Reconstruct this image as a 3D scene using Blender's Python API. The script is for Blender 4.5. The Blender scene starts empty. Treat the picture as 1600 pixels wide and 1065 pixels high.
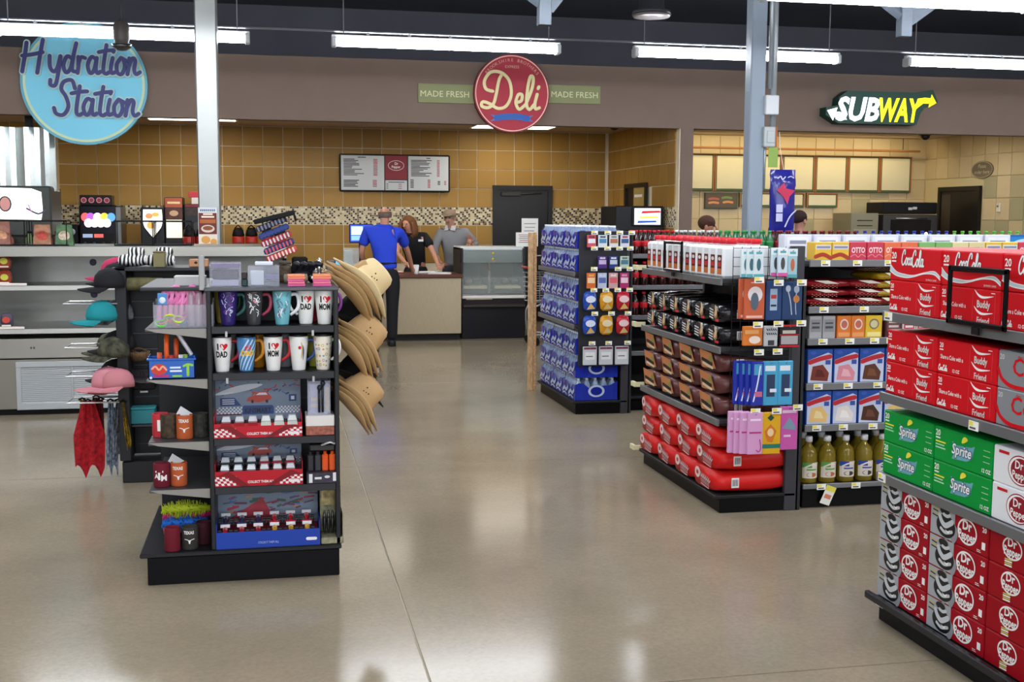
import bpy, math, random
from mathutils import Vector, Matrix, noise
random.seed(7)
PI = math.pi
SC = bpy.context.scene
COL = SC.collection

# ---------------------------------------------------------------- camera
YAW, PIT, ROL, FPX, CYP, CAMH = math.radians(11.7), math.radians(6.1), math.radians(-.29), 1810.0, 532.5, 1.61
_f0 = Vector((math.sin(YAW), math.cos(YAW), 0)); _r0 = Vector((math.cos(YAW), -math.sin(YAW), 0)); _u0 = Vector((0, 0, 1))
_fw = _f0*math.cos(PIT) - _u0*math.sin(PIT); _u = _u0*math.cos(PIT) + _f0*math.sin(PIT)
_r = _r0*math.cos(ROL) - _u*math.sin(ROL); _uu = _u*math.cos(ROL) + _r0*math.sin(ROL)
cam = bpy.data.objects.new('camera', bpy.data.cameras.new('camera')); COL.objects.link(cam)
cam.data.sensor_width = 36; cam.data.lens = 36*FPX/1600; cam.data.clip_end = 100
cam.matrix_world = Matrix(((_r.x, _uu.x, -_fw.x, 0), (_r.y, _uu.y, -_fw.y, 0), (_r.z, _uu.z, -_fw.z, CAMH), (0, 0, 0, 1)))
SC.camera = cam
SC.view_settings.view_transform = 'Standard'; SC.view_settings.look = 'None'
SC.view_settings.exposure = 0.3; SC.view_settings.gamma = 1; SC.view_settings.use_curve_mapping = False

def at(px, py, Y):
    """world point on the plane Y that the photograph shows at this pixel"""
    d = _fw + _r*((px-800)/FPX) - _uu*((py-CYP)/FPX)
    return Vector((0, 0, CAMH)) + d*(Y/d.y)

# ---------------------------------------------------------------- world + lights
w = bpy.data.worlds.new('world'); SC.world = w; w.use_nodes = True
bg = w.node_tree.nodes['Background']; bg.inputs[0].default_value = (.75, .86, 1, 1); bg.inputs[1].default_value = .9
TUBE, TROFFER = 34.0, 8.0
def area(name, loc, rot, sx, sy, power, col=(1, 1, 1)):
    l = bpy.data.lights.new(name, 'AREA'); l.shape = 'RECTANGLE'; l.size = sx; l.size_y = sy; l.energy = power; l.color = col
    o = bpy.data.objects.new(name, l); COL.objects.link(o); o.location = loc; o.rotation_euler = rot; return o
area('daylight_front_window', (2.5, -4.3, 2.0), (PI/2, 0, 0), 11, 2.6, 260, (.9, .95, 1))
area('track_light_glow', (8.0, 16.9, 2.86), (math.radians(35), 0, 0), 4.2, .1, 20, (1, .82, .5))

# ---------------------------------------------------------------- materials
def lin(c):
    return c/12.92 if c <= .04045 else ((c+.055)/1.055)**2.4
def rgb(h):
    h = h.lstrip('#'); return tuple(lin(int(h[i:i+2], 16)/255) for i in (0, 2, 4)) + (1,)
MT = {}
def mat(hexc, rough=.5, metal=0, emit=0, alpha=1, noise_amt=0, nscale=8, bump=0, trans=0, coat=0, spec=.3, c2=None, wave=None, stretch=None):
    key = (hexc, rough, metal, emit, alpha, noise_amt, nscale, bump, trans, coat, spec, c2, wave, stretch)
    if key in MT: return MT[key]
    m = bpy.data.materials.new('mat_' + hexc.lstrip('#')); m.use_nodes = True
    nt = m.node_tree; b = nt.nodes['Principled BSDF']; I = b.inputs
    col = rgb(hexc); I['Base Color'].default_value = col; I['Roughness'].default_value = rough; I['Metallic'].default_value = metal
    I['Specular IOR Level'].default_value = spec
    if coat: I['Coat Weight'].default_value = coat; I['Coat Roughness'].default_value = .08
    if trans: I['Transmission Weight'].default_value = trans
    if alpha < 1: I['Alpha'].default_value = alpha
    if emit: I['Emission Color'].default_value = col; I['Emission Strength'].default_value = emit
    if noise_amt or bump or wave:
        tc = nt.nodes.new('ShaderNodeTexCoord'); src = tc.outputs['Object']
        if stretch:
            mp = nt.nodes.new('ShaderNodeMapping'); mp.inputs['Scale'].default_value = stretch
            nt.links.new(src, mp.inputs[0]); src = mp.outputs[0]
        if wave:
            n = nt.nodes.new('ShaderNodeTexWave'); n.inputs['Scale'].default_value = wave; n.inputs['Distortion'].default_value = 5; n.inputs['Detail'].default_value = 2
        else:
            n = nt.nodes.new('ShaderNodeTexNoise'); n.inputs['Scale'].default_value = nscale; n.inputs['Detail'].default_value = 5
        nt.links.new(src, n.inputs['Vector']); fac = n.outputs['Fac']
        if noise_amt or c2:
            r = nt.nodes.new('ShaderNodeValToRGB'); r.color_ramp.elements[0].position = .3; r.color_ramp.elements[1].position = .7
            r.color_ramp.elements[0].color = rgb(c2) if c2 else tuple(x*(1-noise_amt) for x in col[:3]) + (1,)
            r.color_ramp.elements[1].color = col if c2 else tuple(min(1, x*(1+noise_amt)) for x in col[:3]) + (1,)
            nt.links.new(fac, r.inputs[0]); nt.links.new(r.outputs[0], I['Base Color'])
        if bump:
            bp = nt.nodes.new('ShaderNodeBump'); bp.inputs['Strength'].default_value = bump; bp.inputs['Distance'].default_value = .02
            nt.links.new(fac, bp.inputs['Height']); nt.links.new(bp.outputs[0], I['Normal'])
    MT[key] = m; return m
def clear(hexc='#FFFFFF', a=.12, rough=.03):
    """thin clear plastic or glass sheet: mostly see-through with a real reflection"""
    key = ('clear', hexc, a, rough)
    if key in MT: return MT[key]
    m = bpy.data.materials.new('clear_sheet'); m.use_nodes = True; nt = m.node_tree; nt.nodes.clear()
    o = nt.nodes.new('ShaderNodeOutputMaterial'); mx = nt.nodes.new('ShaderNodeMixShader'); t = nt.nodes.new('ShaderNodeBsdfTransparent')
    p = nt.nodes.new('ShaderNodeBsdfPrincipled'); p.inputs['Base Color'].default_value = rgb(hexc); p.inputs['Roughness'].default_value = rough
    mx.inputs[0].default_value = a
    nt.links.new(t.outputs[0], mx.inputs[1]); nt.links.new(p.outputs[0], mx.inputs[2]); nt.links.new(mx.outputs[0], o.inputs[0])
    MT[key] = m; return m

BLK = mat('#111113', .5, spec=.15); BLKG = mat('#0E0E10', .15); WHT = mat('#F2F2F0', .5); STEEL = mat('#B9BABA', .28, 1, bump=.02, nscale=3, stretch=(1, 1, 40))
DGREY = mat('#2C2C2F', .5, spec=.2); GREY = mat('#8C8E90', .45); RAIL = mat('#77787A', .35, .4); LGREY = mat('#C9CBCC', .5)
SHELFM = mat('#202022', .5, spec=.2); RED = mat('#C4121F', .35); YEL = mat('#F2C522', .4); BLU = mat('#1E3FA8', .35); SILVER = mat('#A9ACB2', .3, .6)
TAGY = mat('#EFE25A', .6); TAGW = mat('#F4F4EC', .6)
DKSTEEL = mat('#5A5C60', .35, .7)

# ---------------------------------------------------------------- geometry helper
_txt = {}
def textdata(s, shear=0, bold=0, res=2):
    k = (s, shear, bold, res)
    if k not in _txt:
        c = bpy.data.curves.new('t', 'FONT'); c.body = s; c.size = 1; c.shear = shear; c.offset = bold; c.resolution_u = res; c.fill_mode = 'FRONT'
        o = bpy.data.objects.new('t', c); me = bpy.data.meshes.new_from_object(o)
        vs = [(v.co.x, v.co.y) for v in me.vertices]; fs = [tuple(p.vertices) for p in me.polygons]
        bpy.data.objects.remove(o); bpy.data.curves.remove(c); bpy.data.meshes.remove(me)
        if not vs: vs = [(0, 0)]
        x0 = min(v[0] for v in vs); x1 = max(v[0] for v in vs); y0 = min(v[1] for v in vs); y1 = max(v[1] for v in vs)
        _txt[k] = (vs, fs, x0, x1, y0, y1)
    return _txt[k]
def smooth(pts, n=6):
    pts = [Vector(p) for p in pts]
    if len(pts) < 3: return pts
    out = []
    for i in range(len(pts)-1):
        p0 = pts[max(i-1, 0)]; p1 = pts[i]; p2 = pts[i+1]; p3 = pts[min(i+2, len(pts)-1)]
        for k in range(n):
            t = k/n
            out.append(.5*((2*p1) + (p2-p0)*t + (2*p0-5*p1+4*p2-p3)*t*t + (3*p1-p0-3*p2+p3)*t**3))
    out.append(pts[-1]); return out
SCRIPT = {
 'H': (2.0, [[(.0, 0), (.22, .9), (.4, 1.75)], [(1.1, -.05), (1.35, 1.0), (1.6, 1.95)], [(.05, .95), (.8, 1.05), (1.55, 1.2)]]),
 'y': (1.0, [[(.05, 1), (.05, .35), (.3, .05), (.6, .3), (.85, 1)], [(.85, 1), (.65, 0), (.4, -.75), (.05, -.75), (.05, -.45)]]),
 'd': (1.05, [[(.7, .85), (.35, 1), (.05, .5), (.2, .02), (.55, .25), (.78, .95)], [(1.05, 1.8), (.8, 1), (.68, .2), (.95, .08)]]),
 'r': (.75, [[(.12, .98), (.12, .5), (.02, 0)], [(.1, .5), (.3, .95), (.62, .92)]]),
 'a': (1.0, [[(.7, .85), (.35, 1), (.05, .5), (.2, .02), (.5, .2), (.74, .95)], [(.74, .95), (.64, .3), (.75, .02), (.98, .12)]]),
 't': (.65, [[(.5, 1.75), (.28, .8), (.2, .15), (.4, 0), (.62, .1)], [(-.1, 1.3), (.45, 1.4), (1.0, 1.45)]]),
 'i': (.5, [[(.28, .98), (.12, .4), (.16, .05), (.45, .12)], [(.34, 1.34), (.4, 1.46)]]),
 'o': (.85, [[(.4, 1), (.08, .6), (.1, .1), (.4, 0), (.65, .4), (.6, .85), (.4, 1), (.85, .8)]]),
 'n': (.95, [[(.18, .98), (.12, .5), (.0, 0)], [(.1, .45), (.4, .97), (.62, .85), (.52, .3), (.65, .02), (.95, .15)]]),
 'S': (1.2, [[(1.35, 1.6), (1.15, 2.1), (.6, 2.0), (.4, 1.55), (.7, 1.1), (.85, .5), (.5, .0), (.0, .05), (-.15, .4)]]),
 'D': (2.15, [[(1.15, 2.15), (.95, 1.8), (.75, .9), (.55, .3), (.15, .05), (-.3, .15), (-.2, .42), (.3, .3), (.9, .02), (1.5, .2), (1.85, .9), (1.7, 1.8), (1.1, 2.3), (.35, 2.3), (-.1, 1.75), (.0, 1.25), (.5, 1.1)]]),
 'e': (.72, [[(.08, .42), (.45, .55), (.5, .92), (.22, .92), (.05, .4), (.3, .0), (.75, .3)]]),
 'l': (.62, [[(.05, .3), (.5, 1.3), (.6, 2.0), (.4, 2.1), (.2, 1.4), (.12, .3), (.35, .0), (.65, .3)]]),
 'C': (1.3, [[(1.1, 1.5), (1.15, 2.0), (.75, 2.05), (.25, 1.3), (.1, .5), (.4, -.05), (.9, .1), (1.25, .5)]]),
 'c': (.7, [[(.55, .8), (.35, 1), (.05, .5), (.2, .02), (.5, .1), (.75, .4)]]),
 'k': (.8, [[(.5, 2.0), (.2, 1), (.0, 0)], [(.65, .95), (.15, .5), (.6, .02), (.8, .1)]]),
 ' ': (.6, []),
}
class G:
    def __init__(s): s.v = []; s.f = []; s.m = []; s.M = None; s.bend = None
    def add(s, vs, fs, mi=0, decal=False):
        b = len(s.v)
        for p in vs:
            p = Vector(p)
            if s.bend and decal: p = Vector(s.bend(p))
            if s.M: p = s.M @ p
            s.v.append(tuple(p))
        for f in fs: s.f.append(tuple(b+i for i in f)); s.m.append(mi)
        return s
    def box(s, x0, y0, z0, x1, y1, z1, mi=0):
        return s.add([(x0, y0, z0), (x1, y0, z0), (x1, y1, z0), (x0, y1, z0), (x0, y0, z1), (x1, y0, z1), (x1, y1, z1), (x0, y1, z1)],
                     [(0, 3, 2, 1), (4, 5, 6, 7), (0, 1, 5, 4), (1, 2, 6, 5), (2, 3, 7, 6), (3, 0, 4, 7)], mi)
    def cb(s, cx, cy, z0, w, d, h, mi=0): return s.box(cx-w/2, cy-d/2, z0, cx+w/2, cy+d/2, z0+h, mi)
    def rbox(s, x0, y0, z0, x1, y1, z1, c=.004, mi=0):
        X, Y, Z = (x0, x1), (y0, y1), (z0, z1); vs = []; ix = {}
        for i in (0, 1):
            for j in (0, 1):
                for k in (0, 1):
                    sx, sy, sz = c*(1-2*i), c*(1-2*j), c*(1-2*k)
                    for a, p in enumerate(((X[i], Y[j]+sy, Z[k]+sz), (X[i]+sx, Y[j], Z[k]+sz), (X[i]+sx, Y[j]+sy, Z[k]))):
                        ix[i, j, k, a] = len(vs); vs.append(p)
        fs = []
        for i in (0, 1):
            fs.append([ix[i, j, k, 0] for j, k in ((0, 0), (1, 0), (1, 1), (0, 1))][::1 if i else -1])
            fs.append([ix[j, i, k, 1] for j, k in ((0, 0), (1, 0), (1, 1), (0, 1))][::-1 if i else 1])
            fs.append([ix[j, k, i, 2] for j, k in ((0, 0), (1, 0), (1, 1), (0, 1))][::1 if i else -1])
            for j in (0, 1):
                fs.append([ix[i, j, 0, 0], ix[i, j, 1, 0], ix[i, j, 1, 1], ix[i, j, 0, 1]])
                fs.append([ix[i, 0, j, 0], ix[i, 1, j, 0], ix[i, 1, j, 2], ix[i, 0, j, 2]])
                fs.append([ix[0, i, j, 1], ix[1, i, j, 1], ix[1, i, j, 2], ix[0, i, j, 2]])
                for k in (0, 1): fs.append([ix[i, j, k, 0], ix[i, j, k, 1], ix[i, j, k, 2]])
        return s.add(vs, fs, mi)
    def poly(s, pts, y=0, mi=0, decal=True): return s.add([(u, y, v) for u, v in pts], [tuple(range(len(pts)))], mi, decal)
    def rect(s, u0, v0, u1, v1, y=0, mi=0):
        n = 8 if s.bend else 1
        vs = []
        for i in range(n+1): u = u0+(u1-u0)*i/n; vs += [(u, y, v0), (u, y, v1)]
        return s.add(vs, [(2*i, 2*i+2, 2*i+3, 2*i+1) for i in range(n)], mi, True)
    def prism(s, pts, y0, y1, mi=0):
        n = len(pts); vs = [(u, y0, v) for u, v in pts] + [(u, y1, v) for u, v in pts]
        return s.add(vs, [tuple(range(n)), tuple(range(2*n-1, n-1, -1))] + [(i, i+n, (i+1) % n+n, (i+1) % n) for i in range(n)], mi)
    def disc(s, u, v, ru, rv, y=0, mi=0, n=28, t=0):
        p = [(u+ru*math.cos(2*PI*i/n), v+rv*math.sin(2*PI*i/n)) for i in range(n)]
        return s.prism(p, y, y+t, mi) if t else s.poly(p, y, mi)
    def ring(s, u, v, ru, rv, wd, y=0, mi=0, n=32):
        vs = []
        for i in range(n):
            c, d = math.cos(2*PI*i/n), math.sin(2*PI*i/n); vs += [(u+ru*c, y, v+rv*d), (u+(ru-wd)*c, y, v+(rv-wd)*d)]
        return s.add(vs, [(2*i, 2*((i+1) % n), 2*((i+1) % n)+1, 2*i+1) for i in range(n)], mi, True)
    def text(s, t, u, v, h, y=0, mi=0, shear=0, bold=0, wid=None, al='C', capb=None):
        vs, fs, x0, x1, y0, y1 = textdata(t, shear, bold)
        k = h/.73 if capb is None else h/max(y1-y0, 1e-6)
        kx = k if wid is None else wid/max(x1-x0, 1e-6)
        off = {'C': -(x0+x1)/2, 'L': -x0, 'R': -x1}[al]
        return s.add([(u+(a+off)*kx, y, v+b*k) for a, b in vs], fs, mi, True)
    def ribbon(s, pts, wd, y=0, mi=0, t=0, taper=False, n=6):
        P = smooth(pts, n); m = len(P)
        if m < 2: return s
        vs = []
        for i, p in enumerate(P):
            d = (P[min(i+1, m-1)]-P[max(i-1, 0)])
            if d.length < 1e-9: d = Vector((1, 0))
            d.normalize(); nn = Vector((-d.y, d.x))*(wd/2)
            if taper: nn = nn*max(.08, math.sin(PI*(i+.5)/m))
            a, b = p+nn, p-nn; yi = y-i*6e-5 if t else y-i*2e-6; vs += [(a.x, yi, a.y), (b.x, yi, b.y)]
            if t: vs += [(a.x, y+t, a.y), (b.x, y+t, b.y)]
        k = 4 if t else 2; fs = [(k*i, k*i+k, k*i+k+1, k*i+1) for i in range(m-1)]
        if t:
            for i in range(m-1):
                a = 4*i; fs += [(a, a+2, a+6, a+4), (a+1, a+5, a+7, a+3), (a+2, a+3, a+7, a+6)]
            fs += [(0, 1, 3, 2), (4*m-4, 4*m-2, 4*m-1, 4*m-3)]
        s.add(vs, fs, mi, True)
        for k_, e in enumerate((P[0], P[-1])):
            if not taper: s.disc(e.x, e.y, wd/2, wd/2, y-.0001*(k_+1)-(k_*m*6e-5 if t else 0), mi, 10, t)
        return s
    def script(s, t, u, v, xh, wd, y=0, mi=0, th=0, n=5, sx=1):
        for ch in t:
            adv, st = SCRIPT[ch]
            for k in st:
                y -= .0011 if th else .00004
                s.ribbon([(u+a*xh*sx, v+b*xh) for a, b in k], wd, y, mi, th, n=n)
            u += adv*xh*sx
        return u
    def tube(s, pts, r, n=8, mi=0, closed=False, sm=0, flat=None):
        P = [Vector(p) for p in pts]
        if sm: P = smooth(P, sm)
        m = len(P); R = r if isinstance(r, (list, tuple)) else [r]*m
        if len(R) != m: R = [R[min(len(R)-1, int(i*len(R)/m))] + 0 for i in range(m)]
        vs = []; up = None
        for i, p in enumerate(P):
            d = (P[(i+1) % m]-P[i-1]) if closed else (P[min(i+1, m-1)]-P[max(i-1, 0)])
            if d.length < 1e-9: d = Vector((0, 0, 1))
            d.normalize()
            if up is None: up = d.orthogonal().normalized()
            up = (up-d*up.dot(d)); up = up.normalized() if up.length > 1e-6 else d.orthogonal().normalized()
            q = d.cross(up)
            for k in range(n):
                a = 2*PI*(k+.5)/n; vs.append(p+(up*math.cos(a)+q*math.sin(a))*R[i])
        fs = []
        for i in range(m if closed else m-1):
            j = (i+1) % m
            for k in range(n): fs.append((i*n+k, i*n+(k+1) % n, j*n+(k+1) % n, j*n+k))
        if not closed: fs += [tuple(range(n-1, -1, -1)), tuple(range((m-1)*n, m*n))]
        return s.add(vs, fs, mi)
    def lathe(s, prof, n=16, mi=0, c=(0, 0, 0), sx=1, sy=1):
        vs = []; m = len(prof)
        for r, z in prof:
            for k in range(n): a = 2*PI*k/n; vs.append((c[0]+r*sx*math.cos(a), c[1]+r*sy*math.sin(a), c[2]+z))
        fs = [(i*n+k, i*n+(k+1) % n, (i+1)*n+(k+1) % n, (i+1)*n+k) for i in range(m-1) for k in range(n)]
        if prof[0][0] > 1e-5: fs.append(tuple(range(n-1, -1, -1)))
        if prof[-1][0] > 1e-5: fs.append(tuple(range((m-1)*n, m*n)))
        return s.add(vs, fs, mi)
    def ell(s, cx, cy, cz, rx, ry, rz, n=14, m=9, mi=0):
        return s.lathe([(max(1e-6, math.sin(PI*i/m)), -math.cos(PI*i/m)*rz) for i in range(m+1)], n, mi, (cx, cy, cz), rx, ry)
    def bag(s, w, d, h, mi=0, seed=0, ns=12, nl=8, puff=.5, rough=.006, zb=0, endpinch=.35):
        """a filled soft sack lying along y from 0 to d"""
        vs = []
        for j in range(nl+1):
            t = j/nl; e = math.sin(PI*min(1, max(0, .04+t*.92)))**puff; hz = h/2*max(endpinch, e); wx = w/2*(.9+.1*e)
            for k in range(ns):
                a = 2*PI*k/ns; c, q = math.cos(a), math.sin(a)
                x = math.copysign(abs(c)**.55, c)*wx; z = math.copysign(abs(q)**.55, q)*hz
                nn = noise.noise_vector(Vector((x*14+seed*3.1, t*d*14, z*14+seed)))*rough
                vs.append((x+nn.x, t*d+nn.y, zb+max(0, h/2+z+nn.z)))
        fs = [(j*ns+k, j*ns+(k+1) % ns, (j+1)*ns+(k+1) % ns, (j+1)*ns+k) for j in range(nl) for k in range(ns)]
        fs += [tuple(range(ns-1, -1, -1)), tuple(range(nl*ns, (nl+1)*ns))]
        return s.add(vs, fs, mi)
    def mesh(s, name, mats, sm=False):
        me = bpy.data.meshes.new(name); me.from_pydata(s.v, [], s.f)
        for m in mats: me.materials.append(m)
        me.polygons.foreach_set('material_index', s.m)
        if sm: me.polygons.foreach_set('use_smooth', [True]*len(s.f))
        me.update(); return me
    def build(s, name, mats, parent=None, sm=False, loc=None, rz=None):
        if not isinstance(mats, (list, tuple)): mats = [mats]
        o = bpy.data.objects.new(name, s.mesh(name, mats, sm)); COL.objects.link(o)
        if parent: o.parent = parent
        if loc is not None: o.location = loc
        if rz is not None: o.rotation_euler.z = rz
        return o
def tag(o, label=None, cat=None, group=None, kind=None):
    if label: o['label'] = label
    if cat: o['category'] = cat
    if group: o['group'] = group
    if kind: o['kind'] = kind
    return o
def thing(name, label, cat, loc=(0, 0, 0), rz=0, group=None):
    o = bpy.data.objects.new(name, None); COL.objects.link(o); o.location = loc; o.rotation_euler = (0, 0, rz); o.empty_display_size = .05
    return tag(o, label, cat, group)
def smooth_by_angle(o, ang=.6):
    me = o.data; me.polygons.foreach_set('use_smooth', [True]*len(me.polygons)); me.set_sharp_from_angle(angle=ang); return o
_kids = {}
def dup(o, parent=None):
    c = o.copy(); COL.objects.link(c)
    if parent: c.parent = parent
    for ch in (_kids.get(o.name) or [x for x in o.children]): dup(ch, c)
    return c
class Proto:
    def __init__(s, make): s.make = make; s.o = None; s.used = False
    def put(s, loc, rz=0, label=None, group=None, rx=0, ry=0, scale=None):
        if s.o is None:
            s.o = s.make()
            def walk(x):
                _kids[x.name] = list(x.children)
                for y in x.children: walk(y)
            walk(s.o)
        if s.used: o = dup(s.o)
        else: o = s.o; s.used = True
        o.location = loc; o.rotation_euler = (rx, ry, rz)
        if scale: o.scale = scale
        if label: o['label'] = label
        if group: o['group'] = group
        return o
class Frame:
    """local (u right, v depth, z up) -> world"""
    def __init__(s, x, y, rz): s.x, s.y, s.rz = x, y, rz; s.c, s.s = math.cos(rz), math.sin(rz)
    def __call__(s, u, v, z): return Vector((s.x+u*s.c-v*s.s, s.y+u*s.s+v*s.c, z))
NUM = ['first', 'second', 'third', 'fourth', 'fifth', 'sixth', 'seventh', 'eighth', 'ninth', 'tenth', 'eleventh', 'twelfth', 'thirteenth', 'fourteenth', 'fifteenth', 'sixteenth', 'seventeenth', 'eighteenth', 'nineteenth', 'twentieth', 'twenty-first', 'twenty-second', 'twenty-third', 'twenty-fourth', 'twenty-fifth', 'twenty-sixth', 'twenty-seventh', 'twenty-eighth', 'twenty-ninth', 'thirtieth']
NUM += [t_+'-'+u_ if u_ else t2_ for t_, t2_, in (('thirty', 'thirtieth'), ('forty', 'fortieth'), ('fifty', 'fiftieth'), ('sixty', 'sixtieth'), ('seventy', 'seventieth')) for u_ in ([''] if t_ != 'thirty' else [])+NUM[:9]]
def lr(i, n):
    if n == 1: return 'only'
    if i == 0: return 'leftmost'
    if i == n-1: return 'rightmost'
    if n % 2 and i == n//2: return 'middle'
    return (NUM[i] + ' from left') if i < n/2 else (NUM[n-1-i] + ' from right')
def tb(i, n):
    if n == 1: return ''
    if i == 0: return 'bottom'
    if i == n-1: return 'top'
    if n == 3: return 'middle'
    return NUM[i] + ' from bottom'
def struct(name, g, m, sm=False, parent=None):
    o = g.build(name, m, parent, sm)
    if not parent: o['kind'] = 'structure'
    return o
# ================================================================ setting
FLOORM = mat('#918570', .15, noise_amt=.14, nscale=1.3, bump=.008, spec=.21)
def tweak_floor():
    nt = FLOORM.node_tree; b = nt.nodes['Principled BSDF']
    n2 = nt.nodes.new('ShaderNodeTexNoise'); n2.inputs['Scale'].default_value = 60; n2.inputs['Detail'].default_value = 3
    geo = nt.nodes.new('ShaderNodeNewGeometry'); nt.links.new(geo.outputs['Position'], n2.inputs['Vector'])
    for l in list(nt.links):
        if l.to_node.type == 'TEX_NOISE' and l.from_node.type == 'TEX_COORD':
            nt.links.new(geo.outputs['Position'], l.to_node.inputs['Vector'])
    mr = nt.nodes.new('ShaderNodeMapRange'); mr.inputs[3].default_value = .1; mr.inputs[4].default_value = .2
    nt.links.new(n2.outputs['Fac'], mr.inputs[0]); nt.links.new(mr.outputs[0], b.inputs['Roughness'])
    mix = nt.nodes.new('ShaderNodeMix'); mix.data_type = 'RGBA'; mix.blend_type = 'OVERLAY'; mix.inputs[0].default_value = .25
    src = b.inputs['Base Color'].links[0].from_socket
    nt.links.new(src, mix.inputs[6]); nt.links.new(n2.outputs['Color'], mix.inputs[7]); 
    bw = nt.nodes.new('ShaderNodeRGBToBW'); nt.links.new(n2.outputs['Color'], bw.inputs[0]); nt.links.new(bw.outputs[0], mix.inputs[7])
    nt.links.new(mix.outputs[2], b.inputs['Base Color'])
tweak_floor()
fl = struct('floor', G().box(-9, -5, -.2, 14, 20, -.004), mat('#B3A890', .6))
xs = [-9, -6.9, -3.185, .515, 4.2, 7.9, 14]; ys = [-5, -3.69, .01, 3.71, 7.41, 11.11, 14.81, 20]
for i in range(len(xs)-1):
    for j in range(len(ys)-1):
        e = .0035
        G().rbox(xs[i]+e, ys[j]+e, -.0039, xs[i+1]-e, ys[j+1]-e, 0, .0012).build('slab', FLOORM, fl)
SOFM = mat('#6F5F55', .85, noise_amt=.03, nscale=3)
CEILM = mat('#505159', .9, noise_amt=.08, nscale=1)
struct('ceiling', G().box(-9, -5, 4.7, 14, 18, 4.9), CEILM)
wb = struct('wall_back', G().box(-9, 17.515, 0, 5.15, 17.8, 3.4), mat('#E6D9BC', .8))
struct('wall_back_subway', G().box(5.33, 17.515, 0, 10.7, 17.8, 3.4), mat('#C9B98C', .8)).name = 'wall_back.001'
struct('wall_upper', G().box(-9, 17.9, 3.4, 14, 18, 4.7), CEILM)
struct('wall_left', G().box(-9.2, -5, 0, -9, 18, 4.7), mat('#A89888', .85))
struct('wall_right', G().box(14, -5, 0, 14.2, 18, 4.7), mat('#A89888', .85))
wf = G(); wf.box(-9, -5.2, 0, 14, -5, .7); wf.box(-9, -5.2, 3.2, 14, -5, 4.7)
for x in (-9, -4.2, 8.8): wf.box(x, -5.2, .7, x+1.2+(4 if x > 8 else 0), -5, 3.2)
struct('wall_front', wf, mat('#A89888', .85))
for k, x in enumerate((-3.0, .0, 3.0, 6.0)):
    g = G(); w_ = 2.8 if k < 3 else 2.7
    g.box(x, -5.15, .7, x+.06, -5.05, 3.2); g.box(x+w_, -5.15, .7, x+w_+.06, -5.05, 3.2); g.box(x, -5.15, .7, x+w_, -5.05, .76); g.box(x, -5.15, 3.14, x+w_, -5.05, 3.2)
    o = struct('window_%d' % (k+1), g, mat('#6A6C70', .4, .6))
    G().box(x+.06, -5.11, .76, x+w_, -5.1, 3.14).build('pane', clear('#DDEEFF', .08), o)
# soffit (bulkhead) over the deli with the lower ceiling behind it
struct('trim_1', G().box(-9, 14.3, 2.75, 14, 14.48, 3.5).box(-9, 14.48, 3.42, 14, 17.9, 3.5), SOFM)
struct('trim_2', G().box(5.15+.012, 14.3, 0, 5.33, 17.6, 2.75).box(5.162, 14.48, 2.75, 5.33, 17.6, 3.0), SOFM)
struct('ceiling_lower', G().box(-9, 14.48, 2.91, 5.15, 17.6, 2.96).box(5.33, 14.48, 2.91, 14, 17.6, 2.96), mat('#B8A48C', .85)).name = 'ceiling.001'
struct('wall_right_subway', G().box(10.575, 14.48, 0, 10.8, 17.8, 3.0), mat('#C9B98C', .8)).name = 'wall_right.001'
# orange glazed wall tiles
TILES = [mat(c, .4, noise_amt=.05, nscale=2, spec=.18) for c in ('#A27C3A', '#9E7836', '#A6803F', '#9B7534', '#A07B3B')]
def tiles(parent, cells, w_, h_, th, mats, rz, org, ms={}):
    for k, (u, z) in enumerate(cells):
        mi = random.randrange(len(mats)); key = (round(w_, 3), round(h_, 3), mats[mi].name)
        if key not in ms: ms[key] = G().rbox(0, -th, 0, w_-.011, 0, h_-.011, .0025).mesh('tile', [mats[mi]])
        o = bpy.data.objects.new('tile', ms[key]); COL.objects.link(o); o.parent = parent
        o.location = org(u, z); o.rotation_euler.z = rz
P = .2886; X0 = -.102
rows = [1.751, 2.04, 2.329, 2.618]; low = [.909, 1.198]
cells = [(X0+P*i, z) for i in range(-15, 18) for z in rows+low if not (3.0 < X0+P*i < 4.24 and z < 2.0)]
tiles(wb, cells, P, .289, .014, TILES, 0, lambda u, z: (u+.003, 17.515, z+.003))
tiles(wb, [(3.072, z) for z in [1.751]+low], .238, .289, .014, TILES, 0, lambda u, z: (u+.003, 17.515, z+.003))
tiles(wb, [(4.24, z) for z in [1.751]+low], .276, .289, .014, TILES, 0, lambda u, z: (u+.003, 17.515, z+.003))
# mosaic border (2.4 cm chips) behind the counters
def mosaic(length, n, nz, cond, name, parent, org, rz):
    g = G(); p = length/n; q = .263/nz
    for i in range(n):
        for j in range(nz):
            if cond(i*p): continue
            k = (i+j) % 3; r = random.random()
            mi = 1 if (k == 0 and r < .8) else (2 if r < .25 else (3 if r < .4 else 0))
            g.box(i*p+.002, -.01, j*q+.002, (i+1)*p-.002, .004, (j+1)*q-.002, mi)
    o = g.build(name, [mat('#D9C9A0', .3), mat('#2E241C', .3), mat('#8E744E', .3), mat('#EADFC2', .3)], parent); o.location = org; o.rotation_euler.z = rz; o['kind'] = 'stuff'
mosaic(X0+P*18+4.43, 300, 9, lambda u: 3.31 < u-4.43 < 4.22, 'mosaic_chips', wb, (-4.43, 17.515, 1.488), 0)
sw = struct('wall_side', G().box(5.15, 14.32, 0, 5.162, 17.515, 2.93), mat('#E6D9BC', .8)); sw.name = 'wall_side'
cells = [(P*1.06*i, z) for i in range(10) for z in rows+low if not (.7 < P*1.06*i < 1.95 and 1.7 < z < 2.0) and not (P*1.06*i > 9.5*.306)]
SP = P*1.06
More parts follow.
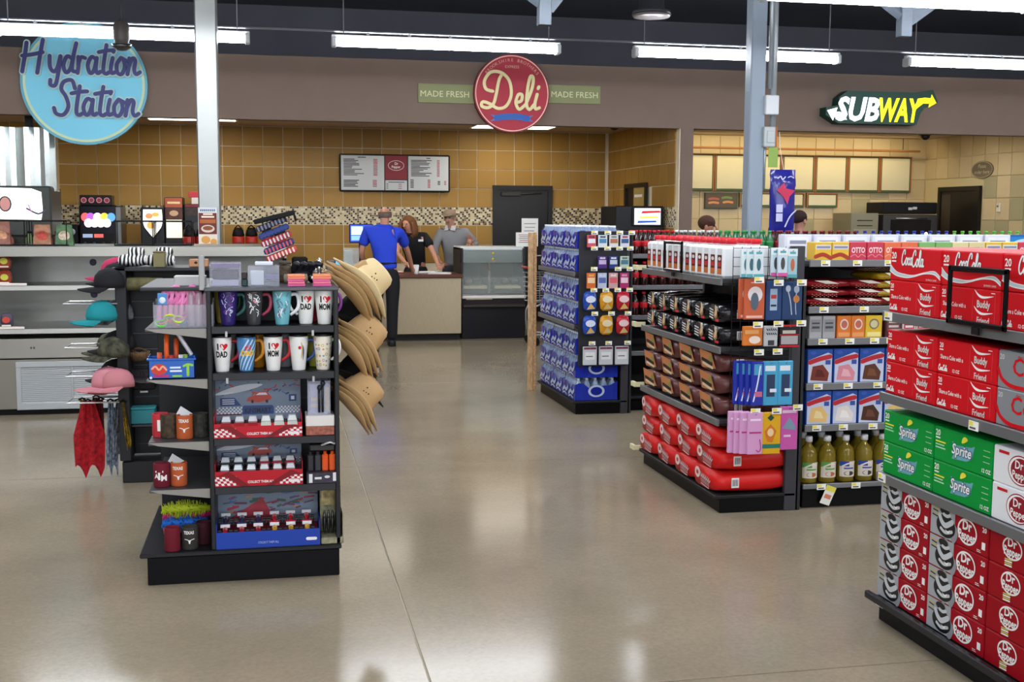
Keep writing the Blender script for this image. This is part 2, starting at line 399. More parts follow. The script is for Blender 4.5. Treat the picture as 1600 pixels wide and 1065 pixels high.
tiles(sw, cells, SP, .289, .014, TILES, -PI/2, lambda u, z: (5.15, 17.5-u-.003, z+.003))
mosaic(3.1, 100, 9, lambda u: False, 'mosaic_chips', sw, (5.15, 17.5, 1.488), -PI/2)
# beige subway wall tiles
BT = [mat(c, .4, noise_amt=.04, nscale=3) for c in ('#C4B088', '#C0AC84', '#C8B48E')]; BTA = [mat('#A39A78', .4), mat('#B0A27E', .4)]
wsb = bpy.data.objects['wall_back.001']; wsr = bpy.data.objects['wall_right.001']
cells = [(5.34+.327*i, .95+.327*j) for i in range(16) for j in range(6)]
acc = [c for c in cells if c[1] < 2.2 and random.random() < .12]
tiles(wsb, [c for c in cells if c not in acc], .327, .327, .014, BT, 0, lambda u, z: (u+.003, 17.515, z))
tiles(wsb, acc, .327, .327, .014, BTA, 0, lambda u, z: (u+.003, 17.515, z))
cells = [(.327*i, .95+.327*j) for i in range(9) for j in range(6) if not (.1 < .327*i+.16 < 1.75 and .95+.327*j < 2.1)]
acc = [c for c in cells if c[1] < 2.2 and random.random() < .25]
tiles(wsr, [c for c in cells if c not in acc], .327, .327, .014, BT, -PI/2, lambda u, z: (10.575, 17.5-u, z))
tiles(wsr, acc, .327, .327, .014, BTA, -PI/2, lambda u, z: (10.575, 17.5-u, z))

# doors
def door(n, loc, rz, w_, h_, m, gl=False):
    g = G(); g.box(0, -.05, 0, .07, .0, h_); g.box(w_-.07, -.05, 0, w_, 0, h_); g.box(.07, -.05, h_-.07, w_-.07, 0, h_)
    o = g.build('door_%d' % n, mat('#17130F', .4)); o['kind'] = 'structure'; o.location = loc; o.rotation_euler.z = rz
    l = G().rbox(.07, -.03, .01, w_-.07, -.005, h_-.07, .004).build('door_leaf', m, o)
    G().tube([(w_-.14, -.03, 1.02), (w_-.14, -.08, 1.02), (w_-.26, -.08, 1.02)], .011, 8).build('door_handle', STEEL, l, True)
    return o
d1 = door(1, (3.31, 17.5, 0), 0, .93, 2.09, mat('#15120F', .35))
G().rbox(.12, -.09, 1.93, .42, -.03, 1.99, .005).tube([(.38, -.06, 1.96), (.6, -.16, 1.97), (.75, -.05, 1.97)], .01, 6).build('door_closer', mat('#2A2622', .4), d1)
d2 = door(2, (10.56, 17.02, 0), -PI/2, 1.12, 2.12, mat('#191512', .35))
G().box(.1, -.035, 0, .35, -.031, 2.0).build('side_light', mat('#3A332B', .3), d2)
# pass-through window in the side wall
g = G(); g.box(0, -.03, 1.3, .07, .0, 2.1); g.box(.95, -.03, 1.3, 1.02, 0, 2.1); g.box(.07, -.03, 2.04, .95, 0, 2.1); g.box(.07, -.006, 1.3, .4, -.002, 2.04)
o = g.build('window_5', mat('#1A1410', .4)); o['kind'] = 'structure'; o.location = (5.13, 16.54, 0); o.rotation_euler.z = -PI/2
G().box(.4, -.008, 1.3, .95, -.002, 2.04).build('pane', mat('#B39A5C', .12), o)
G().box(.5, -.012, 1.5, .95, -.008, 1.62).box(.45, -.012, 1.9, .8, -.008, 1.94, 1).build('pane_strips', [DGREY, WHT], o)  # flat strips on the pane, one dark grey and one white

# steel columns
COLM = mat('#9AA3AB', .35, .85, bump=.05, nscale=2, stretch=(6, 6, .6))
def column(name, label, x0, x1, y, m, r=None):
    t = thing(name, label, 'column', ((x0+x1)/2, y, 0)); w2 = (x1-x0)/2
    G().rbox(-w2, -w2, 0, w2, w2, 4.7, .012).build('shaft', m, t)
    G().rbox(-w2-.08, -w2-.08, 0, w2+.08, w2+.08, .02, .004).build('base_plate', GREY, t)
    return t
c1 = column('steel_column', 'left steel column rising behind the cold case beside the round blue sign', -.652, -.455, 11.1, mat('#909290', .33, .85, bump=.15, nscale=1.5, stretch=(5, 5, 1)))
c2 = column('steel_column', 'pale blue grey painted steel column between deli sign and lit sandwich sign', 4.70, 4.86, 11.1, mat('#8E9BA8', .45))
G().tube([(.095, -.06, 1.9), (.095, -.06, 2.5)], .013, 8).tube([(.12, -.08, 2.9), (.12, -.08, 4.7)], .02, 8).tube([(.175, -.05, 2.3), (.175, -.05, 4.7)], .03, 8).build('conduit', mat('#A9B0B4', .4, .5), c2, True)
G().rbox(.06, -.14, 2.64, .2, -.06, 2.83, .008).build('junction_box', mat('#D6DADD', .5), c2)
G().rbox(.05, -.14, 2.32, .17, -.06, 2.52, .008).rbox(.08, -.15, 2.36, .16, -.139, 2.48, .004).build('junction_box', mat('#B4BCBC', .4), c2)

# roof bracing
GAL = mat('#565E68', .6)
for nm, px, py, lab in (('roof_brace', 850, 40, 'grey steel roof brace hanging above the deli sign'), ('roof_brace', 1412, 58, 'grey steel roof brace hanging above the lit sandwich sign')):
    p = at(px, py, 9.3); t = thing(nm, lab, 'beam', (p.x, 9.3, 4.7))
    dz = p.z-4.7
    G().rbox(-.05, -.05, dz, .05, .05, -.0, .004).build('hanger_post', GAL, t)
    g = G(); s_ = 1 if px < 1000 else 1.7
    g.add([(0, -.02, dz+.14), (.07, -.02, dz+.1), (.95*s_, -.02, -.35), (.95*s_, -.02, -.2), (.05, -.02, dz+.35), (0, .02, dz+.14), (.07, .02, dz+.1), (.95*s_, .02, -.35), (.95*s_, .02, -.2), (.05, .02, dz+.35)],
          [(0, 1, 2, 3, 4), (9, 8, 7, 6, 5), (0, 5, 6, 1), (1, 6, 7, 2), (2, 7, 8, 3), (3, 8, 9, 4), (4, 9, 5, 0)])
    g.build('gusset_arm', GAL, t)
    G().tube([(-.02, 0, dz+.17), (-1.6, 0, -.35)], .045, 4).build('brace_arm', GAL, t)
    G().box(-2.6, -.08, -.35, 2.6, .08, -.25).box(-2.6, -.01, -.25, 2.6, .01, 0).build('flange_beam', GAL, t)
# round ceiling diffuser
p = at(1018, 22, 11.6)
t = thing('ceiling_vent', 'round dark ceiling air diffuser above the middle tube light', 'vent', (p.x, 11.6, p.z))
G().lathe([(.2, 0), (.19, .03), (.13, .05), (.12, .9), (.12, 4.7-p.z)], 24).build('duct', mat('#3B3C42', .5, .3), t, True)
G().lathe([(.2, -.01), (.185, -.03), (.13, -.012), (.1, -.03), (.03, -.02), (.0001, -.02)], 24).build('cone', mat('#77706E', .4, .4), t, True)

# tube lights
LITM = mat('#F4F8FF', .5, emit=TUBE)
def mk_light():
    t = thing('tube_light', 'x', 'ceiling light'); L = 2.36
    G().rbox(-L/2, -.035, .03, L/2, .035, .075, .006).build('housing', WHT, t)
    G().box(-L/2+.05, -.06, -.03, L/2-.05, .06, .028).build('diffuser', LITM, t)
    for s_ in (-1, 1):
        G().rbox(min(s_*L/2, s_*(L/2-.05)), -.07, -.045, max(s_*L/2, s_*(L/2-.05)), .07, .05, .01).build('end_cap', mat('#DDE2E6', .4), t)
        G().tube([(s_*(L/2-.12), 0, .075), (s_*(L/2-.12), 0, 1.35)], .006, 6).build('hanger', mat('#77797E', .4, .6), t)
    for k in range(5): G().rbox(-L/2+.35+k*.42, -.012, .072, -L/2+.38+k*.42, .012, .105, .003).build('clip', mat('#C6CCD2', .4), t)
    return t
LP = Proto(mk_light); ZL = 3.345
for j, yy in enumerate((12.0, 8.7, 5.4, 2.1, -1.2)):
    for i in range(-2, 4):
        cx = 1.80+3.16*i
        if j and i > 2 and yy < 0: continue
        row = ['far row', 'second row', 'third row', 'fourth row', 'row near the windows'][j]
        LP.put((cx, yy, ZL), 0, 'white tube light in the %s, %s there' % (row, lr(i+2, 6)), 'suspended tube lights')
for j, yy in enumerate((12.0, 8.7)):
    o = G().tube([(-9, 0, 0), (14, 0, 0)], .012, 6).build('conduit_rail', mat('#8C9096', .4, .6)); o.location = (0, yy+.055, ZL+.12)
    tag(o, 'thin grey conduit running along the %s of tube lights' % ('far row' if j == 0 else 'second row'), 'conduit')
# flat troffers in the lower deli ceiling
def mk_tr():
    t = thing('recessed_light', 'x', 'ceiling light')
    G().box(-.6, -.3, -.008, .6, -.27, 0).box(-.6, .27, -.008, .6, .3, 0).box(-.6, -.27, -.008, -.57, .27, 0).box(.57, -.27, -.008, .6, .27, 0).build('frame', WHT, t)
    G().box(-.57, -.27, -.005, .57, .27, -.001).build('lens', mat('#FFF6E4', .5, emit=TROFFER), t); return t
TP = Proto(mk_tr)
for x, y, lab in ((-1.03, 16.4, 'behind the left steel column'), (3.46, 16.7, 'behind the round deli sign'), (-4.4, 16.4, 'above the slush machine'), (1.2, 15.2, 'over the service counter')):
    TP.put((x, y, 2.91), 0, 'flat white recessed light in the lowered ceiling %s' % lab, 'recessed deli lights')
for x, y, lab in ((7.0, 15.6, 'left'), (9.2, 15.6, 'right')):
    TP.put((x, y, 2.91), 0, 'flat warm recessed light over the sandwich counter, %s one' % lab, 'recessed deli lights')
# dome cameras on the soffit
def mk_dome():
    t = thing('dome_camera', 'x', 'camera')
    G().lathe([(.1, 0), (.1, -.03), (.075, -.035)], 20).build('mount', mat('#3A322C', .5), t, True)
    G().lathe([(.072, -.033), (.06, -.075), (.03, -.1), (.0001, -.105)], 20).build('dome', BLKG, t, True); return t
DP = Proto(mk_dome)
for px, py, y, lab in ((496, 186, 14.9, 'under the ledge above the menu board'), (960, 201, 15.6, 'near the tiled corner right of the deli sign'), (1446, 210, 16.2, 'above the beige tiled sandwich corner')):
    p = at(px, py, y); DP.put((p.x, y, 2.91 if y > 14.5 else 2.75), 0, 'small black dome camera %s' % lab, 'dome cameras')
# pendant in front of left light row
p = at(190, 66, 11.4)
t = thing('pendant_camera', 'dark bell-shaped pendant camera hanging in front of left tube lights', 'camera', (p.x, 11.4, p.z))
G().tube([(0, 0, .16), (0, 0, 4.7-p.z)], .008, 6).build('rod', DGREY, t)
G().lathe([(.03, .2), (.07, .16), (.075, .04), (.06, -.01), (.085, -.02)], 20).build('shroud', mat('#4A4540', .5), t, True)
G().lathe([(.09, -.02), (.08, -.05), (.04, -.075), (.0001, -.08)], 20).build('dome', mat('#2A2A2C', .08, coat=1), t, True)

# ---------------------------------------------------------------- wall signs
def sgn(px, py): p = at(px, py, 14.28); return p
p = sgn(133, 131)
t = thing('round_sign', 'round light blue sign reading Hydration Station on the soffit', 'sign', (p.x, 14.3, p.z))
R = .695
G().disc(0, 0, R, R, -.07, 0, 48, .07).build('disc', mat('#5E9DB0', .6), t)
G().ring(0, 0, R-.03, R-.03, .028, -.0715, 0, 64).disc(0, 0, R-.058, R-.058, -.071, 1, 64).build('face', [mat('#B9C9A0', .6), mat('#73BCD2', .6)], t)
gb = G(); gn = G()
for word, u, v in (('Hydration', -.66, .11), ('Station', -.31, -.36)):
    kw = dict(sx=.79 if word[0] == 'H' else .84)
    gb.script(word, u, v, .185, .075, -.085, 0, .014, **kw); gn.script(word, u, v, .185, .042, -.108, 0, .01, **kw)
M = Matrix.Rotation(math.radians(-.0), 4, 'Y')
gb.build('letter_backing', mat('#A9C2C0', .6), t); gn.build('lettering', mat('#2B2F66', .5), t)

p = sgn(798, 147)
t = thing('round_sign', 'round dark red sign reading Deli above the menu board', 'sign', (p.x, 14.3, p.z))
R = .475
G().disc(0, 0, R, R, -.1, 0, 48, .1).build('disc', mat('#7A2630', .6), t)
G().disc(0, 0, R-.012, R-.012, -.101, 1, 64).ring(0, 0, R-.015, R-.015, .012, -.1025, 0, 64).build('face', [mat('#E3B9A8', .6), mat('#9C2636', .55)], t)
g = G()
for s_, rr, h in (('BROOKSHIRE BROTHERS', .385, .04),):
    for k, ch in enumerate(s_):
        if ch == ' ': continue
        a = math.radians(52-104*k/(len(s_)-1))
        g.M = Matrix.Translation((-rr*math.sin(a), 0, rr*math.cos(a))) @ Matrix.Rotation(-a, 4, 'Y'); g.text(ch, 0, 0, h, -.103)
g.M = None; g.text('EXPRESS', 0, .305, .035, -.103)
g.build('small_lettering', mat('#C99A86', .6), t)
g = G(); g.script('Deli', -.33, -.19, .19, .038, -.112, 0, .016, sx=.9); g.build('lettering', mat('#D8CC98', .5), t)
G().add([(a, -.104, b) for a, b in ((-.27, -.26), (-.19, -.27), (-.19, -.33), (-.27, -.34), (-.22, -.3), (.27, -.26), (.19, -.27), (.19, -.33), (.27, -.34), (.22, -.3))], [(0, 1, 2, 3, 4), (9, 8, 7, 6, 5)], 1).ribbon([(-.19, -.3), (-.1, -.285), (0, -.28), (.1, -.285), (.19, -.3)], .075, -.106, 0).build('blue_ribbon', [mat('#2C5AA0', .6), mat('#4A6FA8', .6)], t)
for a, b, side in ((at(653, 130, 14.28), at(741, 158, 14.28), 'left'), (at(854, 136, 14.28), at(938, 163, 14.28), 'right')):
    w_ = b.x-a.x; z1 = 3.235; h = .22; z0 = 3.005
    z0, z1 = (a.z-.23, a.z) if side == 'left' else (at(938, 163, 14.28).z, at(938, 163, 14.28).z+.225)
    t = thing('wall_plaque', 'olive green wall plaque reading MADE FRESH, %s of the round deli sign' % side, 'sign', (a.x, 14.3, z0))
    G().rbox(0, -.025, 0, w_, 0, z1-z0, .004).build('board', mat('#7A7E58', .7), t)
    G().text('MADE FRESH', (.33 if side == 'left' else .33+.03), .075, .075, -.0262, 0, wid=.6).build('lettering', mat('#C8C6A0', .6), t)
# sandwich shop sign
p = at(1372, 168, 14.2)
t = thing('lit_sign', 'backlit slanted sandwich shop sign with white and yellow letters', 'sign', (p.x+.02, 14.3, p.z-.02))
W_ = mat('#EAF4FF', .4, emit=1.7); Y_ = mat('#F4E800', .4, emit=1.1); GN = mat('#0F3A30', .5)
out = [(-.80, -.1), (-.62, -.2), (.5, -.2), (.55, -.05), (.6, .02), (.8, .1), (.72, .26), (.45, .22), (-.5, .22), (-.62, .13), (-.63, .03), (-.8, -.0)]
G().prism(out, -.18, 0).build('cabinet', GN, t)
g = G()
g.text('SUB', -.665, -.155, .30, -.183, 0, shear=.22, bold=.035, wid=.62, al='L')
g.text('WAY', -.05, -.155, .30, -.183, 1, shear=.22, bold=.035, wid=.62, al='L')
g.poly([(-.66, -.15), (-.5, -.155), (-.58, -.06), (-.7, -.05)], -.1835, 0); g.poly([(-.785, -.04), (-.7, -.17), (-.64, .0)], -.184, 0)
g.poly([(.5, .14), (.6, .155), (.7, .15), (.69, .08), (.58, .08), (.45, -.02)], -.1835, 1); g.poly([(.77, .09), (.66, .03), (.7, .2)], -.184, 1)
g.build('letters', [W_, Y_], t)
# ================================================================ deli and counters
LAM = mat('#AC9C80', .5, noise_amt=.1, nscale=20, stretch=(14, 14, .5)); TOPB = mat('#5E3A2C', .3)
t = thing('service_counter', 'long beige laminate service counter with reddish brown top', 'counter', (0, 14.95, 0))
g = G(); g.rbox(-.6, .03, .1, 1.55, .7, .82, .004); g.build('body', LAM, t)
G().rbox(1.56, .0, .09, 2.415, .7, .82, .004).build('front_panel', LAM, t)
G().box(-.6, .06, 0, 2.4, .68, .1).build('kick', mat('#1C1917', .6), t)
G().rbox(-.62, -.03, .82, 2.44, .74, .865, .008).build('worktop', TOPB, t)
# chilled deli case
t = thing('deli_case', 'refrigerated glass deli case with black lower body beside counter', 'display case', (2.45, 15.05, 0))
BC = mat('#18161A', .35)
G().rbox(0, .06, .0, .86, .85, .46, .006).build('body', BC, t)
G().rbox(.0, .04, .41, .86, .07, .52, .012).tube([(.02, .02, .44), (.84, .02, .44)], .02, 8, 1).build('bumper', [mat('#3A3438', .25, .5), mat('#777274', .25, .9)], t)
G().rbox(0, .03, .535, .86, .09, .575, .006).build('lower_trim', mat('#D8D6CE', .4), t)
G().rbox(0, .05, .575, .86, .82, .6, .004).build('deck', STEEL, t)
G().rbox(0, .18, 1.17, .86, .82, 1.215, .008).build('top_shelf', mat('#D5D8D6', .35), t)
G().rbox(0, .14, 1.0, .86, .19, 1.17, .004).build('canopy', mat('#8E9692', .25, .8), t)
G().box(0, .06, .58, .86, .065, .82).add([(0, .062, .82), (.86, .062, .82), (.86, .15, 1.0), (0, .15, 1.0)], [(0, 1, 2, 3)]).build('curved_glass', clear('#C8D2CC', .22, .04), t)
G().rbox(-.0, .08, .6, .02, .8, 1.2, .003).build('side_panel', DGREY, t); G().rbox(.84, .08, .6, .86, .8, 1.2, .003).build('side_panel', DGREY, t)
G().rbox(.0, .78, .6, .86, .82, 1.2, .003).build('back_wall', mat('#4C4A40', .5), t)
G().rbox(.36, .1, .6, .39, .7, 1.0, .003).build('divider', mat('#6A6458', .4), t)
for k in range(2):
    G().rbox(.03+.42*k, .12, .66, .35+.46*k, .5, .7, .004).build('inner_shelf', mat('#C8B98E', .5), t)
for z in (1.05, 1.13): G().ell(.43, .13, z, .018, .012, .018, 10, 6).build('sticker', mat('#D8B848', .4), t, True)
for k, (x, c_) in enumerate(((.12, '#7A5A38'), (.24, '#4A3A28'), (.48, '#3A3430'), (.62, '#5A4A30'), (.74, '#2E2C26'))):
    o = G().bag(.1, .25, .09, 0, k).build('deli_tray', mat(c_, .5), None, True, (2.45+x, 15.25, .702)); tag(o, 'tray of deli food in the glass case, %s in its row' % lr(k, 5), 'food', 'trays in the deli case')
def paper(x, y, z, w_, h, lab, lines, bar=None):
    t = thing('paper_sign', lab, 'sign', (x, y, z))
    G().rbox(-w_/2, 0, 0, w_/2, .004, h, .001).tube([(-.03, .006, .0), (-.05, .05, .0)], .003, 4).build('sheet', mat('#E4E2DC', .6), t)
    g = G()
    for k in range(lines): g.rect(-w_*.36+.01*(k % 2), h*(.8-.65*k/lines), w_*(.36-.05*(k % 3)), h*(.8-.65*k/lines)+.008, -.0006, 1 if (bar and k % 3 == 0) else 0)
    g.build('print', [mat('#55555A', .6), mat('#B03030', .6)], t)
for px0, py0, px1, py1, lab, b in ((815, 341, 841, 362, 'upper white notice standing on top of the deli case', 0), (806, 363, 837, 383, 'lower white notice with red lines on the deli case top', 1)):
    a = at(px0, py1, 15.3+.1*(1-b)); c = at(px1, py0, 15.3+.1*(1-b)); z = 1.216 if b else a.z
    if not b: z = 1.216
    paper((a.x+c.x)/2, a.y, z, c.x-a.x, c.z-z, lab, 5, b)
# menu board
a = at(530, 239, 17.44); b = at(703, 299, 17.44); W = b.x-a.x; H = 2.53-1.975
t = thing('menu_board', 'wall menu board with two price lists and a soda panel', 'menu board', (a.x, 17.485, 1.975))
G().rbox(0, -.05, 0, W, 0, H, .015).build('frame', mat('#111113', .35), t)
PG = mat('#D6DCDE', .5); INK = mat('#2A2A2E', .6); RDI = mat('#A83A3E', .6)
def pl(nm, u0, v0, u1, v1, m): return G().rbox(u0, -.056, v0, u1, -.04, v1, .003).build(nm, m, t)
s1 = pl('left_list', .025, .025, .66, H-.025, PG); s2 = pl('soda_panel', .675, .185, 1.0, H-.02, mat('#8E1E30', .45)); s3 = pl('small_list', .675, .025, 1.0, .172, PG); s4 = pl('right_list', 1.02, .025, W-.025, H-.025, PG)
g = G(); rr = random.Random(3); y = -.0575
g.rect(.27, H-.055, .39, H-.043, y); g.rect(1.29, H-.058, 1.35, H-.046, y)
for k in range(12):
    v = H-.085-k*.021; g.rect(.06, v, .06+rr.uniform(.12, .3), v+.011, y); g.rect(.5, v, .56, v+.011, y, 1)
for k in range(5):
    v = .16-k*.022; g.rect(.06, v, .06+rr.uniform(.16, .24), v+.012, y); g.rect(.49, v, .55, v+.012, y, 1)
for k in range(12):
    v = H-.09-k*.021; g.rect(1.06, v, 1.06+rr.uniform(.12, .34), v+.011, y); g.rect(1.45, v, 1.49, v+.011, y, 1)
for k in range(6):
    v = .175-k*.022; g.rect(1.05, v, 1.1, v+.012, y); g.rect(1.31, v, 1.35, v+.012, y, 1)
    if k < 3: g.rect(1.46, v-.02, 1.5, v-.008, y); g.rect(1.56, v-.02, 1.59, v-.008, y, 1)
g.rect(.72, .14, .96, .15, y)
for k in range(3): g.rect(.69, .11-k*.03, .72, .12-k*.03, y); g.rect(.87, .11-k*.03, .92, .12-k*.03, y, 1)
g.build('print', [INK, RDI], t)
def dp_logo(g, u, v, r, y, w=0, bgm=None, sx=1.25):
    """oval emblem with two lines of white letters; material w = white, bgm = inner colour"""
    g.ring(u, v, r*sx, r, r*.09, y, w)
    g.text('Dr', u+r*.08, v+r*.12, r*.55, y, w, bold=.03, wid=r*.7); g.text('Pepper', u, v-r*.5, r*.52, y, w, bold=.03, wid=r*1.75)
g = G(); dp_logo(g, .837, .39, .075, -.0575, 0, sx=1.6); g.build('emblem', mat('#E8E4E0', .5), t)
# point of sale monitor + things on the counter
a = at(546, 379, 15.2); b = at(583, 350, 15.2)
t = thing('register_monitor', 'blue lit register monitor on the service counter', 'monitor', ((a.x+b.x)/2, 15.2, .866)); w2 = (b.x-a.x)/2; z0, z1 = a.z-.866, b.z-.866
G().rbox(-w2, 0, z0, w2, .04, z1, .006).build('bezel', BLK, t)
G().rect(-w2+.012, z0+.012, w2-.012, z1-.012, -.0006, 0).rect(-w2+.025, z0+.1, .02, z1-.03, -.0012, 1).rect(-w2+.025, z0+.03, .02, z0+.09, -.0012, 2).build('screen', [mat('#2A46C8', .3, emit=1.1), mat('#B8D4F4', .3, emit=.9), mat('#7FB0EE', .3, emit=.9)], t)
G().rbox(-.03, .03, .02, .03, .06, z0+.1, .004).rbox(-.11, -.05, 0, .11, .12, .02, .004).build('stand', DGREY, t)
t = thing('cash_register', 'grey cash register with small blue display at left counter end', 'register', (.83, 15.25, .866))
G().rbox(-.14, 0, 0, .14, .35, .1, .01).rbox(-.12, .08, .1, .12, .3, .17, .01).build('body', mat('#6A6C6E', .5), t); G().rbox(-.03, .03, .1, .07, .06, .17, .006).build('display_housing', DGREY, t); G().rect(-.02, .11, .06, .16, .0294, 0).build('display', mat('#5AA8E0', .3, emit=1), t)
t = thing('brochure_holder', 'clear brochure holder with pale papers on the counter', 'holder', (1.0, 15.05, .866))
G().box(-.1, 0, 0, .1, .004, .3).box(-.1, .06, 0, .1, .064, .34).box(-.1, 0, 0, .1, .064, .004).build('pocket', clear('#E8F0F0', .25), t); G().rbox(-.09, .012, .006, .02, .05, .31, .002).build('papers', mat('#C9D0C6', .6), t)
o = G().bag(.34, .25, .14, 0, 5, puff=.6).build('plastic_bag', mat('#9A9A9E', .35, bump=.2, nscale=20), None, True, (1.3, 14.95, .867)); tag(o, 'crumpled grey plastic bag on counter near the monitor', 'bag')
t = thing('paper_cup', 'white paper cup on the counter beside the woman', 'cup', (1.83, 15.02, .866)); G().lathe([(.028, 0), (.04, .11), (.037, .11), (.026, .005)], 16).build('cup', WHT, t, True)
G().lathe([(.041, 0), (.041, .008), (.03, .012), (.0001, .012)], 16, 0, (0, 0, .11)).build('lid', mat('#EEEEEE', .4), t, True)
for k, (x, y, r_, c_, lab) in enumerate(((2.0, 15.36, .3, '#C8C8C8', 'loose white flyer lying on the counter behind the cup'), (2.15, 15.06, -.2, '#D8D0D0', 'creased white newspaper on the counter near the deli case'), (1.55, 15.35, .1, '#A02838', 'red and white magazine lying on the counter'))):
    g = G(); g.rbox(-.15, -.1, 0, .15, .1, .012, .002, 0); g.rbox(-.13, -.08, .0125, .14, .09, .02, .002, 1)
    o = g.build('magazine', [mat(c_, .5), mat('#E4E2E0', .5)], None, False, (x, y, .866), r_); tag(o, lab, 'paper')
# salt-shaker sized pieces / napkin boxes left of the register
t = thing('napkin_dispenser', 'dark napkin dispenser at the left end of counter', 'dispenser', (.35, 15.2, .866)); G().rbox(-.1, 0, 0, .1, .2, .22, .02).build('case', BLK, t); G().rbox(-.06, -.006, .05, .06, 0, .12, .002).build('slot', STEEL, t)

# shopping cart glimpsed behind the water display
t = thing('shopping_cart', 'grey shopping cart partly hidden behind the bottled water display', 'cart', (3.2, 14.1, 0))
CH = mat('#9A9C9E', .3, .8)
G().tube([(0, 0, .14), (.02, 0, .5), (.45, 0, .55)], .013, 8, sm=4).tube([(0, .4, .14), (.02, .4, .5), (.45, .4, .55)], .013, 8, sm=4).tube([(0, 0, .14), (.8, 0, .12)], .013).tube([(0, .4, .14), (.8, .4, .12)], .013).build('frame', CH, t, True)
g = G()
for k in range(7):
    z = .55+.06*k; e = .02*k/6; g.tube([(-.03-e, -.02-e, z), (.85+e, -.02-e, z), (.85+e, .42+e, z), (-.03-e, .42+e, z)], .004, 5, closed=True)
for k in range(10): x = -.03+.88*k/9; g.tube([(x, -.02, .55), (x, -.04, .91)], .003, 4); g.tube([(x, .42, .55), (x, .44, .91)], .003, 4)
bk = g.build('basket', CH, t); bk['kind'] = 'stuff'
G().tube([(-.06, -.03, .98), (-.06, .43, .98)], .016, 10).build('handle', mat('#B8281E', .4), t, True)
for x in (0, .78):
    for y in (0, .4):
        f = G().tube([(x, y, .13), (x+.02, y, .06)], .01, 6).build('caster', CH, t); G().tube([(x+.02, y-.014, .055), (x+.02, y+.014, .055)], .055, 16).build('wheel', BLK, f)

# black drink cooler by the side wall
a = at(962, 322, 14.75); b = at(1055, 322, 14.75)
t = thing('drink_cooler', 'black drink cooler with lit striped header at the tiled corner', 'cooler', (a.x, 14.75, 0)); W = 5.1-a.x
G().rbox(0, 0, 0, W, .7, 1.765, .01).build('cabinet', mat('#16161A', .35), t)
G().rbox(.22, -.03, 1.5, W-.03, -.001, 1.75, .01).build('header', mat('#1A1A1E', .3), t)
G().rect(.25, 1.52, W-.05, 1.735, -.031, 0).add([(.34, -.032, 1.665), (.62, -.032, 1.68), (.6, -.032, 1.705), (.36, -.032, 1.7)], [(0, 1, 2, 3)], 1).add([(.32, -.032, 1.6), (.58, -.032, 1.61), (.57, -.032, 1.635), (.33, -.032, 1.63)], [(0, 1, 2, 3)], 2).add([(.29, -.032, 1.54), (.56, -.032, 1.55), (.55, -.032, 1.575), (.3, -.032, 1.57)], [(0, 1, 2, 3)], 3).build('lit_panel', [mat('#EAF0FA', .4, emit=.9), mat('#C8242E', .4, emit=.5), mat('#F0DC50', .4, emit=.6), mat('#2A56B8', .4, emit=.5)], t)
G().rbox(.05, -.02, .1, W-.03, -.002, 1.45, .004).build('glass_door', mat('#0E1216', .08), t)

# ================================================================ cold case and drink machines, left
ST2 = mat('#A8A69E', .32, 1, bump=.015, nscale=2, stretch=(1, 1, 30)); STB = mat('#8F8F8A', .3, .9, noise_amt=.12, nscale=2.5)
t = thing('open_cold_case', 'long stainless open-front cold case with slatted grille, mostly empty', 'refrigerator', (-3.3, 9.85, 0))
L = 3.42
def sec(x0, x1):
    G().rbox(x0, 0, 1.275, x1, .1, 1.36, .004).build('top_rail', ST2, t)
    G().rbox(x0, .1, 1.33, x1, .85, 1.36, .004).build('top_panel', ST2, t)
    G().rbox(x0, .8, .1, x1, .85, 1.33, .004).build('back_panel', STB, t)
    for z in (1.035, .69):
        s_ = G().rbox(x0+.01, .05 if z > 1 else .0, z-.022, x1-.01, .8, z, .003).build('shelf', STB, t)
        G().rbox(x0+.01, .035 if z > 1 else -.015, z-.03, x1-.01, .05 if z > 1 else 0, z+.008, .002).build('price_rail', mat('#C4C4BE', .35, .5), s_)
    G().rbox(x0, .0, .46, x1, .8, .62, .004).build('lower_front', ST2, t)
    G().rbox(x0, -.01, .05, x1, .8, .45, .004).build('base_front', mat('#8E8A80', .35, .7), t)
    G().box(x0, .02, .0, x1, .78, .05).box(x0+.001, .01, .448, x1-.001, .78, .462).build('dark_gap', BLK, t)
sec(0, 2.21); sec(2.22, L)
G().rbox(2.19, -.005, .62, 2.24, .82, 1.33, .004).build('mullion', mat('#97979A', .35, .6), t)
for x in (0, L-.02): G().rbox(x, .03, .05, x+.02, .85, 1.34, .003).build('end_panel', ST2, t)
gr = G().rbox(1.27, -.025, .045, 2.1, -.012, .1, .003).rbox(1.27, -.025, .39, 2.1, -.012, .435, .003).rbox(1.27, -.025, .1, 1.31, -.012, .39, .003).rbox(2.06, -.025, .1, 2.1, -.012, .39, .003).rbox(1.69, -.025, .1, 1.705, -.012, .39, .002).build('grille_frame', mat('#B4B8BA', .4, .5), t)
sm = None
for k in range(19):
    if sm is None: sm = G().add([(1.31, -.022, 0), (2.06, -.022, 0), (2.06, -.011, .011), (1.31, -.011, .011), (1.31, -.021, -.0015), (2.06, -.021, -.0015), (2.06, -.010, .0095), (1.31, -.010, .0095)], [(0, 1, 2, 3), (7, 6, 5, 4), (0, 4, 5, 1), (2, 6, 7, 3)]).mesh('slat', [mat('#C6CACB', .4, .3)])
    o = bpy.data.objects.new('slat', sm); COL.objects.link(o); o.parent = gr; o.location = (0, 0, .103+k*.0152)
G().box(1.30, -.0105, .1, 2.07, -.0101, .39).build('grille_backing', mat('#3A3C3E', .6), gr)
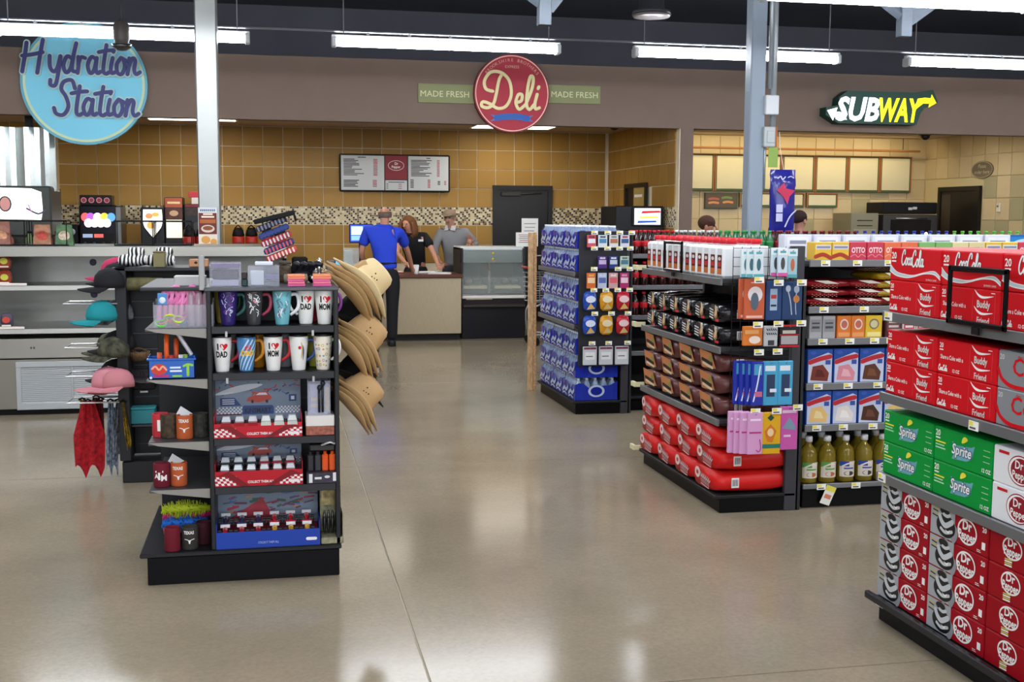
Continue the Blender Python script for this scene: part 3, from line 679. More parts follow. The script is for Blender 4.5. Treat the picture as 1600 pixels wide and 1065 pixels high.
for x, z in ((1.77, 1.2), (2.28, 1.2), (1.77, .92)): G().disc(x, z, .03, .03, .797, 0, 20).disc(x, z, .022, .022, .7965, 1, 20).build('round_sticker', [mat('#5A5470', .5), mat('#6E6A88', .5)], t)
G().disc(1.39, .545, .008, .01, -.0008).disc(1.412, .545, .008, .01, -.0008).build('maker_mark', mat('#55554F', .4), t)
def snack(c1, c2, w_=.1, h=.13):
    def f():
        t = thing('snack_pack', 'x', 'snack'); G().bag(w_, .05, h, 0, 3, ns=10, nl=5, rough=.004).build('pouch', mat(c1, .3), t, True)
        G().disc(0, h*.55, w_*.3, h*.2, -.008, 0, 14).rect(-w_*.35, h*.15, w_*.35, h*.25, -.008, 1).build('print', [mat(c2, .4), mat('#E8E0D0', .4)], t); return t
    return Proto(f)
sn = [snack('#B8322A', '#88A83A'), snack('#A0422E', '#C8C84A'), snack('#4A4250', '#C84A3A')]
k = 0
for row, z in ((0, 1.037), (1, .692)):
    for i in range(5):
        for lay in (0, 1):
            if row == 1 and lay: continue
            sn[(i+row) % 3].put((-2.53+.105*i, 9.95-.0*lay, z+.13*lay+(.001)), 0, 'snack pouch %s on the cold case %s shelf, %s layer' % (lr(i, 5), ('upper', 'lower')[row], ('bottom', 'top')[lay]), 'snack pouches in the cold case'); k += 1
G().rbox(1.0, .03, 1.045, 1.37, .034, 1.065, .001).build('price_strip', mat('#E2D8D0', .5), t); G().rbox(1.0, -.02, .7, 1.35, -.016, .72, .001).build('price_strip', mat('#E2D8D0', .5), t)
# black wire frames standing along the case top
def mk_fr():
    t = thing('wire_rack', 'x', 'rack'); G().tube([(0, 0, .005), (.3, 0, .005), (.3, 0, .2), (0, 0, .2)], .008, 6, closed=True).tube([(0, .2, .005), (.3, .2, .005), (.3, .2, .2), (0, .2, .2)], .008, 6, closed=True).build('hoop', BLK, t)
    for x in (0, .3):
        for z in (.005, .2): G().tube([(x, .008, z), (x, .192, z)], .006, 6).build('crossbar', BLK, t)
    return t
FR = Proto(mk_fr)
for x, lab in ((-2.25, 'at the far left holding food boards'), (-1.93, 'second from the left'), (-1.26, 'in front of the soda fountain'), (-.95, 'in front of the left juice machine')):
    FR.put((x, 9.97, 1.361), 0, 'black wire rack on the cold case top, %s' % lab, 'wire racks on the cold case')
for k, (x, c_, c2, lab) in enumerate(((-2.14, '#8A5A4C', '#C89070', 'tan'), (-1.83, '#9A6A50', '#B84A3A', 'red'), (-1.66, '#4A6A48', '#C8B8A0', 'green'))):
    t = thing('menu_card', 'folded menu card with %s food picture behind the wire racks' % lab, 'card', (x, 10.03, 1.361)); G().add([(-.07, 0, 0), (.07, 0, 0), (.06, .03, .17+.03*(k == 0)), (-.06, .03, .17+.03*(k == 0)), (-.07, .08, 0), (.07, .08, 0)], [(0, 1, 2, 3), (3, 2, 5, 4)]).build('card', mat(c_, .5, noise_amt=.3, nscale=25), t)
    G().disc(0, .08, .045, .04, .008, 0, 14).build('picture', mat(c2, .5, noise_amt=.4, nscale=40), t)
# back counter that carries the drink machines
o = thing('back_counter', 'long back counter carrying the drink machines along the tiled wall', 'counter', (-4.6, 16.75, 0))
G().rbox(0, .05, 0, 4.55, .73, .9, .005).build('body', LAM, o); G().rbox(-.02, 0, .9, 4.57, .74, .94, .006).build('worktop', TOPB, o)
Z0 = .941
# soda fountain
t = thing('soda_fountain', 'black soda fountain with glowing multicoloured picture and four round lights', 'drink machine', (-2.58, 16.78, Z0)); w_ = .5
G().rbox(0, .05, .0, w_, .6, .8, .01).build('cabinet', mat('#121216', .3), t)
G().rbox(.02, .0, .8, w_-.06, .3, .94, .006).build('header', mat('#16161A', .3), t)
for k in range(4): G().disc(.075+.1*k, .87, .038, .038, -.002, 0, 18).disc(.075+.1*k, .87, .028, .028, -.0026, 1, 18).build('round_lamp', [mat('#C87A84', .4, emit=.4), mat('#7A3844', .4, emit=.3)], t)
g = G(); g.rect(.03, .42, w_-.03, .77, .046, 0)
for k, (x, c_) in enumerate(((.08, 1), (.15, 2), (.24, 3), (.33, 4), (.42, 5), (.12, 6), (.2, 6), (.28, 6), (.36, 6))):
    g.disc(x, .64 if k < 5 else .56, .055, .06, .045-.0005*k, c_, 16)
g.rect(.04, .36, .17, .41, .045, 7); g.rect(.19, .36, .31, .41, .045, 8)
g.build('lit_picture', [mat('#1A1A28', .3), mat('#E85A5A', .3, emit=1), mat('#A85AE8', .3, emit=1), mat('#F8F4F4', .3, emit=1.6), mat('#F0C040', .3, emit=1.2), mat('#5A9AE8', .3, emit=1), mat('#F4F4FF', .3, emit=1.6), mat('#9AAAC8', .3, emit=.6), mat('#E06A60', .3, emit=.6)], t)
G().rbox(w_-.02, .04, .0, w_+.05, .6, .78, .004).build('steel_side', mat('#7A7A78', .3, .8), t)
for k in range(4): G().tube([(.07+.12*k, .03, .3), (.07+.12*k, .03, .22)], .02, 10).build('nozzle', mat('#2E4A5A' if k < 2 else '#4A3A2E', .3), t)
def machine(nm, lab, x0, x1, top, parts, y=16.8, body='#15151A'):
    t = thing(nm, lab, 'drink machine', (x0, y, Z0)); w_ = x1-x0; G().rbox(0, 0, 0, w_, .4, top-Z0, .012).build('body', mat(body, .3), t)
    for n_, fn, ms in parts: g = G(); fn(g, w_, top-Z0); g.build(n_, ms, t, n_ in ('gauge', 'spout', 'knob'))
    return t
machine('espresso_machine', 'small black coffee machine with round cream gauge left of soda fountain', -2.95, -2.76, 1.5, [('gauge', lambda g, w, h: g.disc(w/2, h-.13, .055, .055, -.003, 0, 20, .003).disc(w/2, h-.13, .04, .04, -.004, 1, 20), [mat('#8A5A48', .4), mat('#E0D8C8', .4)]), ('spout', lambda g, w, h: g.tube([(w/2, -.03, .12), (w/2, -.03, .2)], .02), [STEEL])])
machine('espresso_machine', 'small black coffee machine with steel jug beside the soda fountain', -2.75, -2.6, 1.48, [('gauge', lambda g, w, h: g.disc(w/2, h-.1, .045, .045, -.003, 0, 20, .003), [mat('#A8B0B4', .3)]), ('spout', lambda g, w, h: g.tube([(w/2, -.03, .12), (w/2, -.03, .2)], .02), [STEEL])])
def shield(g, w, h):
    g.poly([(.03, h-.03), (w-.03, h-.03), (w-.03, h-.25), (w/2, h-.42), (.03, h-.25)], -.002, 0); g.ribbon([(.03, h-.03), (.035, h-.25), (w/2, h-.42), (w-.035, h-.25), (w-.03, h-.03)], .012, -.003, 3)
    g.disc(w*.35, h-.12, .05, .04, -.003, 1, 12); g.disc(w*.62, h-.1, .05, .03, -.0032, 2, 12); g.disc(w*.4, h-.25, .05, .05, -.003, 2, 12)
machine('juice_machine', 'black juice machine with glowing shield-shaped picture', -1.77, -1.45, 1.72, [('lit_picture', shield, [mat('#F4EEE4', .4, emit=1.2), mat('#C88A5A', .4, emit=.7), mat('#D8A050', .4, emit=.8), BLK]), ('spout', lambda g, w, h: g.rbox(.06, -.04, .1, w-.06, 0, .2, .006), [DGREY])])
def cof(g, w, h): g.rect(.01, h-.14, w-.01, h-.01, -.002, 0); g.rect(.01, h-.3, w-.01, h-.15, -.002, 1); g.rect(.02, h-.56, w-.02, h-.31, -.002, 2); g.disc(w*.5, h-.22, .06, .04, -.003, 3, 14); g.rect(.04, h-.09, w-.04, h-.06, -.003, 4)
machine('cappuccino_machine', 'tall coffee machine with orange header and cream lit panel', -1.45, -1.2, 1.86, [('front_panels', cof, [mat('#B8583A', .4), mat('#5A3226', .4, noise_amt=.4, nscale=20), mat('#F0E8CC', .4, emit=.7), mat('#D8B08A', .4), mat('#F0D8A0', .4)]), ('spout', lambda g, w, h: g.rbox(.05, -.05, .12, w-.05, 0, .2, .006), [DGREY])])
def cf2(g, w, h): g.rect(.02, h-.16, w-.02, h-.05, -.002, 0); g.rect(.02, h-.04, w-.02, h-.01, -.002, 1); g.disc(w/2, h-.35, .06, .1, -.002, 2, 14)
machine('cappuccino_machine', 'black cappuccino machine with dark red header half behind the steel column', -1.19, -.86, 1.77, [('front_panels', cf2, [mat('#3A2A24', .4, noise_amt=.4, nscale=20), mat('#8A2030', .4), mat('#3A3634', .3)])])
t = thing('carton', 'white carton with red top on the cappuccino machine', 'box', (-1.03, 16.9, 1.7705)); G().rbox(-.06, 0, 0, .12, .18, .09, .003).build('box', mat('#E0D8D4', .5), t); G().rbox(-.1, .0, .091, .13, .17, .17, .006).build('lid', mat('#C03A44', .5), t)
def mk_urn():
    t = thing('coffee_urn', 'x', 'urn'); G().lathe([(.08, 0), (.085, .02), (.085, .36), (.08, .38)], 18).build('body', mat('#A8281C', .35), t, True)
    G().lathe([(.08, .38), (.086, .4), (.07, .47), (.03, .5), (.0001, .5)], 18).tube([(-.05, -.03, .49), (0, -.1, .54), (.05, -.03, .49)], .01, 6).build('lid', BLK, t, True)
    G().rect(-.05, .1, .05, .3, -.0868, 0).build('label', mat('#5A1A14', .4), t); G().tube([(0, -.08, .06), (0, -.13, .06), (0, -.13, .02)], .012, 8).build('tap', BLK, t, True); return t
UP = Proto(mk_urn)
for k, x in enumerate((-1.12, -.94, -.46, -.28, -.06, .12)):
    UP.put((x if k > 1 else x, 16.62 if k < 2 else 16.85, Z0), 0, 'red coffee urn with black lid on the back counter, %s' % lr(k, 6), 'red coffee urns') if k > 1 else UP.put((x, 16.68, Z0), 0, 'red coffee urn with black lid on the back counter, %s' % lr(k, 6), 'red coffee urns')
bpy.data.objects['back_counter'].location.y = 16.5; bpy.data.objects['back_counter'].scale.y = 1.3
# poster on the column
p0 = at(311, 383, 10.95); p1 = at(338, 324, 10.95)
t = thing('poster', 'narrow coffee advert poster fixed to the left steel column', 'poster', ((p0.x+p1.x)/2, 10.975, p0.z)); w2 = (p1.x-p0.x)/2; h = p1.z-p0.z
G().rbox(-w2-.004, 0, 0, w2+.004, .015, h, .002).build('board', mat('#D8DCDC', .5), t)
g = G(); g.rect(-w2, .1, w2, h-.05, -.0006, 0); g.rect(-w2, .0, w2, .1, -.0006, 1); g.disc(-.02, .05, .04, .035, -.001, 2, 14); g.disc(.05, .03, .03, .03, -.0012, 2, 14); g.disc(0, .15, .06, .035, -.001, 3, 18); g.disc(0, .155, .045, .02, -.0014, 4, 18); g.rect(-w2+.01, .2, w2-.01, .235, -.001, 5)
[g.rect(-.065+.017*k, h-.036, -.053+.017*k, h-.016, -.001, 7) for k in range(8)]; g.rect(-.04, .275, .045, .289, -.001, 6); g.rect(-.055, .25, .058, .266, -.001, 6)
g.build('print', [mat('#6A2A24', .45), mat('#E8DCC8', .5), mat('#E0A050', .5), mat('#D8C8B8', .5), mat('#8A4A30', .5), mat('#B06030', .5), mat('#F0E0C8', .5), mat('#5A6A9A', .5)], t)
# slush machine with reflective hood
a = at(-30, 297, 14.2); b = at(78, 197, 14.2)
t = thing('slush_machine', 'tall slush drink machine with glowing white front at left edge', 'drink machine', (a.x, 14.2, 0)); W = b.x-a.x
a2 = at(67, 342, 14.2); b2 = at(67, 293, 14.2)
G().rbox(0, .0, 0, W+.0, .7, 1.36, .01).build('cabinet', mat('#25231F', .4), t)
G().rbox(0, .02, 1.36, W-.02, .7, b2.z+.02, .02).build('head', mat('#3A3E3A', .4), t)
u = a2.x-a.x; g = G(); g.poly([(0.02, a2.z), (u-.02, a2.z-.01), (u, a2.z+.1), (u-.01, b2.z-.05), (u-.12, b2.z-.01), (.02, b2.z)], .014, 0)
g.disc(.25, a2.z+.17, .07, .09, .012, 1, 18); g.disc(.25, a2.z+.17, .055, .075, .0115, 2, 18); g.ribbon([(.48, a2.z+.12), (.6, a2.z+.06), (.68, a2.z+.1)], .02, .012, 3); g.ribbon([(.5, a2.z+.16), (.53, a2.z+.08)], .014, .0118, 4)
g.build('lit_front', [mat('#F4FAF6', .4, emit=1.3), mat('#2A2A2E', .4), mat('#D89890', .4), mat('#4A4A5A', .4), mat('#D88AC0', .4)], t)
hood = G(); n = 14
z0, z1 = a.z, b.z
pts = [(W*i/n, .03*math.sin(i*1.35)-.02*math.cos(i*.6)) for i in range(n+1)]
hood.add([(x, y+.25, z) for x, y in pts for z in (z0, z1)], [(2*i, 2*i+2, 2*i+3, 2*i+1) for i in range(n)]); hood.rbox(0, .3, z0, W, .5, z1, .005)
o = hood.build('reflective_hood', mat('#D4DEDC', .22, .75), t, False)
G().rbox(.42, .4, z1, .5, .48, 2.905, .004).build('hanger', BLK, t)
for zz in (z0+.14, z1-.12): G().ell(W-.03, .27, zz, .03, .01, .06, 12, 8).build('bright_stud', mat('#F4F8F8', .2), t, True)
for k, (x, c_) in enumerate(((.12, '#7A4A48'), (.3, '#8A5448'), (.52, '#5A6A44'), (.7, '#A04450'), (.82, '#3A2A28'))):
    o = thing('flavour_bottle', 'coloured flavour bottle on the slush machine counter, %s' % lr(k, 5), 'bottle', (a.x+x, 14.1, 1.2), 0, 'flavour bottles'); G().lathe([(.05, 0), (.055, .02), (.055, .13), (.02, .18), (.02, .2)], 14).build('bottle_body', mat(c_, .3), o, True); G().lathe([(.024, .2), (.024, .225), (.0001, .226)], 12).build('cap', BLK, o, True)
G().rbox(-.02, -.25, 1.15, W+.1, 0, 1.2, .005).rbox(.05, -.2, 0, W, 0, 1.15, .005).build('drip_counter', mat('#3A3834', .4), t)

# ================================================================ sandwich corner
FRM = mat('#4A5A3A', .4); WOODT = mat('#9A6238', .5); PAN = mat('#CFC7A6', .5)
def mk_panel(w_, h):
    def f():
        t = thing('menu_board', 'x', 'menu board')
        G().rbox(0, -.04, 0, w_, 0, h, .004).build('backing', FRM, t); G().rbox(.035, -.046, .035, w_-.035, -.03, h-.03, .002).build('blank_face', PAN, t)
        G().box(0, -.05, -.0, .018, -.041, h).box(w_-.018, -.05, 0, w_, -.041, h).box(.018, -.05, h-.015, w_-.018, -.041, h).build('wood_trim', WOODT, t); return t
    return Proto(f)
MP = mk_panel(.56, .58); x0 = 6.28
for k in range(7): MP.put((x0+.57*k+.02, 17.485, 2.04), 0, 'large blank cream menu panel behind the sandwich counter, %s' % lr(k, 7), 'upper menu panels')
M2 = mk_panel(.54, .23)
for k, x in ((0, 7.3), (1, 7.87), (2, 8.45)): M2.put((x, 17.49, 1.79), 0, 'small lower cream menu panel, %s of three' % lr(k, 3), 'lower menu panels')
t = thing('menu_board', 'small dark sandwich picture panel left of the lower cream panels', 'menu board', (6.72, 17.49, 1.76)); G().rbox(0, -.04, 0, .55, 0, .25, .004).build('backing', mat('#4A4A3A', .5), t)
g = G(); g.rect(.03, .03, .52, .22, -.0405, 0)
for x, z, c_ in ((.14, .15, 1), (.14, .09, 2), (.36, .17, 3), (.38, .1, 2)): g.ribbon([(x-.07, z), (x, z+.01), (x+.08, z)], .035, -.041, c_)
g.build('picture', [mat('#5A4A3E', .5), mat('#A85A48', .5), mat('#C88A50', .5), mat('#6A8A48', .5)], t)
o = G().tube([(0, 0, 0), (4.3, 0, 0)], .018, 8).build('track_rail', mat('#8A5A30', .4)); o.location = (6.0, 17.25, 2.7); tag(o, 'brown light track rail above the blank cream menu panels', 'rail')
G().tube([(.3, 0, .02), (.3, 0, .2)], .006).tube([(4.0, 0, .02), (4.0, 0, .2)], .006).build('drop_rod', DGREY, o)
p = at(1380, 357, 16.5); t = thing('toaster_oven', 'black and steel toaster oven with glass door at sandwich counter', 'oven', (p.x, 16.5, 0)); W = .93
G().rbox(0, -.05, 0, W+.1, .7, 1.3, .005).build('stand_counter', ST2, t)
G().rbox(0, 0, 1.3, W, .55, 1.68, .01).build('body', mat('#4A4A4C', .35, .7), t); G().rbox(-.03, -.02, 1.69, W-.03, .5, 1.87, .012).build('hood', BLK, t); G().rbox(.12, -.006, 1.33, W-.12, -.001, 1.6, .004).build('oven_glass', BLKG, t)
G().tube([(.2, -.03, 1.62), (W-.2, -.03, 1.62)], .01).build('door_handle', STEEL, t, True); G().rbox(.4, -.026, 1.75, .47, -.02, 1.79, .003).rbox(.475, -.026, 1.76, .55, -.02, 1.8, .003).build('maker_badge', mat('#A8A8A8', .4), t)
G().ell(W-.2, -.01, 1.38, .03, .004, .03, 10, 6).build('indicator', mat('#F0E0C0', .3, emit=2), t)
t = thing('proofing_oven', 'steel warming cabinet left of the black toaster oven', 'oven', (at(1335, 357, 16.5).x-.06, 16.5, 0)); W = .46
G().rbox(0, 0, 0, W, .6, 1.7, .006).build('body', mat('#8A8672', .35, .6), t)
for z in (1.5, 1.58): G().rbox(.1, -.008, z, W-.1, 0, z+.012, .002).build('vent_slot', BLK, t)
G().rbox(.04, -.01, 1.2, W-.04, -.001, 1.45, .004).build('door_panel', mat('#A09A80', .35, .5), t)
t = thing('sandwich_counter', 'sandwich counter with sloped glass guard behind the grocery shelves', 'counter', (6.2, 14.9, 0))
G().rbox(0, 0, 0, 3.6, .7, .95, .01).build('body', mat('#5A6A4A', .5), t); G().add([(0, .1, .95), (3.6, .1, .95), (3.6, .35, 1.35), (0, .35, 1.35)], [(0, 1, 2, 3)]).build('glass_guard', clear('#D8E8E0', .15), t); G().rbox(0, .33, 1.35, 3.6, .6, 1.37, .004).build('top_shelf', STEEL, t)
p = at(1537, 265, 15.9)
t = thing('oval_sign', 'small oval brown wall sign reading Please order here', 'sign', (10.56, 15.9, 2.36), -PI/2)
G().disc(0, 0, .27, .13, -.02, 0, 32, .02).ring(0, 0, .265, .125, .012, -.021, 1).build('plate', [mat('#6E6250', .6), mat('#A89878', .6)], t); G().text('Please', 0, .025, .06, -.022, 0, shear=.2).text('order here', 0, -.06, .055, -.022, 0, shear=.2, wid=.38).build('lettering', mat('#C8BC98', .6), t)
t = thing('wall_phone', 'small pale wall thermostat right of the dark sandwich corner door', 'thermostat', (10.56, 15.45, 1.72), -PI/2); G().rbox(-.04, -.03, 0, .04, 0, .13, .006).build('case', mat('#D8D0B8', .4), t); G().rbox(-.02, -.034, .07, .02, -.03, .1, .002).build('display', mat('#6A6A60', .3), t); t.name = 'thermostat'
# blue snack bag hanging by the column
t = thing('display_bag', 'large crinkled dark blue snack display bag hanging beside the column', 'bag', (5.06, 11.0, 1.47))
g = G()
for j in range(13):
    for i in range(9):
        u = i/8; v = j/12; e = (1-(2*u-1)**2)*(1-(2*v-1)**4); q = noise.noise(Vector((u*5, v*7, 1)))*.02
        g.v.append(((u-.5)*.27+q*.6, -.07*e+q, v*.63))
for j in range(13):
    for i in range(9):
        u = i/8; v = j/12; e = (1-(2*u-1)**2)*(1-(2*v-1)**4); q = noise.noise(Vector((u*5, v*7, 5)))*.02
        g.v.append(((u-.5)*.27+q*.6, .07*e-q, v*.63))
for s_ in (0, 117):
    for j in range(12):
        for i in range(8): g.f.append((s_+j*9+i, s_+j*9+i+1, s_+(j+1)*9+i+1, s_+(j+1)*9+i)); g.m.append(0)
g.build('bag_body', mat('#2A2C8E', .18, coat=.3), t, True)
G().poly([(-.1, .42), (-.02, .5), (.0, .44), (.1, .42), (.04, .36), (.02, .28), (-.03, .36)], -.085, 0).rect(-.1, .2, -.03, .28, -.085, 1).rect(-.1, .11, -.03, .19, -.085, 1).ribbon([(0, .06), (.05, .16), (.11, .22)], .014, -.085, 1).ribbon([(-.08, .54), (-.05, .56), (-.03, .53), (.0, .555)], .012, -.06, 1).ribbon([(.03, .55), (.06, .56), (.09, .545)], .01, -.06, 1).build('print', [mat('#C8385A', .3), mat('#C8C8E8', .3)], t)
G().tube([(.0, -.01, .63), (-.05, -.02, .85), (-.06, -.02, 1.0)], .003, 4).build('string', WHT, t)
tagk = thing('green_card', 'green and orange paper card hung on the painted column above the bag', 'card', (4.94, 10.98, 2.12)); G().rbox(-.05, 0, 0, .05, .005, .2, .001).rbox(-.03, 0, .2, .04, .004, .4, .001, 1).build('card', [mat('#8AA850', .5), mat('#A8603A', .5)], tagk)
# ================================================================ people
SKIN = mat('#C48E74', .5)
def skinmesh(name, m, chains, parent=None, root=0, lv=2):
    """chains: lists of (key, (x,y,z), r); the same key joins chains into one connected skeleton"""
    idx = {}; vs = []; rs = []; es = []
    for ch in chains:
        prev = None
        for k, p, r in ch:
            if k not in idx: idx[k] = len(vs); vs.append(p); rs.append(r)
            if prev is not None: es.append((prev, idx[k]))
            prev = idx[k]
    me = bpy.data.meshes.new(name); me.from_pydata(vs, es, []); me.materials.append(m)
    o = bpy.data.objects.new(name, me); COL.objects.link(o)
    o.modifiers.new('skin', 'SKIN').use_smooth_shade = True
    sk = me.skin_vertices[0].data
    for i, r in enumerate(rs): sk[i].radius = r if isinstance(r, tuple) else (r, r); sk[i].use_root = (i == root)
    s = o.modifiers.new('sub', 'SUBSURF'); s.levels = lv; s.render_levels = lv
    if parent: o.parent = parent
    return o
def lerp(a, b, t): return tuple(a[i]+(b[i]-a[i])*t for i in range(3))
def person(label, base, J, face, skin, shirt, pants, hair=None, bald=False, cap=None, sleeve=.75, shoe='#1A1A1C', collar=None, moust=False, longhair=None, group=None, legs=True, belly=1.0):
    """J: joints relative to base. face: angle (rad) about z of the looking direction, 0 = towards the camera (-Y)"""
    t = thing('person', label, 'person', base)
    S = mat(skin, .5); SH = mat(shirt, .8, bump=.15, nscale=25); PA = mat(pants, .8, bump=.1, nscale=20)
    pel, ch, nk, hd = J['pelvis'], J['chest'], J['neck'], J['head']
    ws = lerp(pel, ch, .45)
    chains = [[('p', pel, (.12, .09)), ('w', ws, (.105*belly, .085*belly)), ('c', ch, (.125, .085)), ('n0', nk, (.055, .053)), ('n1', lerp(nk, hd, .45), (.052, .055)), ('h0', lerp(nk, hd, .8), (.066, .075)), ('h1', (hd[0], hd[1], hd[2]+.03), (.074, .086)), ('h2', (hd[0], hd[1], hd[2]+.085), (.05, .058))]]
    sh = [[('b', (pel[0], pel[1], pel[2]-.05), (.155, .125)), ('p', (pel[0], pel[1], pel[2]+.03), (.155, .125)), ('w', ws, (.15*belly, .125*belly)), ('c', ch, (.165, .125)), ('n0', (nk[0], nk[1], nk[2]-.045), (.1, .095)), ('n1', (nk[0], nk[1], nk[2]-.0), (.07, .068))]]
    pn = [[('w', (pel[0], pel[1], pel[2]+.07), (.135, .11)), ('p', (pel[0], pel[1], pel[2]-.02), (.148, .12))]]
    for s in 'LR':
        a, b, c = J['sh'+s], J['el'+s], J['wr'+s]
        chains.append([('c', ch, .1), ('s'+s, a, .05), ('e'+s, b, .037), ('f'+s, lerp(b, c, .5), .033), ('v'+s, c, .024), ('m'+s, lerp(b, c, 1.16), (.034, .018))])
        sl = [('c', ch, .1), ('s'+s, a, .082)]
        if sleeve <= 1: sl.append(('e'+s, lerp(a, b, sleeve), .068))
        else: sl += [('e'+s, b, .062), ('f'+s, lerp(b, c, sleeve-1), .05)]
        sh.append(sl)
        h, k, an = J['hip'+s], J['kn'+s], J['an'+s]
        chains.append([('p', pel, .1), ('h'+s, h, .08), ('k'+s, k, .052), ('a'+s, an, .036)])
        pn.append([('p', pel, .1), ('h'+s, h, .105), ('t'+s, lerp(h, k, .5), .098), ('k'+s, k, .082), ('q'+s, lerp(k, an, .5), .076), ('a'+s, (an[0], an[1], an[2]-.03), .07)])
    skinmesh('body', S, chains, t)
    skinmesh('shirt', SH, sh, t); skinmesh('trousers', PA, pn, t)
    cf, sf = math.cos(face), math.sin(face)
    fwd = Vector((sf, -cf, 0)); rt = Vector((cf, sf, 0)); H = Vector(hd)
    P = lambda u, v, z: H+rt*u+fwd*v+Vector((0, 0, z))
    Mh = Matrix.Translation(H) @ Matrix.Rotation(face, 4, 'Z')
    for s in (-1, 1):
        g = G(); g.M = Mh; g.ell(s*.078, .005, -.005, .012, .02, .03, 10, 7); g.build('ear', S, t, True)
        g = G(); g.M = Mh; g.ell(s*.03, -.078, .01, .012, .008, .007, 10, 7); g.build('eye', mat('#2A201C', .3), t, True)
    g = G(); g.M = Mh; g.tube([(0, -.08, .015), (0, -.098, -.012), (0, -.105, -.025), (0, -.088, -.034)], [.009, .012, .015, .01], 8); g.build('nose', S, t, True)
    g = G(); g.M = Mh; g.ell(0, -.078, -.055, .024, .01, .006, 10, 6); g.build('mouth', mat('#9A5A50', .5), t, True)
    if moust: g = G(); g.M = Mh; g.ell(0, -.084, -.043, .034, .014, .01, 12, 6); g.build('moustache', mat('#8A7A6C', .8), t, True)
    if hair:
        g = G(); g.M = Mh
        if bald:
            prof = [(.086, -.035), (.091, .0), (.09, .03)]; n = 20; vs = []
            for i in range(n+1):
                a = math.radians(-20+220*i/n)
                for r_, z in prof+[(.08, -.04)]: vs.append((r_*math.cos(a)*.95, r_*math.sin(a)*1.03, z))
            g.add(vs, [(4*i+j, 4*i+4+j, 4*i+4+(j+1) % 4, 4*i+(j+1) % 4) for i in range(n) for j in range(4)])
        else: g.ell(0, .015, .045, .088, .098, .085, 18, 10)
        g.build('hair', mat(hair, .85, bump=.4, nscale=60), t, True)
    if longhair:
        g = G(); g.M = Mh; g.ell(0, .03, .04, .094, .092, .088, 18, 10)
        for i in range(15):
            a = math.radians(-18+216*i/14); x, y = .085*math.cos(a), .085*math.sin(a)+.01
            g.tube([(x, y, .05), (x*1.25, y*1.2, -.03), (x*1.35, y*1.2+.005*math.sin(i*3), -.11), (x*1.1, y*1.05, -.18-.015*math.sin(i*5))], [.03, .034, .03, .012], 7, sm=3)
        g.build('hair', mat(longhair, .7, bump=.5, nscale=50), t, True)
    if cap:
        g = G(); g.M = Mh; g.lathe([(.095, .035), (.098, .06), (.085, .1), (.05, .125), (.0001, .132)], 20, 0, (0, .005, 0), 1, 1.08)
        g.add([(-.075, -.07, .045), (-.06, -.13, .04), (-.02, -.165, .035), (.02, -.165, .035), (.06, -.13, .04), (.075, -.07, .045), (.05, -.09, .058), (-.05, -.09, .058)], [(0, 1, 2, 3, 4, 5, 6, 7)])
        g.add([(-.075, -.07, .04), (-.06, -.13, .035), (-.02, -.165, .03), (.02, -.165, .03), (.06, -.13, .035), (.075, -.07, .04)], [(5, 4, 3, 2, 1, 0)])
        g.build('cap', mat(cap, .8), t, True)
    if collar:
        g = G(); n = Vector(nk); 
        for s in (-1, 1):
            p = [n+rt*(s*.015)+fwd*.085+Vector((0, 0, -.045)), n+rt*(s*.085)+fwd*.075+Vector((0, 0, -.055)), n+rt*(s*.08)+fwd*.02+Vector((0, 0, .02)), n+rt*(s*.03)+fwd*.065+Vector((0, 0, .015))]
            g.add([tuple(q) for q in p]+[tuple(q+fwd*.006) for q in p], [(0, 1, 2, 3), (7, 6, 5, 4), (0, 4, 5, 1), (1, 5, 6, 2), (2, 6, 7, 3), (3, 7, 4, 0)])
        g.build('collar', mat(collar, .8), t)
    for s in 'LR':   # hands: palm and five fingers
        b, c = Vector(J['el'+s]), Vector(J['wr'+s]); d = (c-b).normalized(); side = d.cross(Vector((0, 0, 1)))
        side = side.normalized() if side.length > .1 else Vector((1, 0, 0)); up = side.cross(d)
        hv = Vector(J.get('hd'+s, d)); hv = hv.normalized(); side = side-hv*side.dot(hv); side.normalize(); up = side.cross(hv)
        g = G(); k = 1 if s == 'R' else -1
        g.tube([c, c+hv*.04, c+hv*.085], [.026, .036, .033], 10)
        for i in range(4):
            o_ = c+hv*.08+side*((i-1.5)*.019); L_ = (.062, .074, .07, .054)[i]
            g.tube([o_, o_+hv*L_*.5-up*.004, o_+hv*L_*.85-up*.018, o_+hv*L_-up*.032], [.0105, .0095, .0085, .006], 7)
        o_ = c+hv*.03+side*(.026*k); g.tube([o_, o_+hv*.03+side*(.026*k), o_+hv*.055+side*(.03*k)-up*.01], [.014, .011, .008], 7)
        g.build('hand', S, t, True)
        an = Vector(J['an'+s])
        if legs:
            g = G(); g.M = Matrix.Translation(Vector((an.x, an.y, 0))) @ Matrix.Rotation(J.get('feet', face), 4, 'Z')
            g.lathe([(.045, 0), (.052, .012), (.048, .05), (.04, .085)], 12, 0, (0, .02, 0), .95, 1.05); g.ell(0, -.1, .035, .047, .1, .038, 12, 8); g.box(-.04, -.19, 0, .04, .06, .014)
            g.build('shoe', mat(shoe, .5), t, True)
    return t
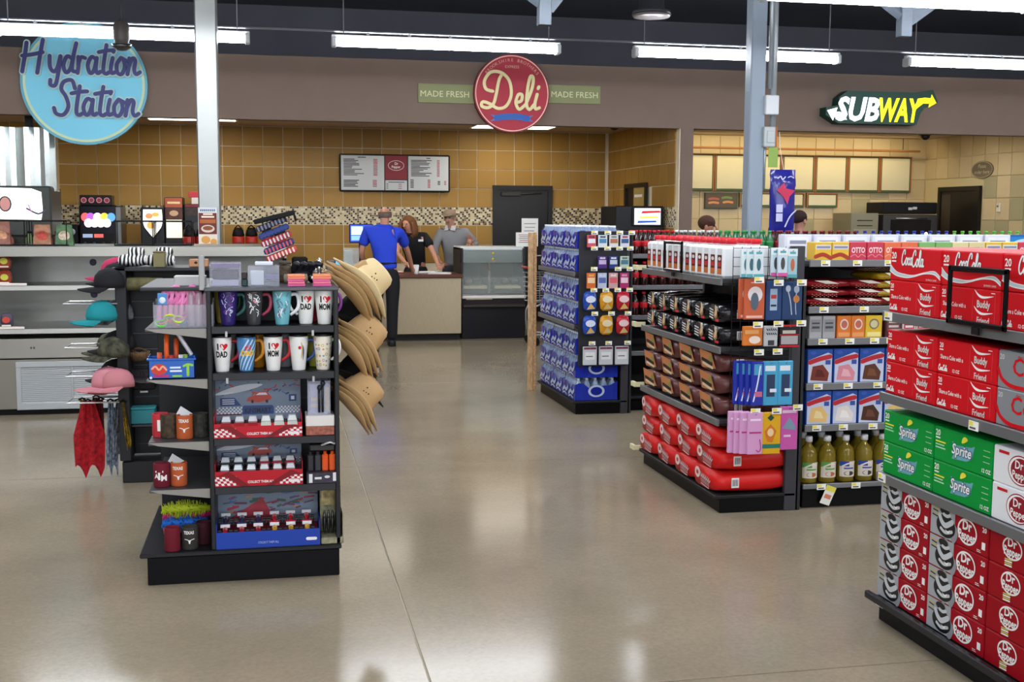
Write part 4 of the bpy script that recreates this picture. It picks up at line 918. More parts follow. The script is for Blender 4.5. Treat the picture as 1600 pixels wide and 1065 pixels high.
# man in blue polo, seen from behind, leaning on the counter
b = at(603, 541, 14.25); B = (b.x, 14.42, 0)
J = dict(pelvis=(.02, 0, .98), chest=(.0, .08, 1.33), neck=(.02, .12, 1.52), head=(.03, .17, 1.635), shL=(-.2, .09, 1.43), shR=(.21, .12, 1.43), elL=(-.27, .12, 1.17), elR=(.33, .3, 1.16), wrL=(-.22, .3, 1.0), wrR=(.42, .57, .925), hdR=(.4, .7, -.15), hdL=(.3, .8, -.2),
         hipL=(-.08, 0, .93), hipR=(.11, 0, .93), knL=(-.1, .0, .5), knR=(.1, -.0, .5), anL=(-.11, -.01, .09), anR=(.09, -.02, .09), feet=PI)
t = person('bald man in royal blue polo and black trousers leaning on the service counter', B, J, PI, '#B9826C', '#2440C0', '#17171B', hair='#6A5A50', bald=True, belly=1.02)
G().tube([(-.13, -.02, 1.035), (0, -.128, 1.035), (.14, -.06, 1.035), (.15, .05, 1.035), (0, .12, 1.035), (-.13, .06, 1.035)], .012, 6, closed=True).build('belt', mat('#141214', .4), t)
# woman behind the counter
b = at(650, 400, 15.75)
J = dict(pelvis=(.05, .15, .95), chest=(.02, -.0, 1.24), neck=(-.05, -.06, 1.4), head=(-.09, -.1, 1.5), shL=(.17, -.02, 1.33), shR=(-.17, .03, 1.32), elL=(.27, -.12, 1.1), elR=(-.24, -.1, 1.12), wrL=(.3, -.32, .955), wrR=(-.14, -.34, .97), hdL=(.05, -.7, -.15), hdR=(.3, -.7, -.1),
         hipL=(.14, .15, .9), hipR=(-.04, .15, .9), knL=(.15, .13, .48), knR=(-.04, .13, .48), anL=(.15, .15, .09), anR=(-.04, .15, .09))
t = person('auburn-haired woman in black tee bent over papers behind the counter', (b.x, 16.05, 0), J, math.radians(-35), '#C89078', '#18171A', '#202024', longhair='#6E4426', sleeve=.6)
G().rbox(.05, -.16, 1.27, .12, -.15, 1.3, .002).build('name_badge', mat('#E0E0E4', .4), t)
# man in tan cap
b = at(707, 400, 16.35)
J = dict(pelvis=(.06, .1, .95), chest=(.04, .02, 1.28), neck=(.0, -.02, 1.47), head=(-.03, -.05, 1.585), shL=(.23, .03, 1.38), shR=(-.16, .03, 1.38), elL=(.36, -.0, 1.2), elR=(-.26, -.05, 1.14), wrL=(.24, -.2, 1.22), wrR=(-.2, -.25, .98), hdL=(-.1, -.2, .9), hdR=(.1, -.7, -.3),
         hipL=(.15, .1, .9), hipR=(-.03, .1, .9), knL=(.16, .1, .48), knR=(-.04, .1, .48), anL=(.16, .12, .09), anR=(-.04, .12, .09))
t = person('man in tan cap and grey collared shirt standing behind the counter', (b.x-.02, 16.35, 0), J, math.radians(-28), '#C08C78', '#85868A', '#3A3A42', cap='#9A8470', sleeve=1.6, collar='#C4C4C0', moust=True, hair='#8A7A6C', belly=1.08)
g = G()
# two shoppers and one worker near the sandwich counter
def plain(label, px, py, Y, face, skin, shirt, pants, hair):
    p = at(px, py, Y); hz = p.z-.03
    J = dict(pelvis=(0, 0, hz-.66), chest=(0, .0, hz-.32), neck=(0, 0, hz-.13), head=(0, 0, hz), shL=(.19, 0, hz-.2), shR=(-.19, 0, hz-.2), elL=(.25, .02, hz-.5), elR=(-.25, .02, hz-.5), wrL=(.23, -.12, hz-.7), wrR=(-.23, -.12, hz-.7),
             hipL=(.1, 0, hz-.71), hipR=(-.1, 0, hz-.71), knL=(.1, 0, .48), knR=(-.1, 0, .48), anL=(.1, .02, .09), anR=(-.1, .02, .09))
    if abs(face) > 1.6:
        for k in ('wrL', 'wrR'): J[k] = (J[k][0], .12, J[k][2])
    return person(label, (p.x, Y, 0), J, face, skin, shirt, pants, hair=hair)
plain('young man with short brown hair seen behind the jug row', 1106, 350, 12.2, math.radians(60), '#B98068', '#2E3A34', '#2A2A30', '#4A2E22')
plain('person in blue grey shirt with dark hair beyond the hanging bag', 1250, 341, 12.9, math.radians(115), '#B08070', '#48587E', '#2A2A30', '#2A1C18')
plain('brown-haired person half hidden below the blue hanging bag', 1212, 362, 12.0, math.radians(170), '#B98878', '#C49A8A', '#3A3A40', '#6A4636')
# ================================================================ store shelving
TAGM = None
def tag_mesh():
    global TAGM
    if TAGM is None: TAGM = G().box(-.027, -.003, -.016, .027, 0, .016, 0).rect(-.025, -.001, .0, .014, -.0034, 1).rect(-.02, -.011, .015, -.004, -.0034, 2).mesh('price_tag', [TAGW, TAGY, mat('#5A5A60', .6)])
    return TAGM
def unit(nm, label, cat, F, W, D, H, zs, shelf_d=None, base_h=.1, tags=(), uprights=(), rails=True, ends=True, spine=True, base_top=None):
    """shelving bay in frame F (origin = front centre at floor): base, back panel, uprights, shelves with rails, price tags"""
    t = thing(nm, label, cat, (F.x, F.y, 0), F.rz)
    G().rbox(-W/2+.01, .02, 0, W/2-.01, D-.005, base_h-.015, .004).build('kick_base', mat('#0C0C0E', .4, spec=.12), t)
    G().rbox(-W/2, -.01, base_h-.02, W/2, D, base_h, .004).build('deck', SHELFM, t)
    if spine: G().rbox(-W/2, D, 0, W/2, D+.03, H, .003).build('back_panel', DGREY, t)
    for u in uprights: G().rbox(u-.018, D-.035, 0, u+.018, D+.04, H, .003).build('upright', mat('#333337', .45), t)
    for z in zs:
        s_ = G().rbox(-W/2+.003, .004, z-.022, W/2-.003, D-.002, z, .002).build('shelf', mat('#343436', .4, .2), t)
        if rails: G().rbox(-W/2, -.01, z-.034, W/2, .004, z+.004, .002).build('price_rail', RAIL, s_)
        for s2 in (-1, 1): G().add([(s2*(W/2-.002), .01, z-.022), (s2*(W/2-.002), D, z-.022), (s2*(W/2-.002), D, z-.09), (s2*(W/2-.002), .01, z-.03)], [(0, 1, 2, 3)]).build('bracket', SHELFM, s_)
    for u, z in tags:
        o = bpy.data.objects.new('price_tag', tag_mesh()); COL.objects.link(o); o.parent = t; o.location = (u, -.0105, z-.014)
    return t
def carton(w_, d, h, body, fn, mats, nm='soda_carton', cat='carton', back=None):
    def f():
        t = thing(nm, 'x', cat); G().rbox(-w_/2, 0, 0, w_/2, d, h, .004).build('box', body, t)
        g = G(); fn(g, w_, h); o = g.build('printed_front', mats, t)
        if back:
            g = G(); g.M = Matrix.Translation((0, d, 0)) @ Matrix.Rotation(PI, 4, 'Z'); back(g, w_, h)
        return t
    return Proto(f)
CRED = mat('#CE101C', .45, spec=.12); CW = mat('#F2F0EC', .4); CG = mat('#B9C6CC', .4); CGR = mat('#7A868C', .4)
def coke_top(g, w_, h):
    y = -.0008
    g.text('20', -w_/2+.028, h-.042, .026, y, 0, bold=.02); g.rect(-w_/2+.012, h-.055, -w_/2+.044, h-.049, y, 0)
    for m_, wd, yy in ((2, .0105, -.0006), (0, .0068, -.0012)):
        u = g.script('Coca', -.092, h*.5, .0265, wd, yy, m_, 0, 4, .78)
        g.script('Cola', u-.006, h*.47, .028, wd, yy, m_, 0, 4, .78)
    P_ = smooth([(-w_/2+.001, h*.50), (-w_/2+.05, h*.27), (-w_/2+.12, h*.2), (0, h*.2), (.07, h*.3), (w_/2-.04, h*.36), (w_/2-.001, h*.22)], 6)
    Q_ = smooth([(-w_/2+.001, h*.28), (-w_/2+.05, h*.15), (-w_/2+.12, h*.11), (0, h*.16), (.07, h*.27), (w_/2-.04, h*.27), (w_/2-.001, h*.13)], 6)
    g.add([(p.x, y, p.y) for p in P_] + [(p.x, y, p.y) for p in Q_], [(i, i+1, len(P_)+i+1, len(P_)+i) for i in range(len(P_)-1)], 1)
    g.ribbon([(p.x, p.y) for p in Q_], .004, -.0014, 0, n=1); g.ribbon([(p.x, p.y) for p in P_], .003, -.0014, 0, n=1)
    g.text('20 PACK CANS', w_/2-.06, h*.07, .007, y, 0, wid=.07)
def coke_share(g, w_, h):
    y = -.0008
    g.text('20', -w_/2+.022, h-.03, .018, y, 0, bold=.02); g.rect(-w_/2+.01, h-.04, -w_/2+.034, h-.036, y, 0)
    g.text('Share a Coke with a', -w_/2+.088, h*.44, .016, y, 0, bold=.012, wid=.14)
    u = g.script('Coca', -w_/2+.008, h*.1, .0095, .0036, y, 0, 0, 3, .8); g.script('Cola', u-.002, h*.1, .0095, .0036, y, 0, 0, 3, .8); g.text('12 OZ', -w_/2+.118, h*.1, .012, y, 0, bold=.02)
    c = w_/2-.09
    for z, s_ in ((h*.83, 1), (h*.38, 1)):
        g.ribbon([(c-.055, z+.018), (c-.03, z), (c, z-.006), (c+.055, z)], .009, -.001, 0, taper=True)
    g.rect(c+.04, h*.9, c+.062, h*.92, y, 0)
    g.text('Buddy', c, h*.5, .025, -.0012, 3, bold=.03, wid=.075); g.text('Friend', c, h*.07, .022, -.0012, 3, bold=.02, wid=.07)
    g.rect(c+.063, h*.12, c+.0645, h*.9, y, 4); g.rect(c-.0645, h*.12, c-.063, h*.9, y, 4)
def diet(g, w_, h):
    y = -.0008
    g.text('20', -w_/2+.022, h-.03, .018, y, 0); P_ = [(-w_/2+.002, h*.5), (-w_/2+.03, h*.22), (-w_/2+.1, h*.08), (w_/2-.1, h*.18), (w_/2-.002, h*.5)]
    g.ribbon(P_, .014, y, 1); g.text('Coke', .0, h*.4, .06, -.0012, 1, bold=.01, wid=.19); g.text('diet', -.06, h*.84, .012, y, 1)
def sprite(g, w_, h):
    y = -.0008
    g.text('20', -w_/2+.025, h-.032, .022, y, 0, bold=.02); g.rect(-w_/2+.012, h-.043, -w_/2+.04, h-.038, y, 0)
    for k in range(3): g.rect(-w_/2+.012, h*.55-k*.011, -w_/2+.075-.008*(k == 1), h*.55+.005-k*.011, y, 1 if k < 1 else 3)
    g.poly([(-.06, h*.7), (-.03, h*.62), (.055, h*.68), (.075, h*.74), (.06, h*.35), (.03, h*.25), (-.06, h*.2), (-.045, h*.4)], -.0006, 4)
    g.text('Sprite', .0, h*.36, .04, -.0016, 2, shear=.15, bold=.055, wid=.125); g.text('Sprite', .0, h*.365, .038, -.0022, 0, shear=.15, bold=.02, wid=.118)
    g.ribbon([(.0, h*.73), (.015, h*.84), (.035, h*.86)], .02, -.002, 1, taper=True)
    for k in range(3): g.rect(w_/2-.05, h*.72-k*.02, w_/2-.012, h*.74-k*.02, y, 3)
    g.text('12 OZ', w_/2-.03, h*.12, .014, y, 0, bold=.02)
def dpdiet(g, w_, h):
    y = -.0008
    g.rect(-w_/2+.03, h*.82, -w_/2+.085, h*.9, y, 2); g.disc(-.03, h*.5, .064, .05, y, 1, 28); g.disc(-.03, h*.5, .06, .046, -.0012, 0, 28); g.disc(-.025, h*.5, .054, .041, -.0014, 1, 28)
    g.text('Dr', -.035, h*.54, .028, -.002, 0, bold=.02); g.text('Pepper', -.025, h*.28, .026, -.002, 0, bold=.02, wid=.088)
    g.disc(.055, h*.28, .022, .018, -.0022, 1, 20); g.disc(.055, h*.28, .02, .016, -.0024, 0, 20); g.text('Diet', .055, h*.24, .012, -.003, 1); g.ribbon([(.09, h*.75), (.1, h*.55), (.09, h*.4)], .012, y, 1)
def helmet(g, w_, h):
    y = -.0008; x = -w_/2
    g.rect(x+.002, .002, x+.155, h-.002, y, 1)
    g.ribbon([(x+.105, h*.9), (x+.125, h*.6), (x+.16, h*.35), (x+.15, h*.1)], .03, -.001, 4)
    g.disc(x+.10, h*.4, .06, h*.36, -.0012, 2, 24); g.disc(x+.09, h*.86, .03, h*.12, -.0014, 2, 16)
    g.ribbon([(x+.06, h*.66), (x+.075, h*.5), (x+.1, h*.42), (x+.14, h*.6)], .02, -.0018, 3); g.ribbon([(x+.07, h*.28), (x+.1, h*.2), (x+.14, h*.3)], .012, -.0018, 3); g.ribbon([(x+.085, h*.75), (x+.105, h*.72), (x+.125, h*.78)], .012, -.0018, 3); g.poly([(x+.095, h*.3), (x+.12, h*.2), (x+.13, h*.34), (x+.115, h*.27)], -.0022, 0)
    for k in range(4): g.ribbon([(x+.02-.004*abs(k-1.5), h*.62+k*h*.08), (x+.045+.004*abs(k-1.5), h*.6+k*h*.08)], .005, -.0012, 5 if k % 2 else 2)
    g.ring(.055, h*.52, .058, h*.4, .007, -.0012, 0); g.text('Dr', .055, h*.57, .035, -.0016, 0, bold=.035); g.text('Pepper', .055, h*.26, .034, -.0016, 0, bold=.03, wid=.1)
    g.text('20', w_/2-.022, h*.72, .018, y, 0, bold=.03); g.rect(w_/2-.034, h*.2, w_/2-.014, h*.42, y, 0); g.rect(w_/2-.062, h*.08, w_/2-.038, h*.1, y, 0); g.rect(w_/2-.062, h*.13, w_/2-.042, h*.15, y, 0)
def dpplain(g, w_, h):
    y = -.0008
    g.ring(-.05, h*.62, .052, h*.33, .006, y, 0); g.text('Dr', -.05, h*.66, .03, -.0012, 0, bold=.03); g.text('Pepper', -.05, h*.4, .03, -.0012, 0, bold=.03, wid=.085)
    for k in range(4): g.ribbon([(-.085, h*.08+k*h*.06), (-.05, h*.1+k*h*.06)], .005, y, 1 if k % 2 else 0)
    g.ring(.06, h*.28, .013, h*.16, .004, y, 2); g.rect(.08, h*.28, .14, h*.34, y, 0); [g.rect(.08+.01*k, h*.16, .087+.01*k, h*.24, y, 0) for k in range(8)]
D_ = .36; CT = .1255
P_top = carton(.352, D_, CT, CRED, coke_top, [CW, mat('#C3D3D8', .4), mat('#5A0A12', .4)])
P_sh = carton(.352, D_, CT, CRED, coke_share, [CW, CG, CW, mat('#D8D4CE', .4), mat('#D8505A', .4)])
P_di = carton(.352, D_, CT, mat('#9FA3A8', .3, .4), diet, [CW, CRED])
P_sp = carton(.352, D_, CT, mat('#069238', .45, spec=.12), sprite, [CW, mat('#E8E040', .4), mat('#0A3A6A', .4), mat('#A8D8B0', .4), mat('#6AA8B8', .4)])
P_dd = carton(.352, D_, CT, mat('#E4E6E8', .35), dpdiet, [CW, mat('#8E1226', .4), RED])
P_he = carton(.352, D_, .117, mat('#9C0C1C', .45, spec=.12), helmet, [CW, mat('#A4A8AC', .4), mat('#16181A', .3), mat('#C8CCD0', .3), mat('#8E9296', .4), mat('#C8B45A', .4)])
P_pl = carton(.352, D_, .117, mat('#980C1A', .45, spec=.12), dpplain, [CW, mat('#C8C060', .4), mat('#C8843A', .4)])
FX = 2.36
FC = Frame(FX, 2.9, -PI/2)     # soda gondola: faces -X, its near end runs past the frame
NCOL = 7; u0 = -(4.155-2.9)    # leftmost edge in local u
sodatags = [(-1.21, 1.247), (-1.21, .607), (-1.19, .105), (-.62, .92)]
gs = unit('soda_shelving', 'black store shelving stacked with soda cartons at the right edge', 'shelving', FC, 2.52, .45, 1.42, [1.247, .927, .607], tags=sodatags, uprights=(-1.24, 0, 1.24))
G().rbox(-1.28, -.03, .085, 1.26, -.008, .115, .004).build('bumper_rail', mat('#26262A', .25, .5), gs)
# black frame sign on the top shelf
def frame_sign(F, u, z, w_, h, lab):
    p = F(u, -.03, z); t = thing('sign_frame', lab, 'sign frame', p, F.rz)
    G().rbox(-w_/2, 0, .03, -w_/2+.02, .012, h, .004).rbox(w_/2-.02, 0, .03, w_/2, .012, h, .004).rbox(-w_/2, 0, h-.02, w_/2, .012, h, .004).rbox(-w_/2, 0, .03, w_/2, .012, .05, .004).build('frame', mat('#0C0C0E', .2), t)
    G().rbox(-.02, .003, .005, .02, .012, .03, .002).build('clip', BLK, t); return t
frame_sign(FC, -.62, 1.215, .34, .235, 'empty black sign frame clipped in front of the cola cartons')
cols_ = ['leftmost column', 'second column from left', 'third column from left', 'fourth column from left', 'fifth column', 'sixth column', 'seventh column']
for i in range(NCOL):
    u = u0+.18+.358*i
    P_sh.put(FC(u, .012, 1.248), FC.rz, 'red cola carton on the top shelf, lower layer, %s' % cols_[i], 'red cola cartons')
    P_top.put(FC(u, .012, 1.248+CT+.001), FC.rz, 'red cola carton with white wave, upper layer, %s' % cols_[i], 'red cola cartons')
    for k in range(2):
        lay = ('lower', 'upper')[k]
        pr, nm = (P_sh, 'red cola') if i < 2 else (P_di, 'silver diet cola')
        pr.put(FC(u, .012, .928+(CT+.001)*k), FC.rz, '%s carton on second shelf down, %s layer, %s' % (nm, lay, cols_[i]), 'cola cartons on the second shelf')
        pr, nm = (P_sp, 'green lemon-lime soda') if i < 2 else (P_dd, 'white diet soda')
        pr.put(FC(u, .012, .608+(CT+.001)*k), FC.rz, '%s carton on third shelf down, %s layer, %s' % (nm, lay, cols_[i]), 'soda cartons on the third shelf')
    for k in range(4):
        pr, nm = (P_he, 'maroon soda carton with silver helmet') if i < 2 else (P_pl, 'plain maroon soda carton')
        pr.put(FC(u, .012, .106+.118*k), FC.rz, '%s, %s layer, %s' % (nm, tb(k, 4), cols_[i]), 'maroon soda cartons on the base deck')
# far side of the same gondola: tops of more cartons
FB = Frame(FX+1.02, 2.9, PI/2)
gb2 = unit('soda_shelving', 'rear half of the soda shelving with more red cartons on top', 'shelving', FB, 2.52, .44, 1.42, [1.247, .607], uprights=(-1.24, 1.24))
for i in range(NCOL):
    for k in range(2): P_sh.put(FB(-u0-.18-.358*i, .02, 1.248+.126*k), FB.rz, 'red carton on the far side of soda shelving, %s layer, %s' % (('lower', 'upper')[k], cols_[i]), 'cartons on the far side')

# ---------------------------------------------------------------- charcoal end cap (faces the aisle)
FE = Frame(2.36, 6.525, -PI/2); WE = 1.35
e1 = unit('endcap_shelving', 'black end cap shelving of charcoal bags facing the aisle', 'shelving', FE, WE, .46, 1.46, [1.285, .915, .52], spine=False, tags=())
G().rbox(-WE/2, .46, 0, WE/2, .49, 1.28, .003).build('back_panel', mat('#2A2A2D', .5), e1)
G().rbox(WE/2-.03, .395, 0, WE/2, .475, 1.462, .003).build('upright', mat('#3B3B40', .4), e1)
G().rbox(-WE/2, .41, 0, -WE/2+.03, .475, 1.46, .003).build('upright', mat('#3B3B40', .4), e1)
for z in (1.285, .915, .52, .1):
    o = G().rbox(-.07, -.02, -.012, -.0, 0, .02, .002).rbox(-.0, -.02, -.012, .01, .05, .02, .002).build('label_holder', mat('#D8D2A8', .5), e1); o.location = (-WE/2-.005, -.03, z)
# wire grid on the camera side of the end cap
g = G()
for k in range(8): u = .03+.05*k; g.box(u, -.0015, .47, u+.003, .0015, 1.46)
for k in range(21): g.box(.03, -.003, .47+.049*k, .385, .0, .473+.049*k)
o = g.build('wire_grid', mat('#101012', .4), e1); o['kind'] = 'stuff'; o.location = (WE/2+.02, .02, 0); o.rotation_euler.z = PI/2
# camera-facing frame for that side: u = world x
FP = Frame(2.36, 5.80, 0)
def hangcard(nm, cat, w_, h, body, fn, mats, d=.018, soft=False):
    def f():
        t = thing(nm, 'x', cat)
        if soft:
            g = G(); g.M = Matrix.Translation((0, d/2, 0)); g.bag(w_, d, h, 0, 2, ns=10, nl=4, rough=.003, puff=.3); g.build('pouch', body, t, True)
        else: G().rbox(-w_/2, 0, 0, w_/2, d, h, .003).build('package', body, t)
        g = G(); fn(g, w_, h); g.build('print', mats, t)
        G().tube([(0, -.012, h-.01), (0, .0, h-.012), (0, d+.05, h-.012)], .0025, 5).build('peg_hook', RAIL, t); return t
    return Proto(f)
def pr_blister(g, w_, h): g.rect(-w_/2, h*.75, w_/2, h, -.001, 0); g.disc(0, h*.45, w_*.22, h*.22, -.0012, 1, 12); g.rect(-w_*.5, 0, w_*.5, h*.12, -.001, 2); g.rect(-w_*.3, h*.82, w_*.3, h*.9, -.0014, 3)
def hang_row(pr, xs, z, y, lab, grp, F=FP):
    n = len(xs)
    for k, x in enumerate(xs): pr.put(F(x-F.x, y-F.y, z), 0, lab % lr(k, n) if '%' in lab else lab, grp)
TEAL = mat('#5AA6B0', .35); PALE = mat('#D6E4E8', .3); PKM = mat('#D85AA0', .35)
pA = hangcard('utensil_card', 'hang card', .055, .15, PALE, pr_blister, [mat('#DCE8EC', .4), mat('#3A6A74', .4), TEAL, TEAL])
pA2 = hangcard('utensil_card', 'hang card', .055, .15, mat('#C8DCE4', .3), pr_blister, [mat('#E8EEF0', .4), mat('#4A4A50', .4), PKM, TEAL])
pA3 = hangcard('utensil_card', 'hang card', .055, .155, mat('#9EC8D0', .3), pr_blister, [mat('#DCE8EC', .4), mat('#C86A4A', .4), TEAL, TEAL])
for k, x in enumerate((2.45, 2.475, 2.51)): pA.put((x, 5.74-.0*k+.012*(2-k)-.02, 1.30), 0, 'teal and white utensil card left of the bare grid, %s' % lr(k, 3), 'utensil cards')
for k, x in enumerate((2.63, 2.655)): pA2.put((x, 5.77-.03*k, 1.305), 0, 'pale utensil card with pink foot, %s' % lr(k, 2), 'utensil cards')
pA3.put((2.72, 5.76, 1.295), 0, 'teal utensil card with orange brush, rightmost of its row', 'utensil cards')
def pr_or(g, w_, h): g.disc(w_*.02, h*.62, w_*.36, h*.2, -.001, 0, 18); g.disc(0, h*.45, w_*.2, h*.22, -.0014, 1, 14); g.rect(-w_*.2, h*.9, w_*.2, h*.93, -.0014, 2); g.rect(-w_*.4, h*.04, w_*.4, h*.1, -.001, 2)
pO = hangcard('orange_pack', 'hang pack', .115, .215, mat('#C4603E', .35), pr_or, [mat('#E8E0E0', .4), mat('#5A6A7A', .35, .3), mat('#E8B8A8', .4)])
pO.put((2.505, 5.75, 1.075), 0, 'orange utensil pack with large spoon picture, front one', 'orange packs'); pO.put((2.485, 5.775, 1.077), 0, 'orange utensil pack behind the front orange pack', 'orange packs')
def pr_nv(g, w_, h): g.rect(-w_*.25, h*.25, w_*.2, h*.8, -.001, 0); g.rect(-w_*.2, h*.55, w_*.15, h*.65, -.0014, 1); g.rect(-w_*.2, h*.35, w_*.15, h*.4, -.0014, 2)
pN = hangcard('thermometer_pack', 'hang pack', .09, .21, mat('#23406E', .3), pr_nv, [mat('#9AB4CC', .3), mat('#B03A3A', .4), mat('#2A2A3A', .4)])
pN.put((2.615, 5.75, 1.07), 0, 'navy thermometer pack between orange pack and dark utensil pack', 'hang packs')
def pr_ut(g, w_, h):
    g.disc(-w_*.22, h*.82, w_*.13, h*.09, -.001, 0, 12); g.ribbon([(-w_*.22, h*.75), (-w_*.1, h*.5), (-w_*.02, h*.15)], .006, -.0012, 0); g.disc(w_*.2, h*.8, w_*.14, h*.1, -.001, 1, 12); g.ribbon([(w_*.2, h*.72), (w_*.16, h*.45), (w_*.2, h*.15)], .006, -.0012, 1); g.disc(w_*.2, h*.55, w_*.16, h*.1, -.0014, 2, 12)
pU = hangcard('utensil_pack', 'hang pack', .115, .205, mat('#1E3C66', .3), pr_ut, [mat('#A8B4C4', .25, .5), mat('#98A4B4', .25, .5), mat('#B87A3A', .4)])
pU.put((2.72, 5.75, 1.07), 0, 'dark blue utensil pack with two spoons, right of the thermometer pack', 'hang packs')
def pr_c1(g, w_, h): g.rect(-w_*.4, h*.6, w_*.3, h*.8, -.001, 0); g.disc(w_*.1, h*.3, w_*.3, h*.2, -.0012, 1, 12)
pC1 = hangcard('snack_card', 'hang pack', .11, .105, mat('#D87A2E', .35), pr_c1, [mat('#E8A868', .4), mat('#E8D8C8', .4)])
pC1.put((2.5, 5.75, .935), 0, 'orange hang pack below the spoon pack', 'hang packs')
def pr_c2(g, w_, h): [g.ribbon([(-w_*.3+w_*.15*i, h*(.85-.2*j)), (-w_*.22+w_*.15*i, h*(.78-.2*j))], .006, -.001, 0) for i in range(5) for j in range(2)]; g.rect(-w_*.2, h*.05, w_*.25, h*.3, -.001, 0)
pC2 = hangcard('foil_card', 'hang pack', .08, .11, mat('#B8BCBE', .3, .3), pr_c2, [mat('#3A3A40', .4)])
pC2.put((2.603, 5.75, .93), 0, 'silver grey hang pack right of the lower orange pack', 'hang packs')
def pr_c3(g, w_, h): g.rect(-w_*.35, h*.6, w_*.3, h*.75, -.001, 0); g.rect(-w_*.42, h*.12, w_*.42, h*.5, -.001, 1); g.rect(-w_*.5, .0, w_*.5, h*.08, -.001, 2); g.rect(-w_*.5, h*.92, w_*.5, h, -.001, 2); g.rect(-w_*.5, h*.52, w_*.5, h*.57, -.001, 2)
pC3 = hangcard('knife_card', 'hang pack', .115, .12, mat('#1E1418', .3), pr_c3, [mat('#C8C4B8', .4), mat('#A8A4A4', .4), RED])
pC3.put((2.71, 5.75, .925), 0, 'black and red tool pack right of the silver pack', 'hang packs')
def pr_bl(g, w_, h): g.rect(-w_*.3, h*.7, w_*.35, h*.95, -.0012, 0); g.ribbon([(-w_*.3, h*.1), (0, h*.5), (w_*.2, h*.9)], .008, -.0014, 1); g.rect(-w_*.2, h*.2, w_*.4, h*.32, -.0016, 2)
pBL = hangcard('wipes_pack', 'hang pack', .07, .235, mat('#2030A0', .25), pr_bl, [mat('#4AA0C8', .35), mat('#D8E4F0', .3), mat('#C86A8A', .4)])
for k, x in enumerate((2.45, 2.475, 2.50, 2.525)): pBL.put((x, 5.79-.02*k, .615), 0, 'deep blue and pink glove pack, %s of four' % lr(k, 4), 'blue glove packs')
def pr_sk(g, w_, h): g.rect(-w_*.28, h*.2, w_*.28, h*.7, -.001, 0); g.rect(-w_*.05, h*.3, w_*.4, h*.38, -.0014, 1); g.rect(-w_*.4, h*.78, w_*.3, h*.9, -.001, 1)
pSK = hangcard('brush_pack', 'hang pack', .085, .24, mat('#4AA8D0', .3), pr_sk, [mat('#2A3A5A', .3), mat('#E0ECF4', .4)])
for k, x in enumerate((2.61, 2.695)): pSK.put((x, 5.75, .61), 0, 'sky blue glove pack, %s' % ('left one' if k == 0 else 'right one by the upright'), 'sky blue packs')
def pr_pk(g, w_, h): g.rect(-w_*.4, h*.5, w_*.4, h*.54, -.001, 0); g.ribbon([(w_*.3, h*.35), (w_*.38, h*.15), (w_*.25, h*.06), (w_*.1, h*.1)], .006, -.0012, 0); g.rect(-w_*.35, h*.8, w_*.35, h*.85, -.001, 1)
pPK = hangcard('pink_pack', 'hang pack', .085, .225, mat('#D8A0CC', .3), pr_pk, [mat('#B83A7A', .4), mat('#F0E0F0', .4)])
for k, x in enumerate((2.405, 2.43, 2.455, 2.49)): pPK.put((x, 5.72-.02*k, .365), 0, 'pale pink cloth pack, %s of four' % lr(k, 4), 'pale pink packs')
def pr_ye(g, w_, h): g.poly([(0, h*.95), (.02, h*.87), (0, h*.79), (-.02, h*.87)], -.001, 0); g.poly([(-w_*.3, h*.55), (0, h*.72), (w_*.3, h*.55), (w_*.1, h*.28), (-w_*.15, h*.3)], -.001, 1); g.rect(-w_*.5, h*.14, w_*.5, h*.24, -.001, 2); g.disc(0, h*.52, w_*.16, h*.1, -.0014, 3, 12)
pYE = hangcard('cloth_pack', 'hang pack', .115, .225, mat('#E0AC20', .3), pr_ye, [mat('#1A4A3A', .4), mat('#D87A2A', .4), mat('#2A7A6A', .4), mat('#F0D0A0', .4)])
pYE.put((2.585, 5.68, .36), 0, 'yellow cloth pack between the pale pink and magenta packs', 'hang packs')
def pr_mg(g, w_, h): g.poly([(-w_*.4, h*.5), (0, h*.75), (w_*.35, h*.55), (w_*.4, h*.45)], -.001, 0); g.rect(-w_*.3, h*.3, w_*.1, h*.35, -.001, 1); g.rect(-w_*.4, h*.85, w_*.4, h*.92, -.001, 1)
pMG = hangcard('cloth_pack', 'hang pack', .1, .235, mat('#C85AA8', .3), pr_mg, [mat('#7A96A8', .3), mat('#E8C8E0', .4)])
pMG.put((2.70, 5.70, .375), 0, 'magenta cloth pack nearest the dark upright', 'hang packs')
for x, z in ((2.49, 1.29), (2.60, 1.275), (2.73, 1.275), (2.49, 1.055), (2.605, 1.058), (2.735, 1.06), (2.50, .91), (2.605, .912), (2.49, .595), (2.61, .595), (2.73, .61)):
    o = bpy.data.objects.new('price_tag', tag_mesh()); COL.objects.link(o); o.parent = e1
    o.matrix_parent_inverse = Matrix.Translation((FE.x, FE.y, 0)).inverted() if False else Matrix()
    q = Matrix.Translation((FE.x, FE.y, 0)) @ Matrix.Rotation(FE.rz, 4, 'Z'); o.matrix_local = q.inverted() @ Matrix.Translation((x, 5.665, z))

